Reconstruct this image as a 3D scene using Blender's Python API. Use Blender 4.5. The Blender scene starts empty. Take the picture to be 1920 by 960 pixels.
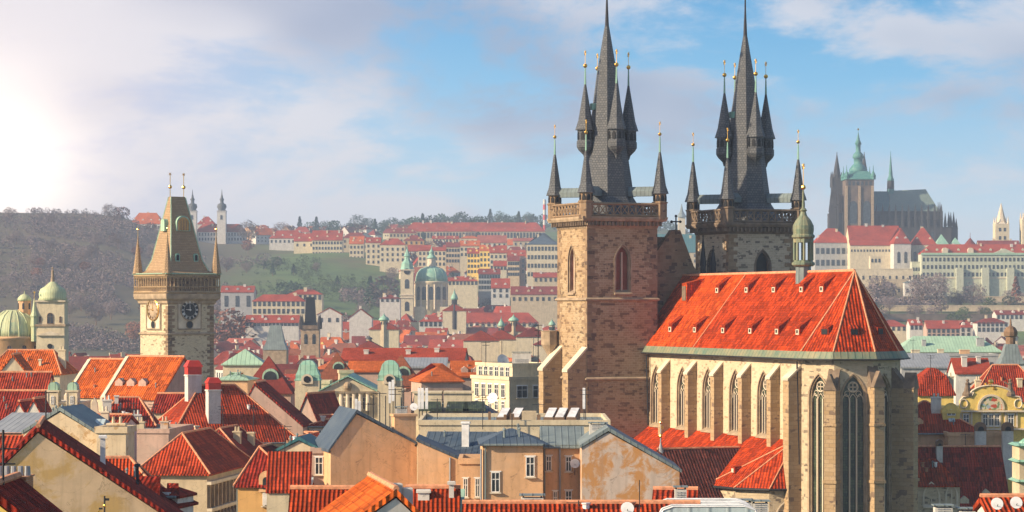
import bpy, bmesh, math, random
from mathutils import Vector, Matrix
random.seed(7)
PI = math.pi
sc = bpy.context.scene
COL = sc.collection
# ------------------------------------------------------------------ camera, light, exposure
F = 4950.0; HZ = 570.0; CZ = 46.0          # focal length in photo pixels, horizon row, eye height
cam_d = bpy.data.cameras.new('camera'); cam = bpy.data.objects.new('camera', cam_d); COL.objects.link(cam)
cam_d.sensor_width = 36; cam_d.lens = 36*F/1920; cam_d.shift_y = (HZ-480)/1920
cam_d.clip_start = 1; cam_d.clip_end = 30000
cam.location = (0, 0, CZ); cam.rotation_euler = (PI/2, 0, 0); sc.camera = cam
SUNH = Vector((-0.93, -0.37, 0)).normalized(); SUN_EL = math.radians(25)
TO_SUN = Vector((SUNH.x*math.cos(SUN_EL), SUNH.y*math.cos(SUN_EL), math.sin(SUN_EL)))
sd = bpy.data.lights.new('sun', 'SUN'); sun = bpy.data.objects.new('sun', sd); COL.objects.link(sun)
sd.energy = 5.0; sd.angle = math.radians(0.6); sd.color = (1.0, 0.80, 0.55)
sun.rotation_euler = TO_SUN.to_track_quat('Z', 'Y').to_euler(); sun.location = (-200, -60, 300)
sc.view_settings.view_transform = 'Standard'; sc.view_settings.look = 'None'
sc.view_settings.gamma = 1; sc.view_settings.exposure = 0.64; sc.view_settings.use_curve_mapping = False
sc.render.engine = 'CYCLES'
sc.cycles.use_denoising = True
sc.cycles.max_bounces = 5; sc.cycles.diffuse_bounces = 3; sc.cycles.glossy_bounces = 2
sc.cycles.volume_bounces = 0; sc.cycles.transparent_max_bounces = 8
w = bpy.data.worlds.new("World"); sc.world = w; w.use_nodes = True
def build_world():
    nt = w.node_tree; nt.nodes.clear(); N = nt.nodes.new; Lk = nt.links.new
    out = N('ShaderNodeOutputWorld'); bg = N('ShaderNodeBackground'); bg.inputs[1].default_value = 0.105
    sky = N('ShaderNodeTexSky'); sky.sky_type = 'NISHITA'; sky.sun_disc = False
    sky.sun_elevation = SUN_EL; sky.sun_rotation = math.atan2(SUNH.x, SUNH.y)
    sky.air_density = 1.0; sky.dust_density = 1.5; sky.ozone_density = 1.5
    Lk(sky.outputs[0], bg.inputs[0])
    tc = N('ShaderNodeTexCoord'); sx = N('ShaderNodeSeparateXYZ'); Lk(tc.outputs['Generated'], sx.inputs[0])
    def m(op, a, b=None, c=None):
        n = N('ShaderNodeMath'); n.operation = op
        for i, v in enumerate((a, b, c)):
            if v is None: continue
            if isinstance(v, (int, float)): n.inputs[i].default_value = v
            else: Lk(v, n.inputs[i])
        return n.outputs[0]
    def mix(fac, a, b, mode='MIX'):
        n = N('ShaderNodeMix'); n.data_type = 'RGBA'; n.blend_type = mode
        for s, v in ((0, fac), (6, a), (7, b)):
            if isinstance(v, (int, float)): n.inputs[s].default_value = v
            elif isinstance(v, tuple): n.inputs[s].default_value = (*v, 1)
            else: Lk(v, n.inputs[s])
        return n.outputs[2]
    def ramp(v, pts):
        n = N('ShaderNodeValToRGB'); e = n.color_ramp.elements
        while len(e) > 1: e.remove(e[-1])
        e[0].position = pts[0][0]; e[0].color = (*pts[0][1], 1)
        for p, c in pts[1:]:
            k = e.new(p); k.color = (*c, 1)
        Lk(v, n.inputs[0]); return n.outputs[0]
    def mr(v, a, b, c=0.0, d=1.0):
        n = N('ShaderNodeMapRange'); Lk(v, n.inputs[0])
        for i, q in enumerate((a, b, c, d)): n.inputs[i+1].default_value = q
        n.interpolation_type = 'SMOOTHSTEP'; return n.outputs[0]
    z = m('MAXIMUM', sx.outputs[2], 0.0)
    # clear air low over the horizon: pale, and a fuller blue higher up
    air = ramp(m('MULTIPLY', z, 2.5), [(0, (.56, .60, .62)), (.06, (.48, .56, .61)), (.13, (.28, .45, .58)), (.21, (.14, .36, .56)), (.29, (.065, .27, .50)), (1, (.03, .2, .45))])
    lil = mix(mr(sx.outputs[0], -.20, -.02, 1, 0), air, (.36, .37, .49))
    # stretched cloud bands
    mp = N('ShaderNodeMapping'); mp.inputs['Scale'].default_value = (9, 9, 24); mp.inputs['Rotation'].default_value = (0, .03, .0)
    Lk(tc.outputs['Generated'], mp.inputs[0])
    n1 = N('ShaderNodeTexNoise'); n1.inputs['Scale'].default_value = 1.1; n1.inputs['Detail'].default_value = 9; n1.inputs['Roughness'].default_value = .63
    n1.inputs['Distortion'].default_value = .25
    Lk(mp.outputs[0], n1.inputs[0])
    n2 = N('ShaderNodeTexNoise'); n2.inputs['Scale'].default_value = .55; n2.inputs['Detail'].default_value = 3
    mp2 = N('ShaderNodeMapping'); mp2.inputs['Location'].default_value = (4.2, 1.3, .7); mp2.inputs['Scale'].default_value = (9, 9, 22); Lk(tc.outputs['Generated'], mp2.inputs[0]); Lk(mp2.outputs[0], n2.inputs[0])
    left = mr(sx.outputs[0], -.22, .06, 1, 0)
    dens = m('ADD', n1.outputs[0], m('MULTIPLY', left, .10))
    dens = m('ADD', dens, mr(z, .0, .12, -.05, .05))
    cl = mr(dens, .45, .62)
    ccol = mix(mr(n2.outputs[0], .42, .62), (.50, .50, .54), (.24, .28, .38))
    c1 = mix(m('MULTIPLY', cl, .85), lil, ccol)
    # flare-like glow painted into the sky at left, away from the sun's direction
    g = Vector((-1000/F, 1, 240/F)).normalized()
    dp = N('ShaderNodeVectorMath'); dp.operation = 'DISTANCE'; Lk(tc.outputs['Generated'], dp.inputs[0]); dp.inputs[1].default_value = g
    d = dp.outputs['Value']
    g1 = m('EXPONENT', m('MULTIPLY', m('MULTIPLY', d, d), -1000.0))
    g2 = m('EXPONENT', m('MULTIPLY', d, -11.0))
    cgl = mix(1.0, mix(g2, (0, 0, 0), (.27, .175, .11)), mix(g1, (0, 0, 0), (.75, .60, .40)), 'ADD')
    c2 = mix(1.0, c1, cgl, 'ADD')
    bg2 = N('ShaderNodeBackground'); Lk(c2, bg2.inputs[0]); bg2.inputs[1].default_value = .98
    ms = N('ShaderNodeMixShader'); Lk(mr(sx.outputs[2], .22, .5, 1, 0), ms.inputs[0]); Lk(bg.outputs[0], ms.inputs[1]); Lk(bg2.outputs[0], ms.inputs[2])
    Lk(ms.outputs[0], out.inputs[0])
build_world()
# ------------------------------------------------------------------ helpers
def PX(px, Y): return (px-960)*Y/F
def PZ(py, Y): return CZ+(HZ-py)*Y/F
class MB:
    def __init__(s): s.v = []; s.f = []
    def poly(s, pts):
        b = len(s.v); s.v += [tuple(p) for p in pts]; s.f.append(tuple(range(b, b+len(pts)))); return s
    def loft(s, rings, caps=True, closed=True):
        b = len(s.v); n = len(rings[0])
        for r in rings: s.v += [tuple(p) for p in r]
        for k in range(len(rings)-1):
            for i in range(n if closed else n-1):
                j = (i+1) % n
                s.f.append((b+k*n+i, b+k*n+j, b+(k+1)*n+j, b+(k+1)*n+i))
        if caps:
            s.f.append(tuple(b+i for i in range(n))[::-1]); s.f.append(tuple(b+(len(rings)-1)*n+i for i in range(n)))
        return s
    def box(s, x0, x1, y0, y1, z0, z1):
        return s.loft([[(x0, y0, z), (x1, y0, z), (x1, y1, z), (x0, y1, z)] for z in (z0, z1)])
    def bev(s, x0, x1, y0, y1, z0, z1, b=.04):
        return s.loft([[(x0+o, y0+o, z), (x1-o, y0+o, z), (x1-o, y1-o, z), (x0+o, y1-o, z)] for z, o in ((z0, 0), (z1-b, 0), (z1, b))])
    def prism(s, pts, z0, z1):
        return s.loft([[(x, y, z) for x, y in pts] for z in (z0, z1)])
    def lathe(s, cx, cy, prof, n=16, rot=0.0, sx=1.0):
        return s.loft([[(cx+r*math.cos(rot+2*PI*i/n), cy+r*math.sin(rot+2*PI*i/n), z) for i in range(n)] for r, z in prof])
    def tube(s, p, q, r, r2=None, n=6):
        p = Vector(p); q = Vector(q); r2 = r if r2 is None else r2
        d = (q-p).normalized(); a = d.orthogonal().normalized(); b = d.cross(a)
        return s.loft([[c+a*(rr*math.cos(2*PI*i/n+PI/4))+b*(rr*math.sin(2*PI*i/n+PI/4)) for i in range(n)] for c, rr in ((p, r), (q, r2))])
    def wire(s, pts, r, n=4):
        for i in range(len(pts)-1): s.tube(pts[i], pts[i+1], r, None, n)
        return s
    def ball(s, c, r, n=10, sz=1.0):
        return s.lathe(c[0], c[1], [(max(r*math.sin(PI*k/6), .01), c[2]-r*sz*math.cos(PI*k/6)) for k in range(7)], n)
    def star(s, c, r):
        for k in range(4):
            a = PI*k/4
            s.tube((c[0]-r*math.cos(a), c[1], c[2]-r*math.sin(a)), (c[0]+r*math.cos(a), c[1], c[2]+r*math.sin(a)), .09*r+.02, None, 4)
        return s
    def extr(s, pts, y0, y1):      # profile in x,z extruded along y
        return s.loft([[(x, y, z) for x, z in pts] for y in (y0, y1)])
    def extx(s, pts, x0, x1):      # profile in y,z extruded along x
        return s.loft([[(x, y, z) for y, z in pts] for x in (x0, x1)])
    def ring(s, outer, inner, y0, y1):    # frame between two open profiles in x,z
        for i in range(len(outer)-1):
            a, b, c, d = outer[i], outer[i+1], inner[i+1], inner[i]
            s.loft([[(p[0], y, p[1]) for p in (a, b, c, d)] for y in (y0, y1)])
        return s
    def xf(s, M):
        s.v = [tuple(M @ Vector(p)) for p in s.v]; return s
    def join(s, o):
        b = len(s.v); s.v += o.v; s.f += [tuple(b+i for i in f) for f in o.f]; return s
    def mesh(s, name, mat, smooth=False):
        me = bpy.data.meshes.new(name); me.from_pydata(s.v, [], s.f)
        bm = bmesh.new(); bm.from_mesh(me); bmesh.ops.recalc_face_normals(bm, faces=bm.faces); bm.to_mesh(me); bm.free()
        me.materials.append(mat); uvs(me)
        if smooth: me.polygons.foreach_set('use_smooth', [len(p.vertices) < 5 for p in me.polygons])
        return me
    def build(s, name, mat, parent=None, smooth=False, loc=None, rz=0):
        o = bpy.data.objects.new(name, s.mesh(name, mat, smooth)); COL.objects.link(o)
        if parent: o.parent = parent
        if loc: o.location = loc
        o.rotation_euler = (0, 0, rz)
        return o
def uvs(me):
    uv = me.uv_layers.get('UVMap') or me.uv_layers.new(name='UVMap')
    Z = Vector((0, 0, 1)); buf = [0.0]*(2*len(me.loops))
    vs = [v.co.copy() for v in me.vertices]
    for p in me.polygons:
        n = p.normal
        if abs(n.z) > .98: u = Vector((1, 0, 0)); v = Vector((0, 1, 0))
        else: u = Z.cross(n).normalized(); v = n.cross(u)
        for li, vi in zip(p.loop_indices, p.vertices):
            c = vs[vi]; buf[2*li] = c.dot(u); buf[2*li+1] = c.dot(v)
    uv.data.foreach_set('uv', buf)
def tag(o, label=None, cat=None, group=None, kind=None):
    for k, v in (('label', label), ('category', cat), ('group', group), ('kind', kind)):
        if v: o[k] = v
    return o
def thing(name, loc, label, cat, group=None, rz=0):
    o = bpy.data.objects.new(name, None); COL.objects.link(o); o.location = loc; o.rotation_euler = (0, 0, rz)
    o.empty_display_size = .5
    return tag(o, label, cat, group)
KIDS = {}
def copy_tree(o, parent=None, kids=None):
    if kids is None:
        kids = {}
        for q in bpy.data.objects:
            if q.parent: kids.setdefault(q.parent.name, []).append(q)
    c = o.copy(); COL.objects.link(c); c.parent = parent
    for ch in kids.get(o.name, []): copy_tree(ch, c, kids)
    return c
def cut(o, cutter):
    me = cutter.mesh('cut', o.data.materials[0]); t = bpy.data.objects.new('cutter', me); COL.objects.link(t)
    t.matrix_world = Matrix.Identity(4)
    par = o.parent; o.parent = None; loc = o.location.copy(); rot = o.rotation_euler.copy(); o.location = (0, 0, 0); o.rotation_euler = (0, 0, 0)
    md = o.modifiers.new('b', 'BOOLEAN'); md.operation = 'DIFFERENCE'; md.object = t; md.solver = 'EXACT'
    bpy.context.view_layer.update()
    dg = bpy.context.evaluated_depsgraph_get(); nm = bpy.data.meshes.new_from_object(o.evaluated_get(dg))
    o.modifiers.clear(); o.data = nm; uvs(nm); bpy.data.objects.remove(t)
    o.parent = par; o.location = loc; o.rotation_euler = rot
    return o
# ------------------------------------------------------------------ materials
class NT:
    def __init__(s, name):
        s.m = bpy.data.materials.new(name); s.m.use_nodes = True; s.t = s.m.node_tree
        s.b = s.t.nodes['Principled BSDF']; s.uv = s.n('ShaderNodeTexCoord')
    def n(s, k): return s.t.nodes.new(k)
    def l(s, a, b): s.t.links.new(a, b)
    def noise(s, scale, detail=4, rough=.55, src='UV', sc=(1, 1, 1), dist=0):
        mp = s.n('ShaderNodeMapping'); mp.inputs['Scale'].default_value = sc; s.l(s.uv.outputs[src], mp.inputs[0])
        k = s.n('ShaderNodeTexNoise'); k.inputs['Scale'].default_value = scale; k.inputs['Detail'].default_value = detail
        k.inputs['Roughness'].default_value = rough; k.inputs['Distortion'].default_value = dist; s.l(mp.outputs[0], k.inputs[0]); return k.outputs[0]
    def mr(s, v, a, b, c=0., d=1.):
        k = s.n('ShaderNodeMapRange'); s.l(v, k.inputs[0])
        for i, q in enumerate((a, b, c, d)): k.inputs[i+1].default_value = q
        return k.outputs[0]
    def mix(s, fac, a, b, mode='MIX'):
        k = s.n('ShaderNodeMix'); k.data_type = 'RGBA'; k.blend_type = mode
        for i, v in ((0, fac), (6, a), (7, b)):
            if isinstance(v, (int, float)): k.inputs[i].default_value = v
            elif isinstance(v, tuple): k.inputs[i].default_value = (*v, 1)
            else: s.l(v, k.inputs[i])
        return k.outputs[2]
    def math(s, op, a, b=None):
        k = s.n('ShaderNodeMath'); k.operation = op
        for i, v in enumerate((a, b)):
            if v is None: continue
            if isinstance(v, (int, float)): k.inputs[i].default_value = v
            else: s.l(v, k.inputs[i])
        return k.outputs[0]
    def bump(s, h, strength=.5, dist=.05):
        k = s.n('ShaderNodeBump'); k.inputs['Strength'].default_value = strength; k.inputs['Distance'].default_value = dist
        s.l(h, k.inputs['Height']); s.l(k.outputs[0], s.b.inputs['Normal'])
    def done(s, col, rough=.85, metal=0.0, spec=.3):
        if isinstance(col, tuple): s.b.inputs['Base Color'].default_value = (*col, 1)
        else: s.l(col, s.b.inputs['Base Color'])
        s.b.inputs['Roughness'].default_value = rough; s.b.inputs['Metallic'].default_value = metal
        s.b.inputs['Specular IOR Level'].default_value = spec
        return s.m
def mul(c, k): return tuple(min(1, x*k) for x in c)
def tile(name, c, near=True, period=.36, dirt=.35, stripe=.5, age=1.0):
    t = NT(name)
    big = t.noise(.12, 4); fine = t.noise(2.2, 3, sc=(1, .5, 1))
    col = t.mix(t.mr(big, .35, .7), mul(c, .72), mul(c, 1.22))
    col = t.mix(t.mr(fine, .42, .75, 0, .55), col, mul(c, .45))
    if near:      # single tiles of different age, and patched fields of newer or older tiles
        for bw_, bh_, lo_, k_ in ((.30, .40, .74, .42), (.36, .8, .85, 1.6), (2.6, 1.7, .80, .72), (1.3, 2.4, .84, 1.4)):
            b2 = t.n('ShaderNodeTexBrick'); b2.inputs['Scale'].default_value = 1; b2.inputs['Brick Width'].default_value = bw_; b2.inputs['Row Height'].default_value = bh_; b2.inputs['Mortar Size'].default_value = 0
            b2.inputs[1].default_value = (0, 0, 0, 1); b2.inputs[2].default_value = (1, 1, 1, 1); t.l(t.uv.outputs['UV'], b2.inputs[0])
            col = t.mix(t.mr(b2.outputs[0], lo_-.2 if bw_ < 1 else lo_, lo_+.02, 0, .75*(age if bw_ > 1 else 1)), col, mul(c, k_))
        moss = t.noise(.6, 6, .75, sc=(1, .35, 1)); col = t.mix(t.mr(moss, .60, .75, 0, .5*age), col, (.10, .07, .04))
        drip = t.noise(1.1, 5, .7, sc=(1.4, .12, 1)); col = t.mix(t.mr(drip, .52, .72, 0, .55*age), col, (c[0]*.35, c[1]*.6+.008, c[2]+.006))
        sp = t.n('ShaderNodeSeparateXYZ'); t.l(t.uv.outputs['UV'], sp.inputs[0])
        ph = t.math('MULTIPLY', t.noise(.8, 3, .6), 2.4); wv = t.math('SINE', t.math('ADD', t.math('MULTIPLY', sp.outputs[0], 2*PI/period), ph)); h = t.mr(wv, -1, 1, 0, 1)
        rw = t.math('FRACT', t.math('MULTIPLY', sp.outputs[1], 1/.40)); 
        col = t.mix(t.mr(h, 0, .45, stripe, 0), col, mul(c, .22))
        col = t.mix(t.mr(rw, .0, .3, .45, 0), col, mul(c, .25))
        t.bump(t.math('ADD', h, t.math('MULTIPLY', rw, -.45)), .9, .09)
    else:
        br = t.n('ShaderNodeTexBrick'); br.inputs['Scale'].default_value = 1; br.inputs['Brick Width'].default_value = .9; br.inputs['Row Height'].default_value = .8; br.inputs['Mortar Size'].default_value = .05
        t.l(t.uv.outputs['UV'], br.inputs[0]); br.inputs[1].default_value = (1, 1, 1, 1); br.inputs[2].default_value = (.72, .72, .72, 1); br.inputs[3].default_value = (.55, .55, .55, 1)
        col = t.mix(.8, col, br.outputs[0], 'MULTIPLY')
    return t.done(col, .9, 0, .08)
def stone(name, a, b, mort, bw=.7, rh=.34, blot=None, dark=None, darkt=(.56, .66), bump=.6, ms=.03, dk=.60):
    t = NT(name)
    mp = t.n('ShaderNodeMapping'); t.l(t.uv.outputs['UV'], mp.inputs[0])
    ds = t.n('ShaderNodeVectorMath'); ds.operation = 'ADD'; nz = t.n('ShaderNodeTexNoise'); nz.inputs['Scale'].default_value = .9; t.l(mp.outputs[0], nz.inputs[0])
    sc2 = t.n('ShaderNodeVectorMath'); sc2.operation = 'SCALE'; sc2.inputs['Scale'].default_value = .16; t.l(nz.outputs[1], sc2.inputs[0]); t.l(mp.outputs[0], ds.inputs[0]); t.l(sc2.outputs[0], ds.inputs[1])
    br = t.n('ShaderNodeTexBrick'); t.l(ds.outputs[0], br.inputs[0]); br.inputs['Scale'].default_value = 1
    br.inputs['Brick Width'].default_value = bw; br.inputs['Row Height'].default_value = rh; br.inputs['Mortar Size'].default_value = ms; br.inputs['Mortar Smooth'].default_value = .3
    br.inputs['Bias'].default_value = -.1; br.offset = .43
    br.inputs[1].default_value = (*a, 1); br.inputs[2].default_value = (*b, 1); br.inputs[3].default_value = (*mort, 1)
    col = br.outputs[0]
    col = t.mix(t.mr(t.noise(5, 4, .7, sc=(.6, 1.2, 1)), .45, .75, 0, .55), col, mul(b, .55))
    if dark:   # single darker weathered blocks in runs
        vo = t.n('ShaderNodeTexBrick'); t.l(ds.outputs[0], vo.inputs[0]); vo.inputs['Scale'].default_value = 1; vo.inputs['Brick Width'].default_value = bw; vo.inputs['Row Height'].default_value = rh; vo.inputs['Mortar Size'].default_value = 0; vo.offset = .43
        vo.inputs[1].default_value = (0, 0, 0, 1); vo.inputs[2].default_value = (1, 1, 1, 1)
        sel = t.math('ADD', t.math('MULTIPLY', vo.outputs[0], .35), t.math('MULTIPLY', t.noise(.35, 5, .7, sc=(1, 1.6, 1)), .6)); darkt = (dk, dk+.03)
        col = t.mix(t.mr(sel, darkt[0], darkt[1], 0, .85), col, dark)
    if blot: col = t.mix(t.mr(t.noise(.09, 4, .6), .42, .62, 0, .7), col, t.mix(.5, col, blot))
    t.bump(t.math('MULTIPLY', br.outputs['Fac'], -1), bump, .08)
    return t.done(col, .92, 0, .15)
def plaster(name, c, stain=None, amt=.5, lo=.48, hi=.62, streak=True, scale=.25):
    t = NT(name)
    col = t.mix(t.mr(t.noise(.5, 6, .65), .3, .75), mul(c, .78), mul(c, 1.1))
    col = t.mix(t.mr(t.noise(.16, 5, .7), .5, .62, 0, .22), col, mul(c, .62))
    crk = t.math('ABSOLUTE', t.math('SUBTRACT', t.noise(.35, 5, .6, dist=1.2), .5)); col = t.mix(t.mr(crk, .0, .007, .7, 0), col, mul(c, .35))
    if stain:
        nz = t.noise(scale, 7, .68, sc=(1, 1, 1), dist=.6)
        col = t.mix(t.mr(nz, lo, hi, 0, amt), col, stain)
        nz2 = t.noise(1.3, 5, .7, sc=(1, .25, 1)); col = t.mix(t.mr(nz2, .58, .75, 0, amt*.6), col, mul(stain, .75))
    if streak: col = t.mix(t.mr(t.noise(1.2, 4, .6, sc=(1.5, .12, 1)), .50, .74, 0, .5), col, mul(c, .5))
    t.bump(t.noise(7, 3), .12, .03)
    return t.done(col, .93, 0, .12)
def plain(name, c, rough=.8, metal=0., var=.25, sc=1.0, spec=.3):
    t = NT(name); col = t.mix(t.mr(t.noise(sc, 5, .6, src='Object'), .3, .7), mul(c, 1-var), mul(c, 1+var))
    return t.done(col, rough, metal, spec)
def seam(name, c, period=.7, c2=None, rough=.55):
    t = NT(name); sp = t.n('ShaderNodeSeparateXYZ'); t.l(t.uv.outputs['UV'], sp.inputs[0])
    fr = t.math('FRACT', t.math('MULTIPLY', sp.outputs[0], 1/period)); ln = t.mr(t.math('ABSOLUTE', t.math('SUBTRACT', fr, .5)), .36, .48, 0, 1)
    col = t.mix(t.mr(t.noise(.4, 6, .65), .35, .68), c, c2 or mul(c, .6))
    col = t.mix(t.mr(t.noise(1.6, 5, .7, sc=(1.5, .15, 1)), .5, .75, 0, .5), col, mul(c, .5))
    col = t.mix(t.math('MULTIPLY', ln, .5), col, mul(c, .35)); t.bump(ln, .5, .05)
    return t.done(col, rough, .0, .3)
def slate(name, c, c2):
    t = NT(name); br = t.n('ShaderNodeTexBrick'); t.l(t.uv.outputs['UV'], br.inputs[0]); br.inputs['Scale'].default_value = 1
    br.inputs['Brick Width'].default_value = .42; br.inputs['Row Height'].default_value = .34; br.inputs['Mortar Size'].default_value = .03
    br.inputs[1].default_value = (*c, 1); br.inputs[2].default_value = (*c2, 1); br.inputs[3].default_value = (*mul(c, .3), 1)
    col = t.mix(t.mr(t.noise(.4, 5, .7), .4, .7, 0, .5), br.outputs[0], mul(c2, .6))
    t.bump(t.math('MULTIPLY', br.outputs['Fac'], -1), .6, .05)
    return t.done(col, .6, 0, .35)
def glass(name, c=(.02, .025, .03), rough=.12):
    t = NT(name); col = t.mix(t.mr(t.noise(.6, 3, .5, src='Object'), .4, .7), c, mul(c, 3)); t.bump(t.noise(1.2, 2, .5), .08, .05); return t.done(col, rough, 0, .6)
def leaded(name):
    t = NT(name); br = t.n('ShaderNodeTexBrick'); t.l(t.uv.outputs['UV'], br.inputs[0]); br.offset = 0; br.inputs['Scale'].default_value = 1
    br.inputs['Brick Width'].default_value = .22; br.inputs['Row Height'].default_value = .34; br.inputs['Mortar Size'].default_value = .022
    br.inputs[1].default_value = (.03, .045, .03, 1); br.inputs[2].default_value = (.10, .13, .07, 1); br.inputs[3].default_value = (.008, .008, .008, 1)
    col = t.mix(t.mr(t.noise(.5, 4, .6), .45, .65, 0, .8), br.outputs[0], (.015, .02, .022)); t.bump(t.noise(3, 2, .5), .25, .05)
    return t.done(col, .28, 0, .5)
M = {}
M['tred'] = tile('red_roof_tiles', (.36, .045, .016)); M['torange'] = tile('orange_roof_tiles', (.60, .115, .018), True, .36, .35, .3)
M['tdark'] = tile('dark_red_roof_tiles', (.27, .026, .013)); M['tbrown'] = tile('brown_black_roof_tiles', (.13, .035, .025), True, .42, .3, .7)
M['tstripe'] = tile('ribbed_red_roof_tiles', (.40, .050, .015), True, .36, .3, .62)
M['tstripe2'] = tile('close_ribbed_red_tiles', (.42, .055, .015), True, .28, .3, .7)
M['tchurch'] = tile('church_roof_tiles', (.43, .046, .007), True, .34, .3, .35, .22)
for k, c in (('fred', (.40, .065, .035)), ('forange', (.60, .14, .035)), ('fdark', (.26, .05, .04)), ('fbrown', (.30, .10, .055)), ('fpink', (.42, .12, .085))):
    M[k] = tile('far_tiles_'+k[1:], c, False)
M['tower'] = stone('tower_brick_stone', (.34, .235, .135), (.54, .41, .26), (.56, .45, .30), .74, .33, (.40, .23, .11), (.12, .078, .048), None, .8, .035, .57)
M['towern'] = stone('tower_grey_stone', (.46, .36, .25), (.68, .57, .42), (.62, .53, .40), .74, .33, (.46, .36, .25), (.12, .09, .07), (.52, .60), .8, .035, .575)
M['quoin'] = stone('brown_quoin_blocks', (.25, .165, .10), (.38, .265, .165), (.32, .24, .16), .9, .5, None, (.09, .06, .045), (.55, .65))
M['rubble'] = stone('pale_rubble_plaster', (.52, .42, .27), (.62, .52, .36), (.60, .50, .35), .55, .22, (.66, .58, .42), (.28, .20, .13), (.60, .66), .35)
M['butt'] = stone('buttress_ashlar', (.38, .26, .14), (.48, .35, .21), (.24, .17, .11), 1.0, .5, None, (.16, .11, .08), (.6, .68), .4, .02)
M['apse'] = stone('apse_mixed_stone', (.48, .38, .25), (.62, .51, .35), (.54, .44, .31), .70, .32, (.55, .46, .33), (.11, .085, .07), (.53, .62), .6)
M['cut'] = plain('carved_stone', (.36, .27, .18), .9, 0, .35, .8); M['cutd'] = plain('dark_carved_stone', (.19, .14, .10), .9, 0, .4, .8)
M['cutl'] = plain('pale_carved_stone', (.62, .53, .40), .9, 0, .2, .8)
M['clock'] = stone('clock_tower_stone', (.52, .42, .27), (.68, .58, .40), (.68, .59, .43), .55, .26, (.60, .50, .32), (.20, .14, .09), (.55, .64))
M['slate'] = slate('grey_spire_slates', (.075, .085, .10), (.135, .14, .15)); M['slate2'] = slate('brown_grey_slates', (.38, .24, .125), (.50, .34, .19))
M['copper'] = seam('green_copper', (.20, .42, .33), .8, (.34, .52, .40)); M['copperd'] = seam('old_copper_edge', (.12, .19, .14), .9, (.30, .26, .15))
M['copperl'] = seam('pale_green_copper', (.40, .58, .42), .8, (.30, .46, .34)); M['cyel'] = seam('yellowed_copper', (.46, .56, .34), .6, (.60, .56, .32)); M['copperb'] = seam('blue_green_roof', (.025, .13, .17), 1.6, (.06, .18, .18))
M['gold'] = plain('gilding', (.95, .55, .12), .3, 1., .1); M['iron'] = plain('dark_iron', (.03, .03, .035), .6, .3, .2)
M['metal'] = seam('blue_grey_sheet_roof', (.045, .075, .12), .62, (.10, .13, .16)); M['metall'] = seam('pale_grey_sheet_roof', (.33, .35, .37), .62, (.24, .26, .29))
M['metalt'] = seam('grey_green_sheet_roof', (.22, .27, .27), .62, (.14, .17, .18))
M['white'] = plaster('white_render', (.66, .63, .58)); M['cream'] = plaster('cream_render', (.70, .60, .42)); M['yellow'] = plaster('yellow_render', (.84, .62, .18))
M['peach'] = plaster('peach_render', (.72, .44, .24), (.60, .42, .28), .5, .5, .64); M['pink'] = plaster('pinkish_render', (.58, .40, .32), (.42, .33, .27), .6, .45, .6)
M['stained'] = plaster('stained_gable_render', (.66, .49, .32), (.50, .32, .10), .75, .50, .58); M['flaky'] = plaster('flaking_render', (.70, .56, .38), (.40, .24, .10), .8, .56, .62, True, .6)
M['flaky2'] = plaster('flaking_grey_render', (.62, .50, .42), (.50, .23, .06), .9, .45, .55, True, .5)
M['ochre'] = plaster('ochre_render', (.60, .36, .14)); M['grey'] = plaster('grey_render', (.42, .42, .42)); M['sand'] = plaster('sand_render', (.58, .47, .32)); M['green'] = plaster('pale_green_render', (.54, .56, .43))
M['cut_far'] = plain('far_dark_gothic_stone', (.045, .042, .045), .9, 0, .4, .1); M['cteal'] = seam('dark_teal_copper', (.05, .19, .19), .8, (.12, .30, .26)); M['far_stone'] = plain('far_brown_stone', (.14, .105, .085), .9, 0, .4, .15)
M['glass'] = glass('window_glass'); M['glassg'] = leaded('greenish_leaded_glass'); M['frame'] = plain('white_window_frame', (.78, .76, .72), .6); M['framed'] = plain('brown_window_frame', (.2, .12, .07), .7)
M['brick'] = stone('chimney_brick', (.42, .15, .07), (.50, .22, .10), (.40, .32, .24), .28, .09, None, None, bump=.4, ms=.012)
M['wood'] = plain('red_brown_louvres', (.22, .06, .03), .8); M['blk'] = plain('black_face', (.008, .009, .012), .5)
M['redsheet'] = plain('red_painted_sheet', (.52, .04, .025), .5, 0, .2, .6)
M['cap'] = plain('mortared_ridge_tiles', (.62, .28, .15), .9, 0, .35, 3)
M['awhite'] = plain('white_painted_metal', (.75, .75, .75), .5)
M['blue'] = plain('blue_sheet', (.05, .28, .42), .6); M['poly'] = seam('milky_glazing', (.40, .50, .54), 1.1, (.50, .58, .60), .2)
# ------------------------------------------------------------------ terrain
TY = [-300, 1300, 1450, 1600, 1750, 1900, 2100, 2300, 2500, 3000, 3500, 5600]
TP = [-2200, -400, 200, 400, 600, 800, 1000, 1250, 1450, 1600, 2000, 3900]
TZ = [[0,4,10,20,38,62,92,120,136,136,130,120],[0,4,10,20,38,62,92,122,140,138,130,120],[0,4,10,20,38,62,92,116,132,134,130,120],
 [0,6,12,21,32,48,70,90,104,118,120,120],[0,6,13,21,31,48,72,90,98,120,140,140],[0,6,13,21,28,38,60,85,104,125,150,150],
 [0,6,13,21,28,40,64,88,108,130,152,150],[0,6,13,20,28,48,70,88,100,125,148,150],[0,4,10,20,34,54,57,60,62,64,66,66],
 [0,4,10,26,43,55,57,56,55,50,50,50],[0,4,10,26,43,55,57,56,55,50,50,50],[0,4,10,26,43,55,57,56,55,50,50,50]]
def seg(a, v):
    v = min(max(v, a[0]), a[-1]-1e-6)
    for i in range(len(a)-1):
        if v < a[i+1]: t = (v-a[i])/(a[i+1]-a[i]); return i, t*t*(3-2*t)*.5+t*.5
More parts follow.
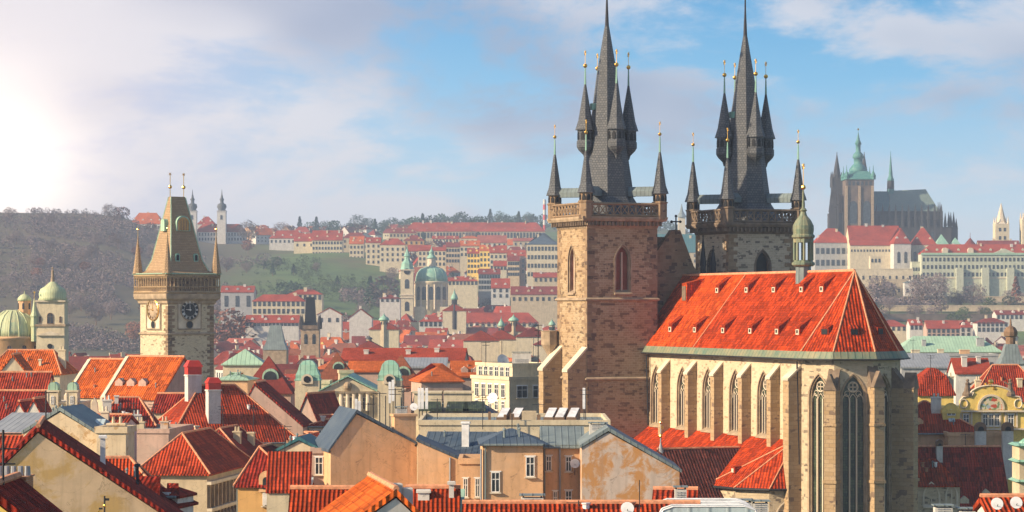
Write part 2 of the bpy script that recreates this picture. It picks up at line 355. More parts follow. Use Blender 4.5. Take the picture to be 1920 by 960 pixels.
def gz(x, y):
    px = 960+F*x/max(y, 400); i, s = seg(TP, px); j, t = seg(TY, y)
    a = TZ[i][j]*(1-t)+TZ[i][j+1]*t; b = TZ[i+1][j]*(1-t)+TZ[i+1][j+1]*t
    z = a*(1-s)+b*s
    if y > 1500: z += 1.6*math.sin(x*.013+y*.004)+1.1*math.sin(x*.031-y*.017)
    return z
def terrain():
    m = MB(); xs = []; x = -2400
    while x <= 2400: xs.append(x); x += 30 if abs(x) < 1100 else 100
    ys = [-250, 300, 800, 1200]+list(range(1300, 2700, 25))+list(range(2700, 5551, 150))
    for y in ys:
        for x in xs: m.v.append((x, y, gz(x, y)))
    n = len(xs)
    for j in range(len(ys)-1):
        for i in range(n-1): a = j*n+i; m.f.append((a, a+1, a+1+n, a+n))
    t = NT('town_and_hill_ground'); g = t.noise(.008, 6, .6, src='Object'); f = t.noise(.05, 6, .7, src='Object')
    col = t.mix(t.mr(g, .45, .58), (.10, .16, .045), (.11, .10, .05)); col = t.mix(t.mr(f, .45, .65, 0, .7), col, (.06, .095, .03))
    sp = t.n('ShaderNodeSeparateXYZ'); t.l(t.uv.outputs['Object'], sp.inputs[0]); wf = t.mr(t.math('ADD', sp.outputs[0], t.math('MULTIPLY', g, 160)), -190, -110, 1, 0); col = t.mix(t.math('MULTIPLY', wf, .8), col, (.12, .085, .06))
    o = m.build('ground', t.done(col, .95), None, True); tag(o, kind='structure')
terrain()
def haze():
    m = MB(); m.box(-2700, 2700, -300, 5900, -3, 196)
    mat = bpy.data.materials.new('haze_air'); mat.use_nodes = True; t = mat.node_tree; t.nodes.clear()
    o = t.nodes.new('ShaderNodeOutputMaterial'); v = t.nodes.new('ShaderNodeVolumePrincipled')
    v.inputs['Color'].default_value = (.60, .76, 1.0, 1); v.inputs['Density'].default_value = HAZE; v.inputs['Anisotropy'].default_value = .0
    t.links.new(v.outputs[0], o.inputs['Volume'])
    ob = m.build('haze', mat); tag(ob, 'pale haze hanging over the town and fading the far hills', 'haze', kind='stuff')
HAZE = .00015
haze()
# ------------------------------------------------------------------ arches and windows
def arch(w, h, kind='pointed', n=7, cx=0.0, z0=0.0):
    hw = w/2; pts = [(cx-hw, z0)]
    if kind == 'pointed':
        zs = z0+h-w*.95
        R = (hw*hw+(w*.95)**2)/(2*hw)
        for k in range(n+1):
            a = math.asin(min(1, (w*.95)/R))*k/n; pts.append((cx-hw+R-R*math.cos(a), zs+R*math.sin(a)))
        pts += [(2*cx-x, z) for x, z in pts[1:-1][::-1]]
    elif kind == 'round':
        zs = z0+h-hw
        for k in range(2*n+1): a = PI-PI*k/(2*n); pts.append((cx+hw*math.cos(a), zs+hw*math.sin(a)))
    else: pts += [(cx-hw, z0+h), (cx+hw, z0+h)]
    pts.append((cx+hw, z0)); return pts
def place(m, x, y, z, rz): return m.xf(Matrix.Translation((x, y, z)) @ Matrix.Rotation(rz, 4, 'Z'))
MESH = {}
def cached(key, fn):
    if key not in MESH: MESH[key] = fn()
    return MESH[key]
def lk(name, me, parent, loc=(0, 0, 0), rz=0):
    o = bpy.data.objects.new(name, me); COL.objects.link(o); o.parent = parent; o.location = loc; o.rotation_euler = (0, 0, rz); return o
def gothic(parent, x, y, z, rz, w, h, nm=2, depth=.5, mat='cut', rose=True, kind='pointed', glassm='glassg'):
    """traceried window set in its recess: window (stone frame) > pane, mullion, tracery"""
    def fr():
        a = arch(w+.5, h+.3, kind, z0=-.12); b = arch(w, h, kind); m = MB().ring(a, b, -.10, .22)
        a2 = arch(w, h, kind); b2 = arch(w-.36, h-.26, kind); m.ring(a2, b2, .12, depth)
        m.extx([(-.32, -.3), (-.32, -.12), (depth, .45), (depth, -.3)], -w/2-.2, w/2+.2)
        return m.mesh('window', M[mat])
    o = lk('window', cached(('gf', w, h, mat, kind), fr), parent, (x, y, z), rz)
    def pn():
        return MB().extr(arch(w-.3, h-.2, kind), depth-.08, depth-.02).mesh('pane', M[glassm])
    lk('pane', cached(('gp', w, h, kind, glassm), pn), o)
    top = h-w*.95-(.35 if rose else -w*.5)
    iw = w-.36
    for k in range(nm):
        xx = -iw/2+iw*(k+1)/(nm+1)
        def mu(): return MB().box(-.08, .08, depth-.40, depth-.1, 0, 1).mesh('mullion', M['cutl'])
        q = lk('mullion', cached(('mu', mat, depth), mu), o, (xx, 0, .3)); q.scale = (1, 1, top-.3+(.2 if nm > 1 else 0))
    if rose:
        def tr():
            m = MB(); r = iw*.24; cz = top+w*.55; y = depth-.22
            def circ(cx, cz, r, n=10): return [(cx+r*math.cos(2*PI*i/n), y, cz+r*math.sin(2*PI*i/n)) for i in range(n+1)]
            m.wire(circ(0, cz, r), .08); 
            for k in range(4):
                a = PI/4+k*PI/2; m.wire(circ(r*.5*math.cos(a), cz+r*.5*math.sin(a), r*.42, 8), .045)
            n = nm+1; lw = iw/n
            for k in range(n):
                c = -iw/2+lw*(k+.5); m.wire([(px, y, pz) for px, pz in arch(lw, lw*1.2, 'pointed', 3, c, top-.25)], .055)
            for sgn in (-1, 1): m.wire(circ(sgn*iw*.27, top+lw*.95, iw*.13, 8), .045)
            return m.mesh('tracery', M['cutl'])
        lk('tracery', cached(('tr', w, h, nm, mat), tr), o)
    return o
def hwin(parent, x, y, z, rz, w=1.0, h=1.6, near=2, fr='frame', top='sq', sill=True):
    """house window: near 2 = frame with cross bars > pane, sill; near 1 = frame > pane; near 0 = one dark pane"""
    kd = 'round' if top == 'round' else 'sq'
    if near == 0:
        return lk('window', cached(('h0', w, h, kd), lambda: MB().extr(arch(w, h, kd, 3), -.05, .05).mesh('window', M['glass'])), parent, (x, y, z), rz)
    def f():
        m = MB().ring(arch(w, h, kd, 4), arch(w-.16, h-.09, kd, 4), -.07, .06); m.box(-w/2, w/2, -.07, .06, 0, .08)
        m.box(-.04, .04, -.05, .03, .08, h-.05)
        m.box(-w/2+.08, -.04, -.05, .03, h*.62, h*.62+.07); m.box(.04, w/2-.08, -.05, .03, h*.62, h*.62+.07)
        if near == 2: m.box(-w/2-.12, w/2+.12, -.035, .04, h, h+.10)
        return m.mesh('window', M[fr])
    o = lk('window', cached(('h', w, h, near, fr, kd), f), parent, (x, y, z), rz)
    lk('pane', cached(('hp', w, h, kd), lambda: MB().extr(arch(w-.14, h-.08, kd, 4, 0, .04), -.02, .02).mesh('pane', M['glass'])), o)
    if near == 2 and sill: lk('sill', cached(('hs', w), lambda: MB().box(-w/2-.12, w/2+.12, -.22, .04, -.12, -.003).mesh('sill', M['cutl'])), o)
    return o
# ------------------------------------------------------------------ generic house
def roofz(ty, L, W, he, hr, a, b, hipd):
    s = (hr-he)/(W/2); z = he+s*min(b, W-b)
    if ty in ('hip', 'pyr'): z = min(z, he+(hr-he)/hipd*min(a, L-a))
    return max(he, min(z, hr))
def house(name, label, cat, x, y, z0, rz, L, W, he, hr, ty='gable', ridge='x', wall='cream', roof='fred', near=0, wins=(), chim=(), dorm=(), sky=(), ov=.35, hipd=None, group=None, cap=True, base=None, gcol=None, cm='white', shed_hi='b', apf=.5, he2=None, verge=False):
    """origin = left front corner; front face y=0, left face x=0; he/hr = heights above z0"""
    o = thing(name, (x, y, z0), label, cat, group, rz)
    sw = ridge == 'y'
    if sw: L, W = W, L
    A = (lambda a, b, z: (b, a, z)) if sw else (lambda a, b, z: (a, b, z))
    t = .28 if near else .35; hipd = hipd or W/2*.9
    wl = MB(); rf = MB()
    if ty in ('gable',):
        wp_ = W*apf; h2 = he if he2 is None else he2
        s = (hr-he)/wp_; ze = he-ov*s; ze2 = h2-ov*(hr-h2)/(W-wp_)
        wl.loft([[A(a, b, z) for b, z in ((0, 0), (W, 0), (W, h2-.05), (wp_, hr-.12), (0, he-.05))] for a in (0, L)])
        rf.loft([[A(a, b, z) for b, z in ((-ov, ze), (wp_, hr), (W+ov, ze2), (W+ov, ze2+t), (wp_, hr+t*1.25), (-ov, ze+t))] for a in (-ov*.6, L+ov*.6)])
    elif ty in ('hip', 'pyr'):
        if ty == 'pyr': hipd = L/2
        s = (hr-he)/(W/2); ze = he-.1
        wl.loft([[A(a, b, z) for a, b in ((0, 0), (L, 0), (L, W), (0, W))] for z in (0, he)])
        e = [A(-ov, -ov, ze), A(L+ov, -ov, ze), A(L+ov, W+ov, ze), A(-ov, W+ov, ze)]
        e2 = [(p[0], p[1], p[2]+.18) for p in e]
        if ty == 'pyr' : r = [A(L/2-.01, W/2, hr), A(L/2+.01, W/2, hr)]
        else: r = [A(hipd, W*apf, hr), A(L-hipd, W*apf, hr)]
        rf.loft([e, e2], caps=False); rf.poly(e)
        rf.poly([e2[0], e2[1], r[1], r[0]]); rf.poly([e2[1], e2[2], r[1]]); rf.poly([e2[2], e2[3], r[0], r[1]]); rf.poly([e2[3], e2[0], r[0]])
        bmf = True
    elif ty == 'mansard':
        i1 = min(W, L)*.16; hm = he+(hr-he)*.72
        wl.loft([[A(a, b, z) for a, b in ((0, 0), (L, 0), (L, W), (0, W))] for z in (0, he)])
        rf.loft([[A(a0, b0, z) for a0, b0 in ((-o_, -o_), (L+o_, -o_), (L+o_, W+o_), (-o_, W+o_))] for z, o_ in ((he-.02, ov), (he+.2, ov), (hm, -i1), (hr, -min(W, L)*.42))])
    elif ty == 'flat':
        wl.loft([[A(a, b, z) for a, b in ((0, 0), (L, 0), (L, W), (0, W))] for z in (0, he)])
        for (a0, a1, b0, b1) in ((-.15, L+.15, -.15, .25), (-.15, L+.15, W-.25, W+.15), (-.15, .25, .25, W-.25), (L-.25, L+.15, .25, W-.25)):
            wl.loft([[A(a, b, z) for a, b in ((a0, b0), (a1, b0), (a1, b1), (a0, b1))] for z in (he+.002, he+.55)])
        rf.loft([[A(a, b, z) for a, b in ((.26, .26), (L-.26, .26), (L-.26, W-.26), (.26, W-.26))] for z in (he+.01, he+.14)])
    elif ty == 'shed':       # slopes up along b (front low)
        f0, f1 = (he, hr) if shed_hi == 'b' else (hr, he)
        wl.loft([[A(a, b, z) for b, z in ((0, 0), (W, 0), (W, f1-.05), (0, f0-.05))] for a in (0, L)])
        s = (f1-f0)/W
        rf.loft([[A(a, b, f0+s*b+d) for b, d in ((-ov, 0), (W+ov, 0), (W+ov, t), (-ov, t))] for a in (-ov*.6, L+ov*.6)])
    wo = wl.build('wall', M[wall], o)
    if verge: MB().loft([[A(-ov*.6-.35, b, z+t) for b, z in ((-ov, ze), (wp_, hr), (W+ov, ze2))]+[A(-ov*.6-.35, b, z-.5) for b, z in ((W+ov, ze2), (wp_, hr), (-ov, ze))], [A(.15, b, z+t+.25) for b, z in ((-ov, ze), (wp_, hr), (W+ov, ze2))]+[A(.15, b, z-.5) for b, z in ((W+ov, ze2), (wp_, hr), (-ov, ze))]]).build('verge', M['cutl'], o)
    ro = rf.build('roof', M[roof], o)
    if near and cap and ty in ('gable', 'hip') and roof[0] == 't':
        c = MB(); tz = t*1.2 if ty == 'gable' else 0
        if ty == 'gable': c.tube(A(-ov*.6, W*apf, hr+tz+.02), A(L+ov*.6, W*apf, hr+tz+.02), .17)
        else:
            c.tube(A(hipd, W*apf, hr), A(L-hipd, W*apf, hr), .15)
            for a, b, q in ((-ov, -ov, hipd), (L+ov, -ov, L-hipd), (-ov, W+ov, hipd), (L+ov, W+ov, L-hipd)): c.tube(A(a, b, he+.1), A(q, W*apf, hr), .12)
        c.build('ridge_cap', M['cap'], ro)
    if near == 2:
        g = MB(); ze = (he-ov*(hr-he)/(W/2) if ty == 'gable' else he-.02)
        if ty in ('gable', 'hip', 'mansard'):
            g.tube(A(0, -ov-.1, ze+.02), A(L, -ov-.1, ze+.02), .11); g.tube(A(.25, -.12, ze-.1), A(.25, -.12, 0), .07)
            g.build('gutter', M['metalt'], o)
    Lx, Wy = (W, L) if sw else (L, W)
    if near and ty in ('gable', 'hip') and L > 5:
        rr = random.Random(int(abs(x*13+y*7))); zq = lambda a, b: roofz(ty, L, W, he, hr, a, b, hipd) if abs(apf-.5) < .01 else None
        for _ in range(rr.randint(2, 4)):
            a, b = rr.uniform(1.2, L-1.2), rr.uniform(W*.08, W*.42); zz_ = zq(a, b)
            if zz_ is None: continue
            px_, py_, pz_ = A(a, b, zz_); k_ = rr.random()
            if k_ < .55: MB().lathe(px_, py_, [(.09, pz_-.2), (.09, pz_+.75), (.16, pz_+.8), (.02, pz_+1.0)], 8).build('vent_pipe', M['metalt'], ro)
            else: MB().lathe(px_, py_, [(.2, pz_-.2), (.2, pz_+.5), (.26, pz_+.55), (.26, pz_+.62)], 8).build('vent_pipe', M['awhite' if k_ < .75 else 'brick'], ro)
    zr = (lambda a, b: roofz(ty, L, W, he, hr, b, a, hipd)) if sw else (lambda a, b: roofz(ty, L, W, he, hr, a, b, hipd))
    if ty == 'shed': zr = lambda a, b: he+(hr-he)*(((a if sw else b)/W) if shed_hi == 'b' else 1-((a if sw else b)/W))
    if ty == 'flat': zr = lambda a, b: he+.14
    for spec in wins:
        face, n, rows, ww, wh, zt, dz = spec[:7]; m0 = spec[7] if len(spec) > 7 else 1.2; topk = spec[8] if len(spec) > 8 else 'sq'; frm = spec[9] if len(spec) > 9 else 'frame'
        span = Lx if face in 'fb' else Wy
        for r in range(rows):
            for k in range(n):
                p = m0+(span-2*m0)*((k+.5)/n); z = zt-r*dz
                if z < 0: continue
                if face == 'f': hwin(o, p, -.03, z, 0, ww, wh, near, frm, topk)
                elif face == 'l': hwin(o, -.03, Wy-p, z, -PI/2, ww, wh, near, frm, topk)
                else: hwin(o, Lx+.03, p, z, PI/2, ww, wh, near, frm, topk)
    for c in chim:
        a, b, cw, cd, ch = c[:5]; mm = c[5] if len(c) > 5 else cm; zb = zr(a, b)
        k = MB(); k.box(a-cw/2, a+cw/2, b-cd/2, b+cd/2, max(zb-1.6, .5), zb+ch); k.bev(a-cw/2-.1, a+cw/2+.1, b-cd/2-.1, b+cd/2+.1, zb+ch+.002, zb+ch+.2)
        if len(c) <= 6 and cw > .8 and near:
            for q in range(max(2, int(max(cw, cd)/.6))):
                n_ = max(2, int(max(cw, cd)/.6)); f_ = (q+.5)/n_-.5
                xx, yy = (a+f_*cw*.85, b) if cw >= cd else (a, b+f_*cd*.85); k.lathe(xx, yy, [(.15, zb+ch+.18), (.12, zb+ch+.75)], 8)
        co = k.build('chimney', M[mm], ro)
        if len(c) > 6:
            h = MB(); z1 = zb+ch+.2; h.loft([[(a-x_, b-y_, z), (a+x_, b-y_, z), (a+x_, b+y_, z), (a-x_, b+y_, z)] for z, x_, y_ in ((z1, cw/2, cd/2), (z1+c[6]*.55, cw/2*1.02, cd/2*1.02))]); h.loft([[(a-x_, b-y_, z), (a+x_, b-y_, z), (a+x_, b+y_, z), (a-x_, b+y_, z)] for z, x_, y_ in ((z1+c[6]*.55+.003, cw/2*1.2, cd/2*1.2), (z1+c[6], cw/2*.7, cd/2*.7))]); h.build('chimney_cap', M['redsheet'], ro)
    for d in dorm:            # (a, b, rz, width) dormer on a slope
        a, b, r_, dw = d; zb = zr(a, b); s = (hr-he)/(W/2 if ty != 'shed' else W); hh = dw*.95; back = hh/max(s, .3)+.3
        me = cached(('dm', dw, round(back, 1), roof, wall), lambda: MB().extr([(-dw/2, -.4), (dw/2, -.4), (dw/2, hh*.72), (0, hh*1.15), (-dw/2, hh*.72)], 0, back).mesh('dormer', M[wall]))
        q = lk('dormer', me, ro, (a, b, zb), r_)
    for s_ in sky:
        a, b, r_, sw_, sh_ = s_; s = (hr-he)/(W/2 if ty != 'shed' else W); al = math.atan(s)
        me = cached(('sl', sw_, sh_), lambda: MB().box(-sw_/2, sw_/2, -sh_/2, sh_/2, 0, .16).mesh('skylight', M['poly']))
        q = lk('skylight', me, ro, (a, b, zr(a, b)+t*1.1)); q.rotation_euler = Matrix.Rotation(r_, 3, 'Z').to_euler(); q.rotation_euler.x = al
    return o
def solve_len(x, y, dx, dy, px):    # distance along (dx,dy) from (x,y) until the ray of column px
    k = (px-960)/F; return (k*y-x)/(dx-k*dy)
def hs(name, label, cat, px, py, Y, yaw, pxr, pxl, pyr, z0=0.0, **kw):
    """house from its left-front (or nearest) eave corner column/row/distance; pxr = column of the right end of the front, pxl = column of the left face's far end, or ('m', metres)"""
    t = math.radians(yaw); x = PX(px, Y); c, s = math.cos(t), math.sin(t)
    L = pxr[1] if isinstance(pxr, tuple) else solve_len(x, Y, c, s, pxr)
    W = pxl[1] if isinstance(pxl, tuple) else solve_len(x, Y, -s, c, pxl)
    he = PZ(py, Y)-z0
    ty = kw.get('ty', 'gable'); rd = kw.get('ridge', 'x'); 
    if rd == 'x': q = (kw.get('hipd', (W/2*.9)) if ty == 'hip' else 0, W/2)
    else: q = (L/2, kw.get('hipd', (L/2*.9)) if ty == 'hip' else 0)
    if ty == 'shed': q = (0, W) if rd == 'x' else (L, 0)
    if ty == 'shed' and kw.get('shed_hi') == 'a': q = (0, 0)
    yr = Y+q[0]*s+q[1]*c
    hr = (PZ(pyr, yr)-z0) if not isinstance(pyr, tuple) else he+pyr[1]
    return house(name, label, cat, x, Y, z0, t, L, W, he, hr, **kw)
# ------------------------------------------------------------------ twin-towered church
UX, UY = .370, -.929; CO = (23.0, 382.0); CYAW = math.atan2(UY, UX)
def c2w(X, Y): return (CO[0]+UX*X-UY*Y, CO[1]+UY*X+UX*Y)
def cX(px, Y):          # local X on the line of local Y seen at column px
    k = (px-960)/F; x0, y0 = c2w(0, Y); return (k*y0-x0)/(UX-k*UY)
ch = thing('twin_towered_church', (CO[0], CO[1], 0), 'huge gothic stone church with two dark spired towers and a steep orange roof', 'church', None, CYAW)
# choir and nave body
plan = [(6, -7.4), (54.6, -7.4), (59.1, -5.6), (60.4, -.93), (58.4, 3.3), (54.6, 6.3), (6, 6.3)]
body = MB().prism([(6, -7.4), (53.28, -7.4), (53.28, 6.3), (6, 6.3)], 0, 39.6).build('wall', M['rubble'], ch)
WX = [cX(p, -7.4) for p in (1231, 1280, 1328, 1379, 1432)]
ct = MB()
for x in WX: ct.join(place(MB().extr(arch(3.2, 8.2), -1, .62), x, -7.4, 29.1, 0))
cut(body, ct)
for x in WX: gothic(ch, x, -7.4, 29.1, 0, 3.2, 8.2, 3, .55)
ap = MB().prism([(53.3, -7.42), (54.6, -7.42), (59.12, -5.62), (60.42, -.93), (58.42, 3.32), (54.62, 6.32), (53.3, 6.32)], 0, 39.55).build('apse_wall', M['apse'], ch)
faces = []; ct = MB()
for i in (1, 2, 3):
    (ax, ay), (bx, by) = plan[i], plan[i+1]; faces.append(((ax+bx)/2, (ay+by)/2, math.atan2(by-ay, bx-ax)))
for x, y, r in faces: ct.join(place(MB().extr(arch(3.0, 31), -.5, .62), x, y, 6.3, r))
cut(ap, ct)
for x, y, r in faces: gothic(ch, x, y, 6.3, r, 3.0, 31, 2, .55)
# buttresses
def butt(x, y, r, wd, pr, z0, z1, mat='butt', capm='cutl', step=None):
    m = MB()
    if step: m.extx([(.1, z0), (-pr, z0), (-pr, step), (-pr*.72, step+1.2), (-pr*.72, z1-1.7), (0, z1), (.1, z1)], -wd/2, wd/2)
    else: m.extx([(.1, z0), (-pr, z0), (-pr, z1-1.6), (0, z1), (.1, z1)], -wd/2, wd/2)
    b = m.build('buttress', M[mat], ch, loc=(x, y, 0), rz=r)
    p2 = pr*.72 if step else pr; zb = z1-1.7 if step else z1-1.6
    c = MB().loft([[(-wd/2-.1, -p2-.18, zb-.25), (wd/2+.1, -p2-.18, zb-.25), (wd/2+.1, -p2-.18, zb+.02), (-wd/2-.1, -p2-.18, zb+.02)], [(-wd/2-.1, .1, z1-.1), (wd/2+.1, .1, z1-.1), (wd/2+.1, .1, z1+.2), (-wd/2-.1, .1, z1+.2)]])
    c.build('coping', M[capm], b)
for i, x in enumerate(WX): butt(x+3.95, -7.4, 0, 1.1, 1.35, 24, 38.3)
butt(53.2, -7.4, 0, 1.5, 1.8, 0, 38.3)
def gabbut(x, y, r, wd, pr, zt):      # apse buttress with a little gabled top
    m = MB(); m.box(-wd/2, wd/2, -pr, .1, 0, zt); m.box(-wd/2-.14, wd/2+.14, -pr-.16, .1, 24, 24.35); m.box(-wd/2-.12, wd/2+.12, -pr-.14, .1, 31, 31.3)
    b = m.build('buttress', M['butt'], ch, loc=(x, y, 0), rz=r)
    g = MB().extr([(-wd/2-.15, zt), (wd/2+.15, zt), (0, zt+2.0)], -pr-.12, -.5*pr); g.build('gable_cap', M['cutd'], b)
    MB().extx([(-.5*pr, zt+.8), (-.5*pr, zt), (.1, zt), (.1, zt+2.6)], -wd/2, wd/2).build('coping', M['cutd'], b)
gabbut(59.1, -5.6, math.radians(45), 1.45, 1.9, 35.4)
gabbut(60.4, -.93, math.radians(86), 1.35, 1.9, 35.8)
gabbut(58.4, 3.3, math.radians(128), 1.5, 2.8, 35.5)
q = MB()
for k in range(30):
    z = 1+k*1.2
    for sx_, wdt in ((1, 1.5 if k % 2 else .95),):
        q.box(57.3, 57.3+wdt, 5.2, 5.26, z, z+.55)
# roof of the choir
zr_ = 50.1; ze_ = 40.1; ex = [(6, -8.0), (54.9, -8.0), (59.6, -6.0), (61.05, -.95), (58.9, 3.6), (54.9, 6.8), (6, 6.8)]
R0 = (4, 0, zr_); R1 = (54.2, 0, zr_+.1); XS = 24
E = [(x, y, ze_) for x, y in ex]
mr_ = MB(); mr_.poly([(XS, -8, ze_), E[1], R1, (XS, 0, zr_)]); mr_.poly([E[5], E[6], R0, R1]); mr_.poly([(x, y, ze_-.05) for x, y in ex])
roof = mr_.build('roof', M['tchurch'], ch)
M['tchurch2'] = tile('newer_orange_tiles', (.58, .076, .011), True, .34, .25, .3, .3)
MB().poly([E[0], (XS, -8, ze_), (XS, 0, zr_), R0]).build('roof', M['tchurch2'], ch)['label'] = 'brighter orange newer stretch of the roof beside the tower'
hipm = MB()
for i in (1, 2, 3, 4): hipm.poly([E[i], E[i+1], R1])
M['thip'] = tile('ribbed_church_tiles', (.47, .050, .008), True, .42, .3, .7, .4)
hipm.build('apse_roof', M['thip'], ch)
rc = MB(); rc.tube((4, 0, zr_), R1, .2)
for i in (1, 2, 3, 4): rc.tube(E[i], R1, .12)
rc.tube((XS, -8, ze_+.03), (XS, 0, zr_+.03), .08); rc.build('ridge_cap', M['cap'], roof)
sk = MB(); cx0, cy0 = 45, 0
def off(k): return [(6, -8-k), (54.9+k*.4, -8-k), (59.6+k*.75, -6-k*.65), (61.05+k, -.95), (58.9+k*.75, 3.6+k*.6), (54.9+k*.4, 6.8+k), (6, 6.8+k)]
sk.loft([[(x, y, z) for x, y in off(k)] for k, z in ((-.15, 39.4), (.5, 39.15), (.5, 39.28), (0.02, 40.13), (-.2, 40.1))]); sk.build('eaves_skirt', M['copperd'], ch)
gt = MB(); o_ = off(.6); gt.wire([(x, y, 39.15) for x, y in o_], .10, 6); gt.tube((53.9, -8.0, 38.8), (53.9, -7.7, 26), .1); gt.tube((8.9, -8.0, 38.8), (8.9, -7.7, 29), .1); gt.build('gutter', M['iron'], ch)
def wedge(wd=1.3, h=1.05, s=1.25, lo=.68):
    d = h/(s-lo)
    m = MB(); m.loft([[(x, 0, 0), (x, 0, h), (x, d, h+lo*d)] for x in (-wd/2, wd/2)]); return m
for px, z in ((1345, 47.5), (1400, 47.5), (1451, 47.5), (1503, 47.5), (1541, 47.5), (1257, 42.1), (1303, 42.1), (1356, 42.1), (1407, 42.1), (1457, 42.1), (1496, 42.1)):
    y = -8*(zr_-z)/(zr_-ze_); x = cX(px, y)
    d = lk('dormer', cached('wd', lambda: wedge().mesh('dormer', M['tchurch'])), roof, (x, y-.05, z))
    lk('dormer_front', cached('wdf', lambda: MB().box(-.42, .42, -.06, -.01, .04, .72).join(MB()).mesh('dormer_front', M['cutl'])), roof, (x, y-.05, z))
    lk('dormer_opening', cached('wdo', lambda: MB().box(-.2, .2, -.09, -.065, .22, .62).mesh('dormer_opening', M['blk'])), roof, (x, y-.05, z))
x = cX(1294, -2.3); MB().extx([(0, -.4), (0, 2.6), (3.2, 3.4), (3.2, 2)], -.8, .8).build('dormer', M['tchurch2'], roof, loc=(x, -3.2, 46.3))
MB().box(-.6, .6, -.1, -.02, .2, 2.2).build('dormer_front', M['cutd'], roof, loc=(x, -3.2, 46.3))
for (i, px) in ((2, 1592), (3, 1640), (1, 1540)):
    a, b = E[i], E[i+1]; f = .72
    mx, my = (a[0]+b[0])/2, (a[1]+b[1])/2; p = (R1[0]+(mx-R1[0])*.80, R1[1]+(my-R1[1])*.80, ze_+2.05)
    r = math.atan2(b[1]-a[1], b[0]-a[0])
    MB().loft([[(x, 0, 0), (x, 0, .9), (x, .9, 1.3)] for x in (-.6, .6)]).build('dormer', M['thip'], roof, loc=p, rz=r)
    MB().box(-.45, .45, -.08, -.01, .1, .75).build('dormer_opening', M['blk'], roof, loc=p, rz=r)
# ridge lantern
lx, ly = 41.1, -.3
ln = MB().lathe(lx, ly, [(1.0, 46.8), (1.0, 50.9)], 8, PI/8).build('lantern_base', M['metalt'], ch)
MB().lathe(lx, ly, [(1.25, 50.9), (1.5, 51.1), (1.5, 51.4), (1.25, 51.5), (1.25, 51.7)], 8, PI/8).build('lantern_cornice', M['copperd'], ch)
pc = MB()
for k in range(8):
    a = PI/8+k*PI/4; pc.tube((lx+1.15*math.cos(a), ly+1.15*math.sin(a), 51.7), (lx+1.15*math.cos(a), ly+1.15*math.sin(a), 54.3), .2)
pc.lathe(lx, ly, [(1.33, 54.0), (1.33, 54.5)], 8, PI/8); pc.build('lantern_columns', M['copperd'], ch)
MB().lathe(lx, ly, [(1.2, 54.4), (1.5, 54.7), (1.5, 54.9), (1.3, 55.1), (1.38, 55.7), (1.35, 56.2), (1.0, 56.9), (.5, 57.5), (.34, 58.0), (.5, 58.2), (.2, 58.5), (.12, 60.5), (.06, 61.0)], 16).build('lantern_dome', M['copperd'], ch)
f_ = MB(); f_.ball((lx, ly, 61.2), .33); f_.tube((lx, ly, 61), (lx, ly, 63.6), .05); f_.star((lx, ly, 63.9), .42); f_.build('finial', M['gold'], ch)
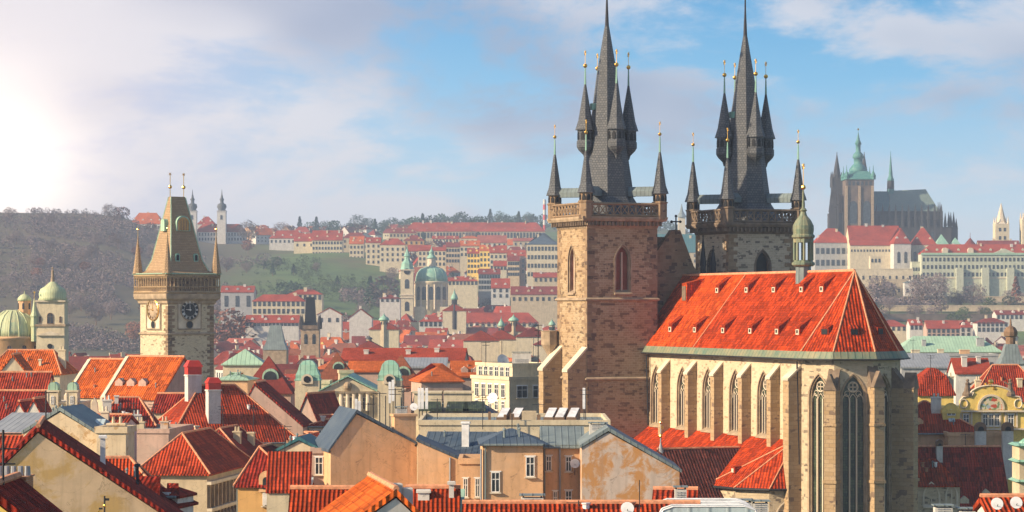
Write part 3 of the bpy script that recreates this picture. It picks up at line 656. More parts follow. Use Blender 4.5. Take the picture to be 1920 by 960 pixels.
# towers
def balustrade(m, x0, x1, y0, y1, z0, z1, n):
    for (a, b) in (((x0, y0), (x1, y0)), ((x1, y0), (x1, y1)), ((x1, y1), (x0, y1)), ((x0, y1), (x0, y0))):
        m.tube((*a, z1-.12), (*b, z1-.12), .2, None, 4); m.tube((*a, z0+.15), (*b, z0+.15), .2, None, 4)
        for k in range(n):
            p = [a[i]+(b[i]-a[i])*k/n for i in (0, 1)]; q_ = [a[i]+(b[i]-a[i])*(k+1)/n for i in (0, 1)]; c = [(p[i]+q_[i])/2 for i in (0, 1)]
            m.tube((*p, z0), (*p, z1), .13, None, 4); m.tube((*p, z0+.2), (*q_, z1-.2), .075, None, 4); m.tube((*q_, z0+.2), (*p, z1-.2), .075, None, 4)
def tower(y0, dz, wm, full):
    x0, x1, y1 = -2.1, 8.6, y0+10.7; cx, cy = (x0+x1)/2, y0+5.35
    b = MB().box(x0, x1, y0, y1, 0, 57.2+dz).build('tower_wall', M[wm], ch)
    zb, h = (47.6+dz, 6.7)
    ct = MB()
    WS = ((cx-.2, y0, 0), (x1, cy+.1, PI/2))
    for (x, y, r) in WS: ct.join(place(MB().extr(arch(2.3, h), -1, .85), x, y, zb, r))
    cut(b, ct)
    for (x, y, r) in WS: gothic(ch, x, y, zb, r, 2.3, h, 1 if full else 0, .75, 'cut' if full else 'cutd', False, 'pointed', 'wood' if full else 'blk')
    s = MB()
    for z in (46.4+dz, 35.3): 
        s.loft([[(x0-o, y0-o, z+h_), (x1+o, y0-o, z+h_), (x1+o, y1+o, z+h_), (x0-o, y1+o, z+h_)] for h_, o in ((0, .04), (.12, .32), (.3, .32), (.5, .04))])
    s.build('string_course', M['cut' if full else 'cutd'], ch)
    qs = [MB(), MB(), MB()]
    for k in range(95):
        z = 2+k*.58
        if z > 56.2+dz: break
        a, c = (1.7, .95) if k % 2 else (.95, 1.6)
        a += random.uniform(-.35, .35); c += random.uniform(-.3, .3)
        h_ = .58; qs[0].loft([[(x1-a, y0-.035, z_), (x1+.04, y0-.035, z_), (x1+.04, y0+c, z_), (x1-.02, y0+c, z_), (x1-.02, y0+.02, z_), (x1-a, y0+.02, z_)] for z_ in (z, z+.58)])
        qs[1].box(x1-.02, x1+.04, y1-a, y1+.035, z, z+.58); qs[2].box(x0-.035, x0+c, y0-.035, y0+.02, z, z+.58)
    for q_ in qs: q_.build('quoins', M['quoin'], ch)
    z = 56.6+dz
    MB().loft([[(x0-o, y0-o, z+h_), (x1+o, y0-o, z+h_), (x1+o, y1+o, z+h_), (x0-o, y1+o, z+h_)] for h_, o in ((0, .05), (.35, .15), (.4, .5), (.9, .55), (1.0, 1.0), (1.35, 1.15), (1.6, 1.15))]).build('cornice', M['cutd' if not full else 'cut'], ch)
    cb = MB()
    for k in range(19):
        t = x0-.3+k*.62; cb.box(t, t+.22, y0-.85, y0-.3, z+.35, z+.98); u_ = y0-.3+k*.62; cb.box(x1+.3, x1+.85, u_, u_+.22, z+.35, z+.98)
    cb.build('corbels', M['cutd'], ch)
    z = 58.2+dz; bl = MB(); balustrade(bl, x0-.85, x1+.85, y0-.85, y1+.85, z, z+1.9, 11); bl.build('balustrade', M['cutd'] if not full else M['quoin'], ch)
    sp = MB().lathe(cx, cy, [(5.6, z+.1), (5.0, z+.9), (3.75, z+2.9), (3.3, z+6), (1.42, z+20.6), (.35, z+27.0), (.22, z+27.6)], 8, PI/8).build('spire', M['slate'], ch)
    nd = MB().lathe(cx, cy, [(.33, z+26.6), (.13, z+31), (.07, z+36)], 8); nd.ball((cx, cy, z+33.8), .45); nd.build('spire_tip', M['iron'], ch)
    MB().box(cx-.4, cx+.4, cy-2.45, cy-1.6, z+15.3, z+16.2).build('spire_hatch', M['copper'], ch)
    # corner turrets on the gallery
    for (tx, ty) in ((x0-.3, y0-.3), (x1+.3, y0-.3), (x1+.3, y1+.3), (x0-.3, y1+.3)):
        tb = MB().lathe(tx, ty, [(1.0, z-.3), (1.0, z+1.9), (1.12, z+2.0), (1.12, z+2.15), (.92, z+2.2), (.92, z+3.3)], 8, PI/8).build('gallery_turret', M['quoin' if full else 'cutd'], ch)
        op = MB()
        for k in range(8):
            a = k*PI/4; op.join(place(MB().extr(arch(.42, .85, 'pointed', 3), -.05, .05), tx+.9*math.cos(a), ty+.9*math.sin(a), z+2.3, a+PI/2))
        op.build('turret_openings', M['blk'], tb)
        MB().lathe(tx, ty, [(1.25, z+3.3), (1.2, z+3.45), (.85, z+4.5), (.22, z+8.8), (.14, z+9.2)], 8, PI/8).build('turret_roof', M['slate'], tb)
        nn = MB().lathe(tx, ty, [(.15, z+9.1), (.08, z+11.4)], 6); nn.build('turret_needle', M['copper'], tb)
        g = MB(); g.ball((tx, ty, z+11.7), .26, 8); g.tube((tx, ty, z+11.5), (tx, ty, z+13.0), .035); g.star((tx, ty, z+13.2), .28); g.build('finial', M['gold'], tb)
        d = Vector((tx-cx, ty-cy)); d.normalize(); n_ = Vector((-d.y, d.x)); p0 = Vector((cx, cy))+d*2.5; p1 = Vector((tx, ty))-d*.8
        br = MB(); r_ = []
        for p in (p0, p1):
            r_.append([(p.x+n_.x*o, p.y+n_.y*o, z+h_) for o, h_ in ((-.55, 3.0), (.55, 3.0), (.6, 3.7), (0, 4.35), (-.6, 3.7))])
        br.loft(r_).build('link_passage', M['metalt'], tb)
    for k in range(4):
        a = k*PI/2; tx, ty = cx+3.35*math.cos(a), cy+3.35*math.sin(a); zz = z+9.9
        tb = MB().lathe(tx, ty, [(.12, zz-1.6), (.3, zz-1.0), (.95, zz-.35), (1.15, zz), (1.2, zz+.1), (1.2, zz+.9), (1.1, zz+1.0), (1.1, zz+2.5)], 8, PI/8).build('spire_turret', M['slate'], ch)
        op = MB()
        for j in range(8):
            b_ = j*PI/4; op.join(place(MB().extr(arch(.45, 1.1, 'pointed', 3), -.06, .05), tx+1.06*math.cos(b_), ty+1.06*math.sin(b_), zz+1.15, b_+PI/2))
        op.build('turret_openings', M['blk'], tb)
        MB().lathe(tx, ty, [(1.42, zz+2.5), (1.35, zz+2.7), (.98, zz+3.9), (.2, zz+8.6), (.14, zz+9)], 8, PI/8).build('turret_roof', M['slate'], tb)
        MB().lathe(tx, ty, [(.15, zz+8.9), (.08, zz+11.3)], 6).build('turret_needle', M['copper'], tb)
        g = MB(); g.ball((tx, ty, zz+11.6), .32, 8); g.tube((tx, ty, zz+11.4), (tx, ty, zz+13.2), .04); g.star((tx, ty, zz+13.4), .38); g.build('finial', M['gold'], tb)
tower(-16.9, 0, 'tower', True)
tower(5.0, -.6, 'towern', False)
for X in (-1.3, 7.7):
    m = MB().extx([(-16.8, 0), (-19.8, 0), (-19.8, 36.6), (-16.8, 39.8)], X-.85, X+.85).build('buttress', M['butt'], ch)
    MB().loft([[(X-.95, -19.95, 36.5), (X+.95, -19.95, 36.5), (X+.95, -19.95, 36.85), (X-.95, -19.95, 36.85)], [(X-.95, -16.85, 39.75), (X+.95, -16.85, 39.75), (X+.95, -16.85, 40.1), (X-.95, -16.85, 40.1)]]).build('coping', M['cutl'], m)
cbx = MB().lathe(-2.6, -17.9, [(.3, 38.6), (1.0, 39.8), (1.25, 40.2), (1.25, 42.0), (1.35, 42.1), (1.3, 42.2)], 8, PI/8).build('corner_balcony', M['cut'], ch)
# west gable stump between the towers
MB().box(1.4, 3.2, -3.5, -.4, 30, 55.6).build('gable_pier', M['cutd'], ch)
MB().extx([(-6, 30), (3.2, 30), (3.0, 49.5), (1.6, 51.5), (-.5, 56.6), (-1.8, 56.6), (-6, 51)], 3.21, 4.2).build('west_gable', M['quoin'], ch)
m = MB(); m.tube((3.6, -.9, 56.4), (3.6, -.9, 58.6), .11); m.tube((3.6, -1.6, 57.8), (3.6, -.2, 57.8), .11); 
for c in ((3.6, -1.6, 57.8), (3.6, -.2, 57.8), (3.6, -.9, 58.6)): m.ball(c, .2, 6)
m.build('gable_cross', M['iron'], ch)
for (yy, zt) in ((2.0, 55.8), (3.6, 54.2)):
    m = MB().lathe(6.5, yy, [(.42, 49), (.42, 51.5), (.5, 51.6), (.05, zt)], 8)
    for k in range(7): m.ball((6.5, yy, 51.5+k*.55), .46-.05*k, 6, .35)
    m.build('pinnacle', M['iron'], ch)
# south aisle with lean-to roof and rounded chapel end
ap2 = [(8.6, -15), (43, -15), (48.6, -13.9), (52.2, -11.0), (53.3, -7.4), (8.6, -7.45)]
MB().prism([(x, y) for x, y in ap2], 0, 22.9).build('aisle_wall', M['apse'], ch)
T0 = (8.6, -7.42, 28.9); T1 = (52.2, -7.42, 28.9)
ex2 = [(8.6, -15.6, 22.9), (43.1, -15.6, 22.9), (49.0, -14.4, 22.9), (52.8, -11.3, 22.9), (53.9, -7.42, 22.9)]
al = MB().poly([ex2[0], ex2[1], T1, T0]).build('aisle_roof', M['tchurch'], ch)
m = MB()
for i in (1, 2, 3): m.poly([ex2[i], ex2[i+1], T1])
m.build('chapel_roof', M['thip'], ch)
m = MB(); 
for i in (1, 2, 3): m.tube(ex2[i], T1, .1)
m.build('ridge_cap', M['cap'], al)
m = MB(); m.wire([(x, y, z-.05) for x, y, z in ex2], .16, 6); m.build('gutter', M['iron'], al)
lk('dormer', cached('wd2', lambda: wedge(1.0, .8, .77, .1).mesh('dormer', M['tchurch'])), al, (46.5, -13.2, 24.6))
MB().box(-.3, .3, -.08, -.01, .1, .6).build('dormer_front', M['cutl'], al, loc=(46.5, -13.2, 24.6))
for (x, y, r) in ((50.4, -12.5, .68), (52.8, -9.2, 1.27), (46, -14.5, .19)): gothic(ch, x, y, 15.5, r, 1.9, 5.6, 1, .35, 'cutl', False)
pch = house('church_porch', 'lower wing under dark brown tiles with a gilded finial, against the church side', 'porch', *c2w(35.3, -21), 0, CYAW, 11.4, 11.2, 20.8, 27.2, 'gable', 'y', 'apse', 'tbrown', near=1, ov=.3)
m = MB(); m.lathe(5.7, .3, [(.5, 27), (.1, 28.3), (.05, 30.8)], 8); m.build('finial_pole', M['metall'], pch)
m = MB(); m.ball((5.7, .3, 29.2), .25); m.ball((5.7, .3, 30.9), .2); m.box(5.7, 6.5, .28, .32, 30.1, 30.5); m.build('finial', M['gold'], pch)
# ------------------------------------------------------------------ clock tower
D2 = 512; OX = PX(315, D2); TW = 10.4
tt = thing('clock_tower', (OX, D2, 0), 'tall square stone clock tower with a steep wedge roof and arcaded gallery', 'tower', None, math.radians(38.7))
b = MB().box(0, TW, 0, TW, 0, 47).build('wall', M['clock'], tt)
ct = MB().join(place(MB().extr(arch(1.3, 4.6), -1, .7), 0, TW-5.1, 30.0, -PI/2)); cut(b, ct)
gothic(tt, 0, TW-5.1, 30.0, -PI/2, 1.3, 4.6, 0, .6, 'cut', False, 'pointed', 'blk')
qn = MB(); q2 = MB()
for k in range(64):
    z = 6+k*.62
    if z > 46: break
    a = 1.5 if k % 2 else .9
    qn.loft([[(-.04, -.04, z_), (a, -.04, z_), (a, .02, z_), (.02, .02, z_), (.02, 2.4-a, z_), (-.04, 2.4-a, z_)] for z_ in (z, z+.57)]); q2.box(TW-a, TW+.04, -.04, .02, z, z+.57)
qn.build('quoins', M['quoin'], tt); q2.build('quoins', M['quoin'], tt)
s = MB().loft([[(-o, -o, z), (TW+o, -o, z), (TW+o, TW+o, z), (-o, TW+o, z)] for z, o in ((39.9, .04), (40.05, .3), (40.25, .3), (40.45, .04))]); s.build('string_course', M['cut'], tt)
def rnd(a0, a1, z0, z1): pass
for (lx_, ly_, rz_, dark) in ((4.75, -.02, 0, True), (-.02, TW-5.3, -PI/2, False)):
    pw = 5.6 if dark else 5.4
    pn = MB().box(-pw/2, pw/2, -.16, .05, 40.9, 47.0).build('clock_panel', M['cutl'], tt, loc=(lx_, ly_, 0), rz=rz_)
    MB().wire([(-pw/2+.15, -.22, 41.1), (pw/2-.15, -.22, 41.1), (pw/2-.15, -.22, 46.95), (-pw/2+.15, -.22, 46.95), (-pw/2+.15, -.22, 41.1)], .14).build('panel_border', M['cut'], pn)
    dz_ = 44.85; R_ = 2.05
    dm = MB().lathe(0, 0, [(R_, 0), (R_, .14)], 32).xf(Matrix.Translation((0, -.17, dz_)) @ Matrix.Rotation(PI/2, 4, 'X'))
    dl = dm.build('clock_dial', M['blk'] if dark else M['cut'], tt, loc=(lx_, ly_, 0), rz=rz_)
    cir = lambda r, n=28: [(r*math.cos(2*PI*i/n), -.34, dz_+r*math.sin(2*PI*i/n)) for i in range(n+1)]
    MB().wire(cir(R_), .13, 6).build('dial_rim', M['gold'] if not dark else M['cut'], dl)
    nm = MB(); ROM = ['XII', 'I', 'II', 'III', 'IIII', 'V', 'VI', 'VII', 'VIII', 'IX', 'X', 'XI']
    for k, txt in enumerate(ROM):
        wd = {'I': .11, 'V': .24, 'X': .24}; tot = sum(wd[c] for c in txt); xx = -tot/2; an = -k*PI/6
        for c in txt:
            w_ = wd[c]; x0_, x1_ = xx+.03, xx+w_-.03; r0, r1 = 1.36, 1.84
            for (xa, ra, xb, rb) in ({'I': [((x0_+x1_)/2, r0, (x0_+x1_)/2, r1)], 'V': [(x0_, r1, (x0_+x1_)/2, r0), (x1_, r1, (x0_+x1_)/2, r0)], 'X': [(x0_, r1, x1_, r0), (x1_, r1, x0_, r0)]}[c]):
                P_ = [(xa*math.cos(an)-ra*math.sin(an), -.35, dz_+xa*math.sin(an)+ra*math.cos(an)), (xb*math.cos(an)-rb*math.sin(an), -.35, dz_+xb*math.sin(an)+rb*math.cos(an))]
                nm.tube(P_[0], P_[1], .038, None, 4)
            xx += w_
    if dark: nm.wire(cir(1.3), .02)
    nm.build('numerals', M['frame'] if dark else M['framed'], dl)
    hd = MB()
    for an, ln_, wd_ in ((-275, .95, .10), (-357, 1.6, .07)):
        a = math.radians(an); hd.tube((.25*math.sin(a), -.42, dz_-.25*math.cos(a)), (-ln_*math.sin(a), -.42, dz_+ln_*math.cos(a)), wd_, wd_*.4, 4)
    hd.build('hands', M['frame'] if dark else M['gold'], dl)
    wn = MB().lathe(0, 0, [(.72, 0), (.72, .1)], 20).xf(Matrix.Translation((0, -.17, 41.95)) @ Matrix.Rotation(PI/2, 4, 'X')).build('round_window', M['blk'], tt, loc=(lx_, ly_, 0), rz=rz_)
    MB().wire([(.76*math.cos(2*PI*i/18), -.25, 41.95+.76*math.sin(2*PI*i/18)) for i in range(19)], .09).build('window_rim', M['cut'], wn)
MB().loft([[(-o, -o, z), (TW+o, -o, z), (TW+o, TW+o, z), (-o, TW+o, z)] for z, o in ((45.9, .05), (46.2, .35), (46.6, .4), (47.0, .9), (47.6, 1.0), (48.0, 1.0))]).build('cornice', M['cut'], tt)
g = MB(); o = .85
MB().box(-.2, TW+.2, -.2, TW+.2, 48, 51.4).build('gallery_core', M['quoin'], tt)
def arcade(m, n=14):
    for (a, b_) in (((-o, -o), (TW+o, -o)), ((TW+o, -o), (TW+o, TW+o)), ((TW+o, TW+o), (-o, TW+o)), ((-o, TW+o), (-o, -o))):
        m.tube((*a, 51.5), (*b_, 51.5), .3, None, 4); m.tube((*a, 48.25), (*b_, 48.25), .3, None, 4); m.tube((*a, 49.35), (*b_, 49.35), .12, None, 4)
        for k in range(n):
            p = [a[i]+(b_[i]-a[i])*k/n for i in (0, 1)]; q_ = [a[i]+(b_[i]-a[i])*(k+1)/n for i in (0, 1)]; c = [(p[i]+q_[i])/2 for i in (0, 1)]
            m.tube((*p, 48.1), (*p, 51.5), .13, None, 4); m.tube((*p, 50.7), (*c, 51.35), .09, None, 4); m.tube((*q_, 50.7), (*c, 51.35), .09, None, 4); m.tube((*c, 48.3), (*c, 49.35), .07, None, 4)
arcade(g); g.build('gallery', M['butt'], tt)
c = TW/2
MB().loft([[(c-a, c-b_, z), (c+a, c-b_, z), (c+a, c+b_, z), (c-a, c+b_, z)] for z, a, b_ in ((51.75, 6.25, 6.25), (51.95, 6.25, 6.25), (52.1, 5.3, 5.3), (52.5, 4.5, 4.5), (54.6, 3.6, 3.6), (67.0, 1.65, .45), (67.1, 1.55, .4))]).build('roof', M['slate2'], tt)
rf = [k for k in bpy.data.objects if k.parent == tt and k.name.startswith('roof')][0]
e = MB()
for sx_ in (-1, 1):
    for sy_ in (-1, 1): e.wire([(c+sx_*4.5, c+sy_*4.5, 52.5), (c+sx_*3.6, c+sy_*3.6, 54.6), (c+sx_*1.65, c+sy_*.45, 67.0)], .13)
e.wire([(-1.1, -1.1, 51.9), (TW+1.1, -1.1, 51.9), (TW+1.1, TW+1.1, 51.9), (-1.1, TW+1.1, 51.9), (-1.1, -1.1, 51.9)], .12); e.build('copper_edging', M['copperl'], rf)
for (tx, ty) in ((-.35, -.35), (TW+.35, -.35), (TW+.35, TW+.35), (-.35, TW+.35)):
    q_ = MB().lathe(tx, ty, [(1.05, 51.95), (.85, 53.0), (.16, 58.4), (.08, 59.4)], 8, PI/8).build('corner_spirelet', M['slate2'], tt)
    f_ = MB().ball((tx, ty, 60.7), .2, 8); f_.tube((tx, ty, 59), (tx, ty, 61.3), .05); f_.build('finial', M['gold'], q_)
for s_ in (-1, 1):
    f_ = MB(); f_.tube((c+s_*1.55, c, 67), (c+s_*1.55, c, 71.3), .07); f_.ball((c+s_*1.55, c, 69.0), .38); f_.star((c+s_*1.55, c, 71.5), .33); f_.build('finial', M['gold'], tt)
yb = c-3.6+(60.6-54.6)*3.15/12.4
d = MB().extr(arch(3.1, 3.0, 'round', 6, c, 60.3), yb-.35, yb+2.2).build('dormer', M['copperl'], rf)
MB().extr(arch(2.6, 2.6, 'round', 6, c, 60.4), yb-.42, yb-.36).build('dormer_opening', M['ochre'], rf)
mm = MB()
for k in range(5): mm.box(c-1.2+k*.6-.06, c-1.2+k*.6+.06, yb-.5, yb-.43, 60.4, 61.6+.9*math.sin(PI*(k+.5)/5))
mm.build('dormer_bars', M['quoin'], rf)
for aa in (-1, 1):
    for dd in (0,):
        MB().extr(arch(1.0, 1.6, 'round', 5, c+aa*2.1, 54.3), c-3.75, c-2.8).build('dormer', M['copper'], rf)
        MB().extr(arch(.6, 1.15, 'round', 5, c+aa*2.1, 54.5), c-3.8, c-3.76).build('dormer_opening', M['blk'], rf)
MB().extr(arch(1.4, 2.4, 'round', 5), -.4, 1.8).build('dormer', M['copperl'], rf, loc=(c-2.9, c, 60.3), rz=-PI/2)
# ------------------------------------------------------------------ foreground and middle-distance buildings
def loc_front(o, px):       # local x on the front face seen at column px
    x, y = o.location.x, o.location.y; t = o.rotation_euler.z
    return solve_len(x, y, math.cos(t), math.sin(t), px)
def fwin(o, px, py, w=.9, h=1.7, near=2, **k):   # window on the front: px centre, py of its sill
    a = loc_front(o, px); t = o.rotation_euler.z; yy = o.location.y+a*math.sin(t)
    return hwin(o, a, -.03, PZ(py, yy)-o.location.z, 0, w, h, near, **k)
def mast(x, y, z0, z1, label, arms=3, parentless=True, r=.04):
    o = thing('aerial_mast', (x, y, z0), label, 'aerial', 'aerials on the roofs')
    MB().tube((0, 0, -.3), (0, 0, z1-z0), r).build('pole', M['iron'], o)
    m = MB()
    for k in range(arms): zz = (z1-z0)*(1-.12*k)-.15; m.tube((-.7+.12*k, 0, zz), (.7-.12*k, 0, zz), r*.6, None, 4)
    if arms: m.build('aerial_arms', M['iron'], o)
    return o
def dish(x, y, z, label, r=.5, rz=0.0):
    o = thing('satellite_dish', (x, y, z), label, 'dish', 'satellite dishes', rz)
    me = MB().lathe(0, 0, [(.03, 0), (r*.5, .06), (r*.85, .17), (r, .26)], 14).xf(Matrix.Translation((0, 0, .7)) @ Matrix.Rotation(PI/2-.35, 4, 'X')); me.build('bowl', M['awhite'], o, True)
    MB().tube((0, .05, -.3), (0, .05, .7), .04).tube((0, 0, .5), (0, -.5, .75), .02).build('bracket', M['iron'], o)
    return o
def vents(x, y, z, w, d, h, label, cat='vent box', mat='white'):
    o = thing('vent_box', (x, y, z), label, cat, 'white vent boxes on the roofs')
    MB().bev(-w/2, w/2, -d/2, d/2, -1.5, h, .03).build('housing', M[mat], o)
    MB().box(-w/2-.1, w/2+.1, -d/2-.1, d/2+.1, h+.12, h+.2).build('lid', M['metalt'], o); m = MB()
    for sx_ in (-1, 1):
        for sy_ in (-1, 1): m.box(sx_*w*.4-.04, sx_*w*.4+.04, sy_*d*.4-.04, sy_*d*.4+.04, h, h+.12)
    m.build('lid_feet', M['iron'], o); m2 = MB()
    for k in range(4): m2.box(-w*.35, w*.35, -d/2-.03, -d/2-.005, h*.3+k*.14, h*.3+k*.14+.05)
    m2.build('louvre', M['metall'], o)
    return o
H = hs
# --- left foreground
o = H('gabled_house', 'big stained beige gable wall under a dark red roof, left of the hipped house', 'house', -175, 1048, 168, 8.5, 420, ('m', 12), 808, ty='gable', ridge='y', wall='stained', roof='tdark', near=2, apf=.41, ov=.25, chim=((12.3, 6.5, .35, .35, 1.0, 'awhite'), (14.6, 8.5, .2, .2, .8, 'iron')))
o = H('yellow_gabled_house', 'yellow gabled house with a plain dark red roof in the bottom left corner', 'house', -260, 1117, 98, 0, 220, ('m', 5.5), 928, ty='gable', ridge='y', wall='yellow', roof='tdark', near=1, ov=.3)
rt = [k for k in bpy.data.objects if k.parent == o and k.name.startswith('roof')][0]
xo = o.location.x; c_ = MB().box(PX(-30, 104)-xo, PX(52, 104)-xo, 5.6, 7.2, 25, PZ(896, 104)).box(PX(-32, 104)-xo, PX(54, 104)-xo, 5.5, 7.3, PZ(896, 104)+.003, PZ(893, 104)).build('chimney', M['brick'], rt)
for k in range(5): MB().lathe(PX(-4+13*k, 104)-xo, 6.4, [(.13, PZ(893, 104)), (.11, PZ(875, 104))], 10).build('chimney_pot', M['metall'], rt)
mast(PX(6, 100), 100, 36.5, PZ(806, 100), 'tall thin aerial mast in front of the left edge gable', 3, r=.05)
o = H('flaky_house', 'narrow gabled house with flaking cream walls and a grey sheet roof', 'house', 44, 812, 232, -8, 181, ('m', 6.5), 770, ty='gable', ridge='y', wall='flaky', roof='metalt', near=1, ov=.15, sky=((6, 3, 0, .9, 1.2),))
H('flat_block', 'low flat-topped cream block with rust stains, behind the big beige gable', 'house', 181, 812, 229, -4, 236, ('m', 3.5), 812, ty='flat', wall='flaky', roof='metalt', near=1, chim=((1.6, .9, 1.5, .9, 0.5, 'flaky'),))
H('flat_annex', 'grey felt-roofed low building right of the rusty cream block', 'house', 214, 812, 325, -6, 316, ('m', 13), 800, ty='flat', wall='pink', roof='metalt', near=1, chim=((2, 5, 1.2, .8, .9, 'sand'), (4.2, 9, 1.0, .7, .8, 'flaky2')))
H('ribbed_roof_house', 'house with a ribbed red hipped roof tucked behind the beige gable slope', 'house', 110, 955, 205, 6, 312, ('m', 10), 858, ty='hip', ridge='x', wall='cream', roof='tstripe2', near=1, hipd=3.0)
H('low_hipped_house', 'small dark red hipped roof low beside the ribbed red one', 'house', 196, 958, 188, -12, 292, ('m', 8), 893, ty='hip', ridge='x', wall='white', roof='tdark', near=1, cap=False, hipd=2.8)
H('roof_lodge', 'tiny white walled roof lodge with a dark red hipped cap', 'roof lodge', 285, 931, 192, -14, 333, ('m', 3.2), 906, ty='hip', ridge='x', wall='white', roof='tdark', near=2, cap=False, ov=.22, wins=(('f', 1, 1, .7, .9, PZ(948, 192), 3, .3),))
o = H('ornate_hipped_house', 'hipped red roof house with cream side wall and a row of arched facade windows', 'house', 258, 889, 296, -8, 388, ('m', 21), 812, ty='hip', ridge='y', wall='sand', roof='tstripe', near=2, hipd=4.2, ov=.5)
L_ = (solve_len(o.location.x, o.location.y, math.cos(math.radians(-8)), math.sin(math.radians(-8)), 388))
for k in range(11): hwin(o, L_+.03, 1.4+k*1.75, PZ(946, 303), PI/2, .85, 2.6, 1, 'framed', 'round')
m = MB()
for k in range(12): m.box(L_, L_+.3, .3+k*1.75, .75+k*1.75, PZ(948, 303), PZ(903, 303))
m.build('pilasters', M['cut'], o)
m = MB()
for z, d in ((PZ(900, 303), .5), (PZ(949, 303), .6)): m.box(L_, L_+d, 0, 20.5, z, z+.35)
m.build('cornice', M['cutl'], o)
m = MB()
for k in range(14): m.lathe(L_+.45, .8+k*1.5, [(.55, PZ(962, 303)), (.1, PZ(951, 303))], 6)
m.build('awnings', M['cutd'], o)
H('rear_hipped_house', 'long dark red hipped roof directly behind the ornate hipped house', 'house', 330, 872, 330, -8, 468, ('m', 16), 803, ty='hip', ridge='y', wall='cream', roof='tdark', near=2, hipd=3.5, chim=((6.6, 5, .9, .7, 1.2, 'sand'), (7.2, 10, .8, .8, 1.4, 'sand')))
o = H('ochre_house', 'ochre fronted house with a dark red roof, a skylight and round attic windows', 'house', 446, 912, 262, -8, 562, ('m', 13), 838, ty='hip', apf=.2, ridge='y', wall='ochre', roof='tdark', near=2, hipd=3.8, wins=(('f', 5, 2, .8, 1.9, PZ(948, 262), 3.1, 3.4),), sky=((6.8, 2.6, 0, .5, 1.0),))
for px in (500, 528, 553): 
    a = loc_front(o, px); q = MB().extr(arch(1.5, 2.1, 'round', 5), -.3, 1.6).build('dormer', M['peach'], o, loc=(a, .1, PZ(922, 262))); MB().extr(arch(.7, 1.2, 'round', 5, 0, .3), -.36, -.31).build('dormer_opening', M['glass'], q)
H('big_ribbed_house', 'very large ribbed red roof with two tall white chimneys capped in red', 'house', 316, 835, 345, 24, 560, 258, 722, ty='hip', ridge='x', wall='cream', roof='tstripe', near=2, hipd=6.5, sky=((1.8, 6.5, -PI/2, .6, 1.2),), ov=.3,
  chim=((5.5, 7.0, 1.9, 1.5, 2.4, 'white', 1.9), (7.0, 2.9, 1.7, 1.3, 3.9, 'white', 1.6), (4.2, 1.2, .5, .4, 1.0, 'cutl')))
H('pink_gabled_house', 'pinkish bare gable wall sloping down right of the very large ribbed roof', 'house', 452, 770, 368, -4, 568, ('m', 9), 722, ty='gable', ridge='y', wall='pink', roof='tdark', near=1, apf=.22, he2=PZ(800, 368), ov=.12)
H('striped_lean_to', 'steep striped red roof facing forward, left of the peach gable', 'lean-to', 500, 922, 250, 2, 581, ('m', 3.2), 855, ty='shed', ridge='x', wall='cream', roof='tstripe', near=1, ov=.15)
H('blue_gabled_house', 'cream gable with turquoise sheet roofing above the striped lean-to', 'house', 516, 848, 268, -4, 606, ('m', 7), 825, ty='gable', ridge='y', wall='cream', roof='copperb', near=1, ov=.35)
o = H('pink_ornate_house', 'narrow pink ornamented house corner squeezed beside the peach gable wall', 'house', 584, 850, 266, 0, 612, ('m', 9), 850, ty='flat', wall='pink', roof='metalt', near=2, wins=(('f', 1, 3, .8, 1.8, PZ(890, 266), 3.2, .3),))
H('yellow_hipped_house', 'pale yellow house with a bright red hipped roof left of the blue sheet roof', 'house', 575, 800, 372, -12, 634, ('m', 9), 778, ty='hip', ridge='x', wall='cream', roof='tred', near=2, wins=(('f', 4, 2, .7, 1.4, PZ(824, 372), 3, .4),), chim=((4.4, 2.4, .7, .7, 1.6, 'sand'), (1.8, 2.0, .5, .5, .6)))
H('brown_gabled_house', 'brown-red steep roof with an orange slope beside the pinkish gable', 'house', 555, 792, 400, -20, 596, ('m', 10), 742, ty='gable', ridge='y', wall='fpink' if 0 else 'pink', roof='tdark', near=1)
H('small_red_house', 'small low red roof in front of the pale yellow hipped house', 'house', 548, 824, 340, -12, 596, ('m', 6), 810, ty='hip', ridge='x', wall='cream', roof='tstripe', near=1)
o = H('peach_gabled_house', 'tall bare peach gable with a dark blue roof slope and rooftop masts', 'house', 620, 842, 262, 14, 782, ('m', 9.5), 774, ty='gable', ridge='y', wall='peach', roof='metal', near=1, apf=.30, ov=.25, he2=PZ(832, 266))
a1 = loc_front(o, 740); a2 = loc_front(o, 780); MB().box(a1, a2, .02, 1.6, 28, PZ(779, 266)).box(a1-.15, a2+.15, -.1, 1.75, PZ(779, 266)+.003, PZ(777, 266)+.12).build('chimney', M['peach'], o)
MB().lathe(loc_front(o, 704), -.02, [(.12, 0), (.12, .03)], 10).xf(Matrix.Translation((loc_front(o, 696), 0, PZ(835, 264))) @ Matrix.Rotation(PI/2, 4, 'X')).build('vent_hole', M['blk'], o)
for px, py, a in ((700, 740, 0), (712, 735, 1), (723, 742, 0), (741, 728, 2), (757, 722, 2), (752, 745, 0), (690, 755, 1), (772, 735, 0)):
    mast(PX(px, 270), 270, PZ(800, 270), PZ(py, 270), 'thin pole aerial standing among several on the peach gable roof', a, r=.06)
for k, (px, py) in enumerate(((731, 716), (737, 712), (668, 748), (674, 752))):
    t_ = thing('antenna_panel', (PX(px, 272), 272, PZ(785, 272)), 'white upright antenna panel on a pole above the peach gable roof', 'antenna', 'white antenna panels')
    MB().tube((0, 0, -2), (0, 0, PZ(py, 272)-PZ(785, 272)), .05).build('pole', M['iron'], t_); zt = PZ(py, 272)-PZ(785, 272); MB().bev(-.14, .14, -.12, .0, zt-2.2, zt, .03).build('panel', M['awhite'], t_)
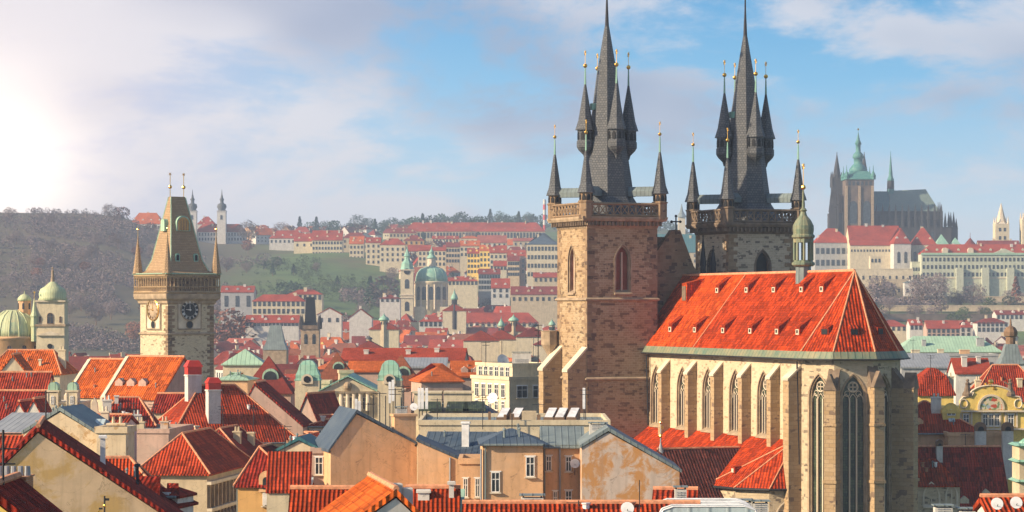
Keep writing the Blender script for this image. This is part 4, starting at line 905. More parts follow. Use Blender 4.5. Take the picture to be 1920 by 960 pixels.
vents(PX(752, 268), 268.3, PZ(779, 268), 1.2, .9, .7, 'white equipment cabinet on the peach chimney block'); dish(PX(776, 268), 268, PZ(777, 268), 'small dish at the right end of the peach chimney block', .4)
H('sloping_peach_house', 'peach wall with a sloping top between the bare gable and windowed peach house', 'house', 783, 866, 259, 0, 872, ('m', 8), 828, ty='shed', ridge='y', shed_hi='a', wall='peach', roof='metal', near=1, ov=.15); o = [k for k in bpy.data.objects if k.name.startswith('sloping_peach_house')][0]; MB().tube((loc_front(o, 844), -.12, 0), (loc_front(o, 844), -.12, PZ(858, 259)), .09).build('drainpipe', M['metall'], o)
H('blue_roof_house', 'dark blue-grey roof with a white chimney, left of the windowed peach house', 'house', 790, 866, 272, -6, 915, ('m', 13), 815, ty='gable', ridge='x', wall='peach', roof='metal', near=1, chim=((4.2, 3.2, .75, .6, 2.6, 'awhite'),))
# --- middle foreground
o = H('peach_courtyard_house', 'windowed peach house with a blue-grey hipped roof and tall drainpipe', 'house', 905, 834, 240, 2, 1018, ('m', 9.5), 803, ty='hip', ridge='x', wall='peach', roof='metal', near=2, hipd=2.6, ov=.3)
for px, py, w_, h_ in ((929, 923, .8, 1.85), (994, 894, .8, 1.85)): fwin(o, px, py, w_, h_)
MB().tube((-.15, -.15, 0), (-.15, -.15, PZ(842, 240)), .09).build('drainpipe', M['metall'], o)
o = H('peach_rear_wing', 'narrow recessed peach wing with slit windows, left of the hipped peach house', 'wing', 862, 870, 251, 0, 908, ('m', 7), 870, ty='flat', wall='peach', roof='metalt', near=2)
for px in (873, 895): fwin(o, px, 932, .45, 1.8)
o = H('peach_side_wing', 'peach wing with a light grey roof between hipped house and flaking gable', 'wing', 1016, 838, 244, 0, 1094, ('m', 10), 806, ty='gable', ridge='x', wall='peach', roof='metalt', near=2, ov=.25)
for px, py, w_, h_ in ((1029, 883, .5, 1.4), (1066, 884, .55, 1.4), (1041, 955, .4, 1.7), (1066, 954, .6, 1.7)): fwin(o, px, py, w_, h_)
MB().tube((loc_front(o, 1050), -.2, 0), (loc_front(o, 1050), -.2, PZ(842, 244)), .1).build('drainpipe', M['metall'], o); dish(PX(1078, 243), 243.2, PZ(885, 243), 'round dish fixed to the peach wing wall beside the flaking gable', .45)
o = H('flaking_gable_house', 'broad low gable with flaking grey and rust-coloured render below the church tower', 'house', 1091, 838, 236, 0, 1274, ('m', 11), 808, ty='gable', ridge='y', wall='flaky2', roof='metalt', near=1, apf=.27, he2=PZ(884, 236), ov=.2, sky=())
vents(PX(1124, 238), 242, PZ(812, 240), 1.6, 1.0, .7, 'white box on the roof ridge above the flaking gable')
o = H('flat_parapet_building', 'long flat-roofed cream building with slanted skylights below the church tower', 'building', 786, 797, 288, 0, 1142, ('m', 18), 797, ty='flat', wall='cream', roof='metalt', near=1)
sl = [(940, 789, 0), (965, 789, 0), (1028, 791, 0), (1048, 791, 0), (1070, 791, 0)]
rt = [k for k in bpy.data.objects if k.parent == o and k.name.startswith('roof')][0]
for px, py, _ in sl:
    x = PX(px, 296)-o.location.x; q = MB().loft([[(x-.55, 6, 0), (x+.55, 6, 0), (x+1.1, 9, 0), (x, 9, 0)], [(x-.55, 6, .45), (x+.55, 6, .45), (x+1.1, 9, 1.35), (x, 9, 1.35)]]).build('skylight', M['framed'], rt, loc=(0, 0, PZ(797, 288)+.1))
    MB().loft([[(x-.45, 6.1, .5), (x+.45, 6.1, .5), (x+1.0, 8.9, 1.38), (x+.1, 8.9, 1.38)], [(x-.45, 6.1, .56), (x+.45, 6.1, .56), (x+1.0, 8.9, 1.44), (x+.1, 8.9, 1.44)]]).build('skylight_glass', M['awhite'], q)
for px, w_, h_ in ((960, .5, 1.0), (947, .3, .9), (992, 1.6, 1.3), (1010, .4, .9), (918, .3, 1.2)):
    x = PX(px, 292)-o.location.x; MB().bev(x-w_/2, x+w_/2, 3, 3.6, 0, h_).build('chimney', M['sand' if w_ > 1 else 'framed'], rt, loc=(0, 0, PZ(797, 288)+.12))
o = H('loft_building', 'cream loft building with grey sheet roof and big slanted panes', 'building', 790, 788, 318, 0, 938, ('m', 14), 752, ty='hip', ridge='x', wall='cream', roof='metal', near=1, hipd=2.5, ov=.2)
rt = [k for k in bpy.data.objects if k.parent == o and k.name.startswith('roof')][0]
for px in (802, 858): x = PX(px, 322)-o.location.x; MB().box(x-1.7, x+1.7, 4.5, 8, 2, PZ(737, 324)).box(x-1.9, x+1.9, 4.3, 8.2, PZ(737, 324)+.003, PZ(735, 324)+.1).build('roof_penthouse', M['cream'], rt)
for px in (808, 858, 890):
    x = PX(px, 322)-o.location.x; MB().loft([[(x-1.4, 2.0, PZ(771, 320)), (x+1.4, 2.0, PZ(771, 320)), (x+1.2, 3.6, PZ(757, 322)), (x-1.2, 3.6, PZ(757, 322))], [(x-1.4, 2.0, PZ(771, 320)+.3), (x+1.4, 2.0, PZ(771, 320)+.3), (x+1.2, 3.6, PZ(757, 322)+.3), (x-1.2, 3.6, PZ(757, 322)+.3)]]).build('skylight', M['glassg'], rt)
H('low_cream_terrace', 'low cream parapet terrace with a little railing in front of the loft building', 'building', 790, 812, 300, 0, 930, ('m', 7), 812, ty='flat', wall='cream', roof='metalt', near=1, wins=(('f', 5, 1, .9, .5, PZ(822, 300), 3, .6),))
for k, px in enumerate((1095, 786, 792, 800)):
    t_ = thing('antenna_panel', (PX(px, 300), 300, PZ(790, 300)), 'white antenna panel against the brown church tower' if k == 0 else 'white upright antenna panel left of the loft building', 'antenna', 'white antenna panels')
    MB().tube((0, 0, -1), (0, 0, 3.9), .06).build('pole', M['iron'], t_); MB().bev(-.16, .16, -.14, -.02, 1.4, 3.8, .03).build('panel', M['awhite'], t_)
# white modern block behind
o = H('modern_block', 'white modern flat-roofed block with ribbon rows of square windows', 'building', 955, 713, 400, 30, 1032, 884, 713, ty='flat', wall='cream', roof='metalt', near=2, wins=(('l', 5, 1, 1.2, 2.0, PZ(744, 405), 4, .8), ('l', 5, 1, 1.0, 1.4, PZ(768, 405), 4, .8), ('f', 2, 1, 1.9, 1.9, PZ(745, 404), 4, .8)))
H('setback_storey_building', 'upper setback storey of the white modern block below the rooftop dishes', 'building', 961, 688, 405, 30, 1040, 893, 688, ty='flat', wall='cream', roof='metalt', near=2, base=0, wins=(('l', 6, 1, 1.2, 1.8, PZ(708, 412), 4, .6), ('r', 2, 1, 1, 1.4, PZ(706, 420), 3)))
dish(PX(942, 415), 415, PZ(686, 415), 'large white dish on the modern block roof', 1.1, .6); dish(PX(924, 380), 380, PZ(756, 380), 'dish low in front of the modern block', .8, -.4)
vents(PX(978, 416), 416, PZ(686, 416), 3.0, 2.0, 2.0, 'white plant box at the middle of the modern block roof'); vents(PX(1000, 418), 418, PZ(686, 418), 1.8, 1.8, 1.4, 'white plant box nearest the church tower on the modern block')
mast(PX(911, 412), 412, PZ(686, 412), PZ(640, 412), 'slim pole aerial on the left side of the modern block roof', 2, r=.07); mast(PX(1009, 412), 412, PZ(686, 412), PZ(608, 412), 'tallest pole aerial, right side of the modern block roof', 3, r=.09)
# two-domed baroque building
DY = 430
bt = thing('domed_theatre', (PX(553, DY), DY, 0), 'cream baroque building with a pediment between two green domes', 'building')
X = lambda px: PX(px, DY)-PX(553, DY)
b = MB().box(X(556), X(750), .8, 16, 0, PZ(737, DY)).build('wall', M['cream'], bt)
MB().box(X(552), X(754), .4, 16.2, PZ(737, DY)+.003, PZ(735, DY)+.1).build('cornice', M['cutl'], bt)
for px0, px1 in ((553, 599), (708, 753)):
    zt = PZ(714, DY); c0 = (X(px0)+X(px1))/2; r_ = (X(px1)-X(px0))/2
    t1 = MB().box(X(px0), X(px1), -.1, 2*r_, 0, zt).build('corner_tower', M['cream'], bt)
    MB().loft([[(c0-r, r_-r, z), (c0+r, r_-r, z), (c0+r, r_+r, z), (c0-r, r_+r, z)] for r, z in ((r_*1.06, zt), (r_*1.06, zt+.2), (r_*.96, zt+.35), (r_*.97, zt+.9), (r_*.78, zt+1.7), (r_*.76, zt+1.9), (r_*.66, zt+2.6), (r_*.4, zt+3.2), (r_*.1, zt+3.35))]).build('dome', M['copper'], t1)
    MB().extr(arch(1.9, 1.6, 'round', 6, c0, zt-.5), -.45, .6).build('dome_window', M['cutl'], t1); MB().lathe(0, 0, [(.55, 0), (.55, .06)], 14).xf(Matrix.Translation((c0, -.47, zt+.25)) @ Matrix.Rotation(PI/2, 4, 'X')).build('oculus', M['blk'], t1)
za = PZ(735, DY)
pm = MB().extr([(X(600), za+.1), (X(704), za+.1), (X(652), za+2.3)], .2, 3).build('pediment', M['cream'], bt)
MB().loft([[(X(600)-.3, y, za+.05), (X(652), y, za+2.5), (X(704)+.3, y, za+.05), (X(704)+.3, y, za+.25), (X(652), y, za+2.75), (X(600)-.3, y, za+.25)] for y in (-.2, 16)]).build('pediment_roof', M['copper'], bt)
for px in (612, 727): hwin(bt, X(px), .75, PZ(768, DY), 0, 3.4, 2.4, 1, 'cutl' if 0 else 'frame', 'round')
for k, px in enumerate((640, 652, 664, 676, 690)):
    MB().lathe(X(px), .1, [(.42, PZ(770, DY)), (.34, PZ(738, DY)-.1), (.5, PZ(738, DY))], 10).build('column', M['cutl'], bt)
for px in (646, 658, 670, 683): hwin(bt, X(px), .77, PZ(768, DY), 0, .7, 2.0, 1)
m = MB(); m.ball((X(652), .1, za+1.0), .7, 8); m.box(X(646), X(658), 0, .2, za+.2, za+.8); m.build('pediment_relief', M['cut'], bt)
# brown pyramid roofs and other mid-distance roofs
def arched_dormer(o, x, y, z, w_):
    d = MB().extr(arch(w_, w_*.75, 'round', 6), 0, 2.5).build('dormer', M['copperl'], o, loc=(x, y, z)); MB().extr(arch(w_*.8, w_*.6, 'round', 6), -.08, -.02).build('dormer_window', M['glass'], d)
for i, (x0_, x1_, py, pyr, Y, px) in enumerate(((455, 545, 738, 667, 452, 500), (598, 662, 712, 660, 470, 626), (712, 790, 728, 664, 462, 747))):
    o = H('pyramid_roofed_block', ('brown-red pyramid roof with an arched green dormer left of the left dome', 'brown pyramid roof with an arched dormer between the two green domes', 'brown pyramid roof with an arched dormer behind the right green dome')[i], 'building', x0_, py, Y, 0, x1_, ('m', PX(x1_, Y)-PX(x0_, Y)), pyr, ty='pyr', wall='pink', roof='fbrown' if i else 'fdark', near=0)
    w_ = PX(x1_, Y)-PX(x0_, Y); arched_dormer(o, w_*.56, w_*.16, PZ(py, Y)+(PZ(pyr, Y)-PZ(py, Y))*.33, w_*.34)
for a in (
 ('green_pavilion', 'square pavilion with a pale green pyramid roof right of the clock tower', 'pavilion', 418, 684, 470, 0, 494, ('m', 7), 654, dict(ty='pyr', wall='cream', roof='copperl', near=1, wins=(('f', 5, 1, .8, 1.4, 26, 3, .5),))),
 ('green_flat_roof', 'low pale green flattish roof below the square green pavilion', 'building', 404, 712, 440, -6, 464, ('m', 8), 698, dict(ty='hip', ridge='x', wall='peach', roof='copperl', near=1)),
 ('orange_roof_house', 'long bright orange roof between the brown pyramid roofs', 'house', 652, 697, 480, -2, 738, ('m', 8), 681, dict(ty='gable', ridge='x', wall='pink', roof='forange', near=0)),
 ('long_red_building', 'long even red roof running behind the two green domes', 'building', 640, 676, 560, -3, 870, ('m', 12), 656, dict(ty='gable', ridge='x', wall='pink', roof='fred', near=0, chim=((5, 3, 1, 1, 1), (14, 3, 1, 1, 1), (20, 4, 1, .8, 1)))),
 ('pale_blue_roof', 'flat pale blue sheet roof right of the long red roof', 'building', 756, 690, 500, 0, 836, ('m', 10), 674, dict(ty='shed', ridge='x', wall='pink', roof='metall', near=0)),
 ('orange_hipped_house', 'orange hipped roof left of the white modern block', 'house', 790, 716, 440, 12, 868, ('m', 10), 681, dict(ty='hip', ridge='x', wall='pink', roof='forange', near=1)),
 ('orange_house', 'orange roof touching the white modern block on its left', 'house', 850, 706, 452, 5, 905, ('m', 9), 680, dict(ty='gable', ridge='x', wall='pink', roof='forange', near=1, dorm=((2, .8, 0, 1.2), (4, .8, 0, 1.2)))),
 ('turret_house', 'cream cube shaped roof turret between brown roof and pediment', 'roof turret', 637, 700, 445, 10, 662, ('m', 2.4), 690, dict(ty='flat', wall='sand', roof='copperl', near=1, wins=(('f', 3, 1, .4, .8, 32, 3, .2),))),
 ('white_block', 'plain white block with a brown roof behind the left green dome', 'building', 590, 720, 440, 0, 617, ('m', 6), 693, dict(ty='flat', wall='cream', roof='metalt', near=0)),
 ('left_orange_roof', 'broad bright orange roof plane left of the clock tower', 'house', 128, 742, 400, -22, 222, ('m', 13), 677, dict(ty='gable', ridge='x', wall='cream', roof='torange', near=1, verge=True)),
 ('tower_side_roof', 'steep bright orange roof touching the clock tower on its left', 'house', 196, 745, 385, -24, 300, ('m', 13), 672, dict(ty='gable', ridge='x', wall='pink', roof='torange', near=1, verge=True, dorm=((1.4, 1.6, 0, 1.3), (3.4, 1.6, 0, 1.3), (5.4, 1.6, 0, 1.3)))),
 ('church_side_house', 'orange hipped roof in front of the domed church at the left edge', 'house', -30, 702, 440, -4, 112, ('m', 12), 656, dict(ty='hip', ridge='x', wall='cream', roof='torange', near=1, hipd=2.5, chim=((12, 5, 1.2, .8, 2.6, 'cream'), (9, 2, .4, .4, 1, 'cream')))),
 ('triangle_gable_house', 'small cream triangular gable edged with orange tiles at the left edge', 'house', -4, 703, 405, 0, 52, ('m', 6), 668, dict(ty='gable', ridge='y', wall='cream', roof='torange', near=1)),
 ('wide_red_house', 'wide ribbed red roof below the cream triangular gable', 'house', -30, 744, 385, 0, 84, ('m', 10), 702, dict(ty='gable', ridge='x', wall='cream', roof='tred', near=1)),
 ('dark_roof_house', 'plain dark red roof at the left edge above two small white gables', 'house', -30, 785, 355, -3, 74, ('m', 9), 737, dict(ty='gable', ridge='x', wall='cream', roof='tdark', near=1)),
 ('small_gable_house', 'leftmost of two small white gables with red edging', 'house', 24, 778, 330, -6, 48, ('m', 5), 757, dict(ty='gable', ridge='y', wall='white', roof='tred', near=1, ov=.2)),
 ('small_gable_house', 'second small white gable, nearest the twin green turrets', 'house', 48, 780, 328, -6, 78, ('m', 5), 752, dict(ty='gable', ridge='y', wall='white', roof='tred', near=1, ov=.2)),
 ('blue_shed_house', 'low blue-grey sheet roof at the left edge behind the beige gable', 'house', -30, 818, 262, -10, 52, ('m', 8), 780, dict(ty='shed', ridge='x', wall='white', roof='metall', near=1, chim=((6, 1.2, .9, .6, .8),))),
 ('left_edge_house', 'red tiled roof at the left edge just above the beige gable', 'house', -30, 866, 235, 0, 40, ('m', 8), 822, dict(ty='gable', ridge='x', wall='white', roof='tred', near=1)),
 ('patched_roof_house', 'dark red hipped roof with a pale worn patch below the orange roofs', 'house', 186, 800, 335, 6, 288, ('m', 10), 745, dict(ty='hip', ridge='x', wall='pink', roof='tdark', near=1, hipd=2, chim=((.9, 1.8, 1.1, .9, 1.9), (4.6, 1.0, 1.2, .8, .6), (2.0, 4.0, .5, .4, .8)))),
 ('low_red_house', 'low red roof between the grey sheet roof and patched roof', 'house', 165, 800, 300, -4, 232, ('m', 7), 783, dict(ty='gable', ridge='x', wall='white', roof='tred', near=1, chim=((1.6, 1.6, .9, .7, 1.1, 'cutl'),))),
 ('white_gable_house', 'white gable with dark red roof at the foot of the clock tower', 'house', 286, 772, 372, -5, 345, ('m', 8), 742, dict(ty='gable', ridge='x', wall='cream', roof='tdark', near=1)),
 ('tower_foot_house', 'ribbed red roof between the clock tower foot and the red capped chimneys', 'house', 292, 748, 420, 0, 356, ('m', 7), 720, dict(ty='gable', ridge='x', wall='white', roof='tred', near=1)),
):
    o = H(*a[:-1], **a[-1])
# twin-turret house front
tz = 352; tf = thing('turreted_house_front', (PX(80, tz), tz, 0), 'ornate pale yellow house front with two green-domed turrets', 'house')
Xt = lambda px: PX(px, tz)-PX(80, tz)
MB().box(0, Xt(152), .5, 8, 0, PZ(757, tz)).build('wall', M['cream'], tf); MB().box(-.1, Xt(153), .3, 8.1, PZ(757, tz)+.003, PZ(755, tz)+.1).build('cornice', M['cutl'], tf)
for p0, p1 in ((88, 109), (124, 145)):
    q = MB().box(Xt(p0), Xt(p1), 0, 2.4, 0, PZ(735, tz)).box(Xt(p0)-.12, Xt(p1)+.12, -.12, 2.5, PZ(735, tz)+.003, PZ(733, tz)+.1).build('turret', M['cream'], tf); c0 = (Xt(p0)+Xt(p1))/2
    MB().extr(arch(1.3, 1.05, 'round', 6, c0, PZ(733, tz)+.1), .2, 2.2).build('turret_dome', M['copperl'], q); hwin(tf, c0, -.03, PZ(758, tz), 0, .45, 1.1, 1); 
    MB().ball((c0, 1, PZ(717, tz)+.1), .14, 6).build('dome_ball', M['gold'], q); m = MB(); m.box(c0-.75, c0-.6, -.08, 0, PZ(760, tz), PZ(737, tz)); m.build('turret_pilaster', M['cutl'], q); MB().box(c0+.6, c0+.75, -.08, 0, PZ(760, tz), PZ(737, tz)).build('turret_pilaster', M['cutl'], q)
st = thing('rooftop_statue_niche', (PX(177, 340), 340, PZ(783, 340)), 'small carved stone gable ornament with an orange panel beside the white chimney', 'ornament')
MB().extr([(-.9, -2), (.9, -2), (.9, .4), (.45, .8), (.35, 1.9), (0, 2.6), (-.35, 1.9), (-.45, .8), (-.9, .4)], 0, .5).build('carved_gable', M['cutl'], st); MB().extr(arch(.7, 1.2, 'pointed', 4, 0, -.4), -.05, -.01).build('panel', M['ochre'], st)
# --- right side
H('cloister_roof_house', 'very broad plain dark red roof filling the bottom right corner', 'house', 1704, 1040, 350, 2, 1908, ('m', 22), 842, ty='gable', ridge='x', wall='cream', roof='tdark', near=1, dorm=((8.5, 5.0, 0, 1.2), (11.6, 5.8, 0, 1.1)))
o = H('stone_chapel', 'low stone chapel with pointed arch window under a ribbed red roof', 'chapel', 1694, 912, 338, 2, 1800, ('m', 7), 860, ty='hip', ridge='x', wall='apse', roof='tstripe', near=1, cap=False, hipd=2.4)
gothic(o, 3.6, -.02, PZ(972, 318), 0, 1.8, 2.9, 1, .35, 'cutl', True); gothic(o, 6.2, -.02, PZ(972, 318), 0, 1.2, 2.6, 1, .35, 'cutl', False)
o = H('peach_roof_house', 'peach walled house with a ribbed red roof right of the church apse', 'house', 1640, 813, 378, -3, 1845, ('m', 13), 752, ty='hip', ridge='x', wall='peach', roof='tstripe', near=2, hipd=7.5, chim=((9.2, 4.4, 1.4, 1.1, 1.9, 'white'),), dorm=((6.6, 1.6, 0, 1.0),), sky=((11.2, 2.2, 0, .9, .7),))
H('peach_terrace_wall', 'long low peach building under the ribbed roof, ending at arched white chimneys', 'building', 1778, 818, 374, 0, 1890, ('m', 5), 818, ty='flat', wall='peach', roof='metalt', near=1)
for px, lab in ((1838, 'white chimney with a rounded dark hood left of its twin, below the yellow facade'), (1889, 'white chimney with a rounded hood close to the right edge of the picture'), (1761, 'small dark rounded hood poking over the broad dark roof beside the church')):
    y_ = 372.5 if px != 1761 else 360; k = thing('hooded_chimney', (PX(px, y_), y_, PZ(845, y_)), lab, 'chimney'); w_ = .75 if px != 1761 else .4
    ht = PZ(808 if px != 1761 else 836, y_)-PZ(845, y_); MB().box(-w_, w_, -.5, .5, -4, ht).build('shaft', M['white'], k); MB().extr(arch(2*w_+.1, 1.0*w_+.5, 'round', 6, 0, ht+.002), -.55, .55).build('hood', M['framed'], k); MB().extr(arch(1.1*w_, .8*w_, 'round', 5, 0, ht+.05), -.6, -.56).build('hood_opening', M['blk'], k)
yf = 385; fx = lambda px: PX(px, yf)-PX(1785, yf)
nv = thing('yellow_facade_house', (PX(1785, yf), yf, 0), 'yellow ornate facade with a curved gable and an arched picture mosaic', 'building')
zt = PZ(766, yf); MB().box(0, fx(1935), .3, 12, 0, zt).build('wall', M['yellow'], nv)
prof = [(fx(1800), zt-.5), (fx(1800), PZ(752, yf)), (fx(1806), PZ(745, yf)), (fx(1822), PZ(743, yf)), (fx(1826), PZ(737, yf))]+[(fx(1858)+3.1*math.cos(a), PZ(742, yf)+1.45*math.sin(a)) for a in [PI-PI*k/12 for k in range(1, 12)]]+[(fx(1892), PZ(737, yf)), (fx(1896), PZ(743, yf)), (fx(1912), PZ(745, yf)), (fx(1916), PZ(752, yf)), (fx(1916), zt-.5)]
MB().extr(prof, 0, .9).build('curved_gable', M['yellow'], nv); up = [(x, z) for x, z in prof[1:-1]]
MB().wire([(x, -.05, z+.05) for x, z in up], .14).build('gable_coping', M['cutl'], nv)
zc = PZ(768, yf)
def mosaic():
    t = NT('mosaic'); v = t.n('ShaderNodeTexVoronoi'); v.inputs['Scale'].default_value = 2.6; t.l(t.uv.outputs['UV'], v.inputs[0])
    r = t.n('ShaderNodeValToRGB'); r.color_ramp.interpolation = 'CONSTANT'; e = r.color_ramp.elements
    e[0].color = (.55, .50, .38, 1); e[1].position = .3; e[1].color = (.45, .08, .04, 1)
    for p, c in ((.5, (.16, .25, .12, 1)), (.68, (.62, .5, .3, 1)), (.85, (.3, .38, .42, 1))): k = e.new(p); k.color = c
    sp = t.n('ShaderNodeSeparateColor'); t.l(v.outputs['Color'], sp.inputs[0]); t.l(sp.outputs[0], r.inputs[0]); return t.done(r.outputs[0], .5)
ms_ = MB().extr(arch(3.3, 1.95, 'round', 8, fx(1858), zc), -.06, -.01).build('mosaic', mosaic(), nv); 
MB().ring(arch(3.9, 2.25, 'round', 8, fx(1858), zc), arch(3.3, 1.95, 'round', 8, fx(1858), zc), -.2, .02).build('mosaic_frame', M['cutl'], nv)
MB().box(fx(1790), fx(1925), -.3, .3, zt-.5, zt-.25).box(fx(1790), fx(1925), -.3, .3, PZ(806, yf), PZ(803, yf)).build('cornice', M['cutl'], nv)
for px, w_ in ((1812, .9), (1848, .75), (1859, .75), (1870, .75), (1896, .9)): hwin(nv, fx(px), .26, PZ(799, yf), 0, w_, 1.75, 2)
m = MB()
for px in (1802, 1822, 1842, 1853.5, 1864.5, 1876, 1886, 1907): m.box(fx(px)-.13, fx(px)+.13, .12, .3, PZ(802, yf), zt-.52)
m.build('pilasters', M['cutl'], nv)
m = MB()
for k in range(26): m.ball((fx(1842)+random.uniform(0, 2.6), .1, PZ(818, yf)+random.uniform(0, .8)), random.uniform(.14, .26), 6)
m.build('gilded_relief', M['gold'], nv); m = MB()
for k in range(14): a = random.uniform(0, PI); m.ball((fx(1858)+1.1*math.cos(a), .1, PZ(730, yf)+1.1*math.sin(a)*random.random()), random.uniform(.15, .3), 6)
m.ball((fx(1858), .1, PZ(722, yf)+.5), .4, 6); m.build('crest', M['gold'], nv)
MB().lathe(fx(1805), -.1, [(.55, 0), (.55, .1)], 14).xf(Matrix.Identity(4)) 
for px in (1807, 1909): MB().wire([(fx(px)+.55*math.cos(2*PI*i/12), -.08, PZ(757, yf)+.65*math.sin(2*PI*i/12)) for i in range(13)], .1).build('round_medallion', M['cutl'], nv)
for i, px in enumerate((1815, 1895)):     # stone figures on the parapet
    s_ = thing('parapet_sculpture', (PX(px, yf), yf+.4, PZ(743, yf)), ('dark sculpture group left of the curved yellow gable', 'dark sculpture group right of the curved yellow gable')[i], 'sculpture')
    m = MB().lathe(0, 0, [(.75, 0), (.8, .3), (.5, .8), (.42, 1.2), (.3, 1.6), (.34, 1.9), (.12, 2.15)], 8); m.tube((.1, 0, 1.5), (.9*(-1)**i, 0, 2.1), .13); m.ball((.75*(-1)**i, 0, .7), .42, 6); m.ball((0, 0, 2.3), .24, 8); m.build('figures', M['cutd'], s_)
o = H('small_yellow_gable', 'small yellow gable with a fan window left of the yellow facade', 'house', 1768, 775, 380, 0, 1800, ('m', 6), 775, ty='flat', wall='yellow', roof='metalt', near=1)
MB().extr(arch(2.0, 1.5, 'round', 6, 1.2, PZ(775, 380)), 0, .5).build('round_gable', M['yellow'], o); hwin(o, 1.2, -.05, PZ(779, 380), 0, 1.2, .9, 1, 'frame', 'round')
for a in (
 ('red_mansard', 'red mansard roof with pale chimneys right behind the church apse', 'house', 1722, 742, 430, 0, 1788, ('m', 9), 690, dict(ty='mansard', wall='yellow', roof='tred', near=1, chim=((5.2, 2, 1.6, 1.2, 1.0, 'cream'),))),
 ('wide_red_mansard', 'wide red mansard roof behind the yellow facade at the right edge', 'house', 1826, 752, 440, 0, 1965, ('m', 10), 684, dict(ty='hip', ridge='x', wall='yellow', roof='tred', near=1, hipd=4, chim=((1.2, 3, .9, .9, 1.5, 'cream'), (8, 2, .8, .8, 1.2, 'cream')))),
 ('grey_metal_roof', 'pale grey sheet roof right of the choir roof', 'building', 1690, 690, 560, 0, 1790, ('m', 10), 666, dict(ty='shed', ridge='x', wall='grey', roof='metall', near=0)),
 ('copper_roof_hall', 'long hall with a bright pale green copper roof', 'building', 1686, 660, 700, 0, 1878, ('m', 16), 630, dict(ty='hip', ridge='x', wall='cream', roof='copperl', near=0, hipd=5, chim=((7, 3, 1, 1, 1.5, 'grey'), (22, 3, 2, 1.2, 2, 'grey')))),
 ('balustraded_building', 'long grey parapet building in front of the green copper roof', 'building', 1690, 668, 640, 0, 1872, ('m', 12), 668, dict(ty='flat', wall='grey', roof='metalt', near=0, wins=(('f', 16, 1, .8, 1.4, PZ(690, 640), 3, 1),), chim=((4, 4, 2, 1, 1.2, 'cream'), (10, 3, 1.4, 1, 1.4, 'cream'), (16, 4, 2.4, 1, 1.2, 'peach')))),
 ('red_wing', 'small red roof with white chimney between mansard and green copper roof', 'house', 1792, 700, 520, 0, 1858, ('m', 9), 675, dict(ty='gable', ridge='x', wall='white', roof='fred', near=0, chim=((2, 2, 1, 1, 2), (5, 3, .8, .8, 1.4)))),
 ('corner_white_house', 'little white gabled house with red roof at the very bottom right', 'house', 1856, 966, 150, 0, 1960, ('m', 4), 942, dict(ty='gable', ridge='x', wall='white', roof='tstripe2', near=1)),
):
    H(*a[:-1], **a[-1])
t_ = thing('baroque_turret', (PX(1895, 500), 500, 0), 'dark baroque onion turret on a white base by the right edge', 'tower')
MB().box(-2.2, 2.2, -2.2, 2.2, 0, PZ(682, 500)).build('base', M['white'], t_)
MB().loft([[(-r, -r, z), (r, -r, z), (r, r, z), (-r, r, z)] for r, z in ((2.5, PZ(682, 500)), (2.3, PZ(680, 500)), (1.6, PZ(665, 500)), (1.15, PZ(648, 500)), (1.0, PZ(645, 500)))]).build('skirt_roof', M['metalt'], t_)
MB().lathe(0, 0, [(.95, PZ(645, 500)), (.95, PZ(632, 500)), (1.25, PZ(630, 500)), (1.35, PZ(622, 500)), (.9, PZ(614, 500)), (.25, PZ(611, 500)), (.1, PZ(597, 500))], 10).build('onion_cap', M['framed'], t_)
t_ = thing('stone_corner_tower', (PX(1925, 205), 205, 0), 'weathered yellow-green tower edge with copper ledges cut by the right border', 'tower')
MB().box(-.75, 2, -1, 2, 0, PZ(838, 205)).build('wall', M['sand'], t_)
for k, z in enumerate((838, 868, 905)): MB().loft([[(-.75-o_, -1-o_, z_), (2.2, -1-o_, z_), (2.2, 2, z_), (-.75-o_, 2, z_)] for z_, o_ in ((PZ(z, 205), .05), (PZ(z, 205)+.15, .35), (PZ(z, 205)+.3, .02))]).build('copper_ledge', M['copper'], t_)
MB().lathe(.4, .3, [(1.0, PZ(838, 205)+.2), (.9, PZ(828, 205)), (.3, PZ(818, 205))], 8).build('copper_cap', M['copper'], t_)
for px, py, w_, lab in ((1768, 952, 1.1, 'pale box vent at the bottom edge below the stone chapel'), (1812, 958, 1.0, 'striped orange and white vent stub at the bottom edge'), (1425, 944, 1.0, 'white roof vent box just right of the glass barrel vault'), (1390, 942, 1.3, 'wide white roof vent box behind the glass barrel vault')):
    vents(PX(px, 165), 165, PZ(py+22, 165), w_, .8, .75, lab)
dish(PX(1868, 148), 148, PZ(950, 148)-.6, 'dish on the left at the very bottom right corner', .35); dish(PX(1904, 148), 148, PZ(948, 148)-.6, 'dish on the right at the very bottom right corner', .35)
# --- bottom centre
o = H('orange_roof_cottage', 'bright orange roof with white gable and three white chimneys, bottom centre', 'house', 600, 1030, 130, 9.8, 845, ('m', 11), 930, ty='gable', ridge='y', wall='white', roof='torange', near=1, ov=.15, apf=.58)
rt = [k for k in bpy.data.objects if k.parent == o and k.name.startswith('roof')][0]
for px, py in ((725, 904), (745, 906), (764, 914)):
    x = PX(px, 142)-o.location.x; cc = Vector((x, 142-130, 0)); t = math.radians(-9.8); cx_, cy_ = cc.x*math.cos(t)-cc.y*math.sin(t), cc.x*math.sin(t)+cc.y*math.cos(t)
    MB().bev(cx_-.26, cx_+.26, cy_-.3, cy_+.3, 30, PZ(py, 142), .05).build('chimney', M['white'], rt)
H('ribbed_roof_strip', 'strip of ribbed red roof at the bottom left of the orange cottage', 'house', 545, 985, 165, 0, 668, ('m', 4), 925, ty='gable', ridge='x', wall='cream', roof='tstripe2', near=1)
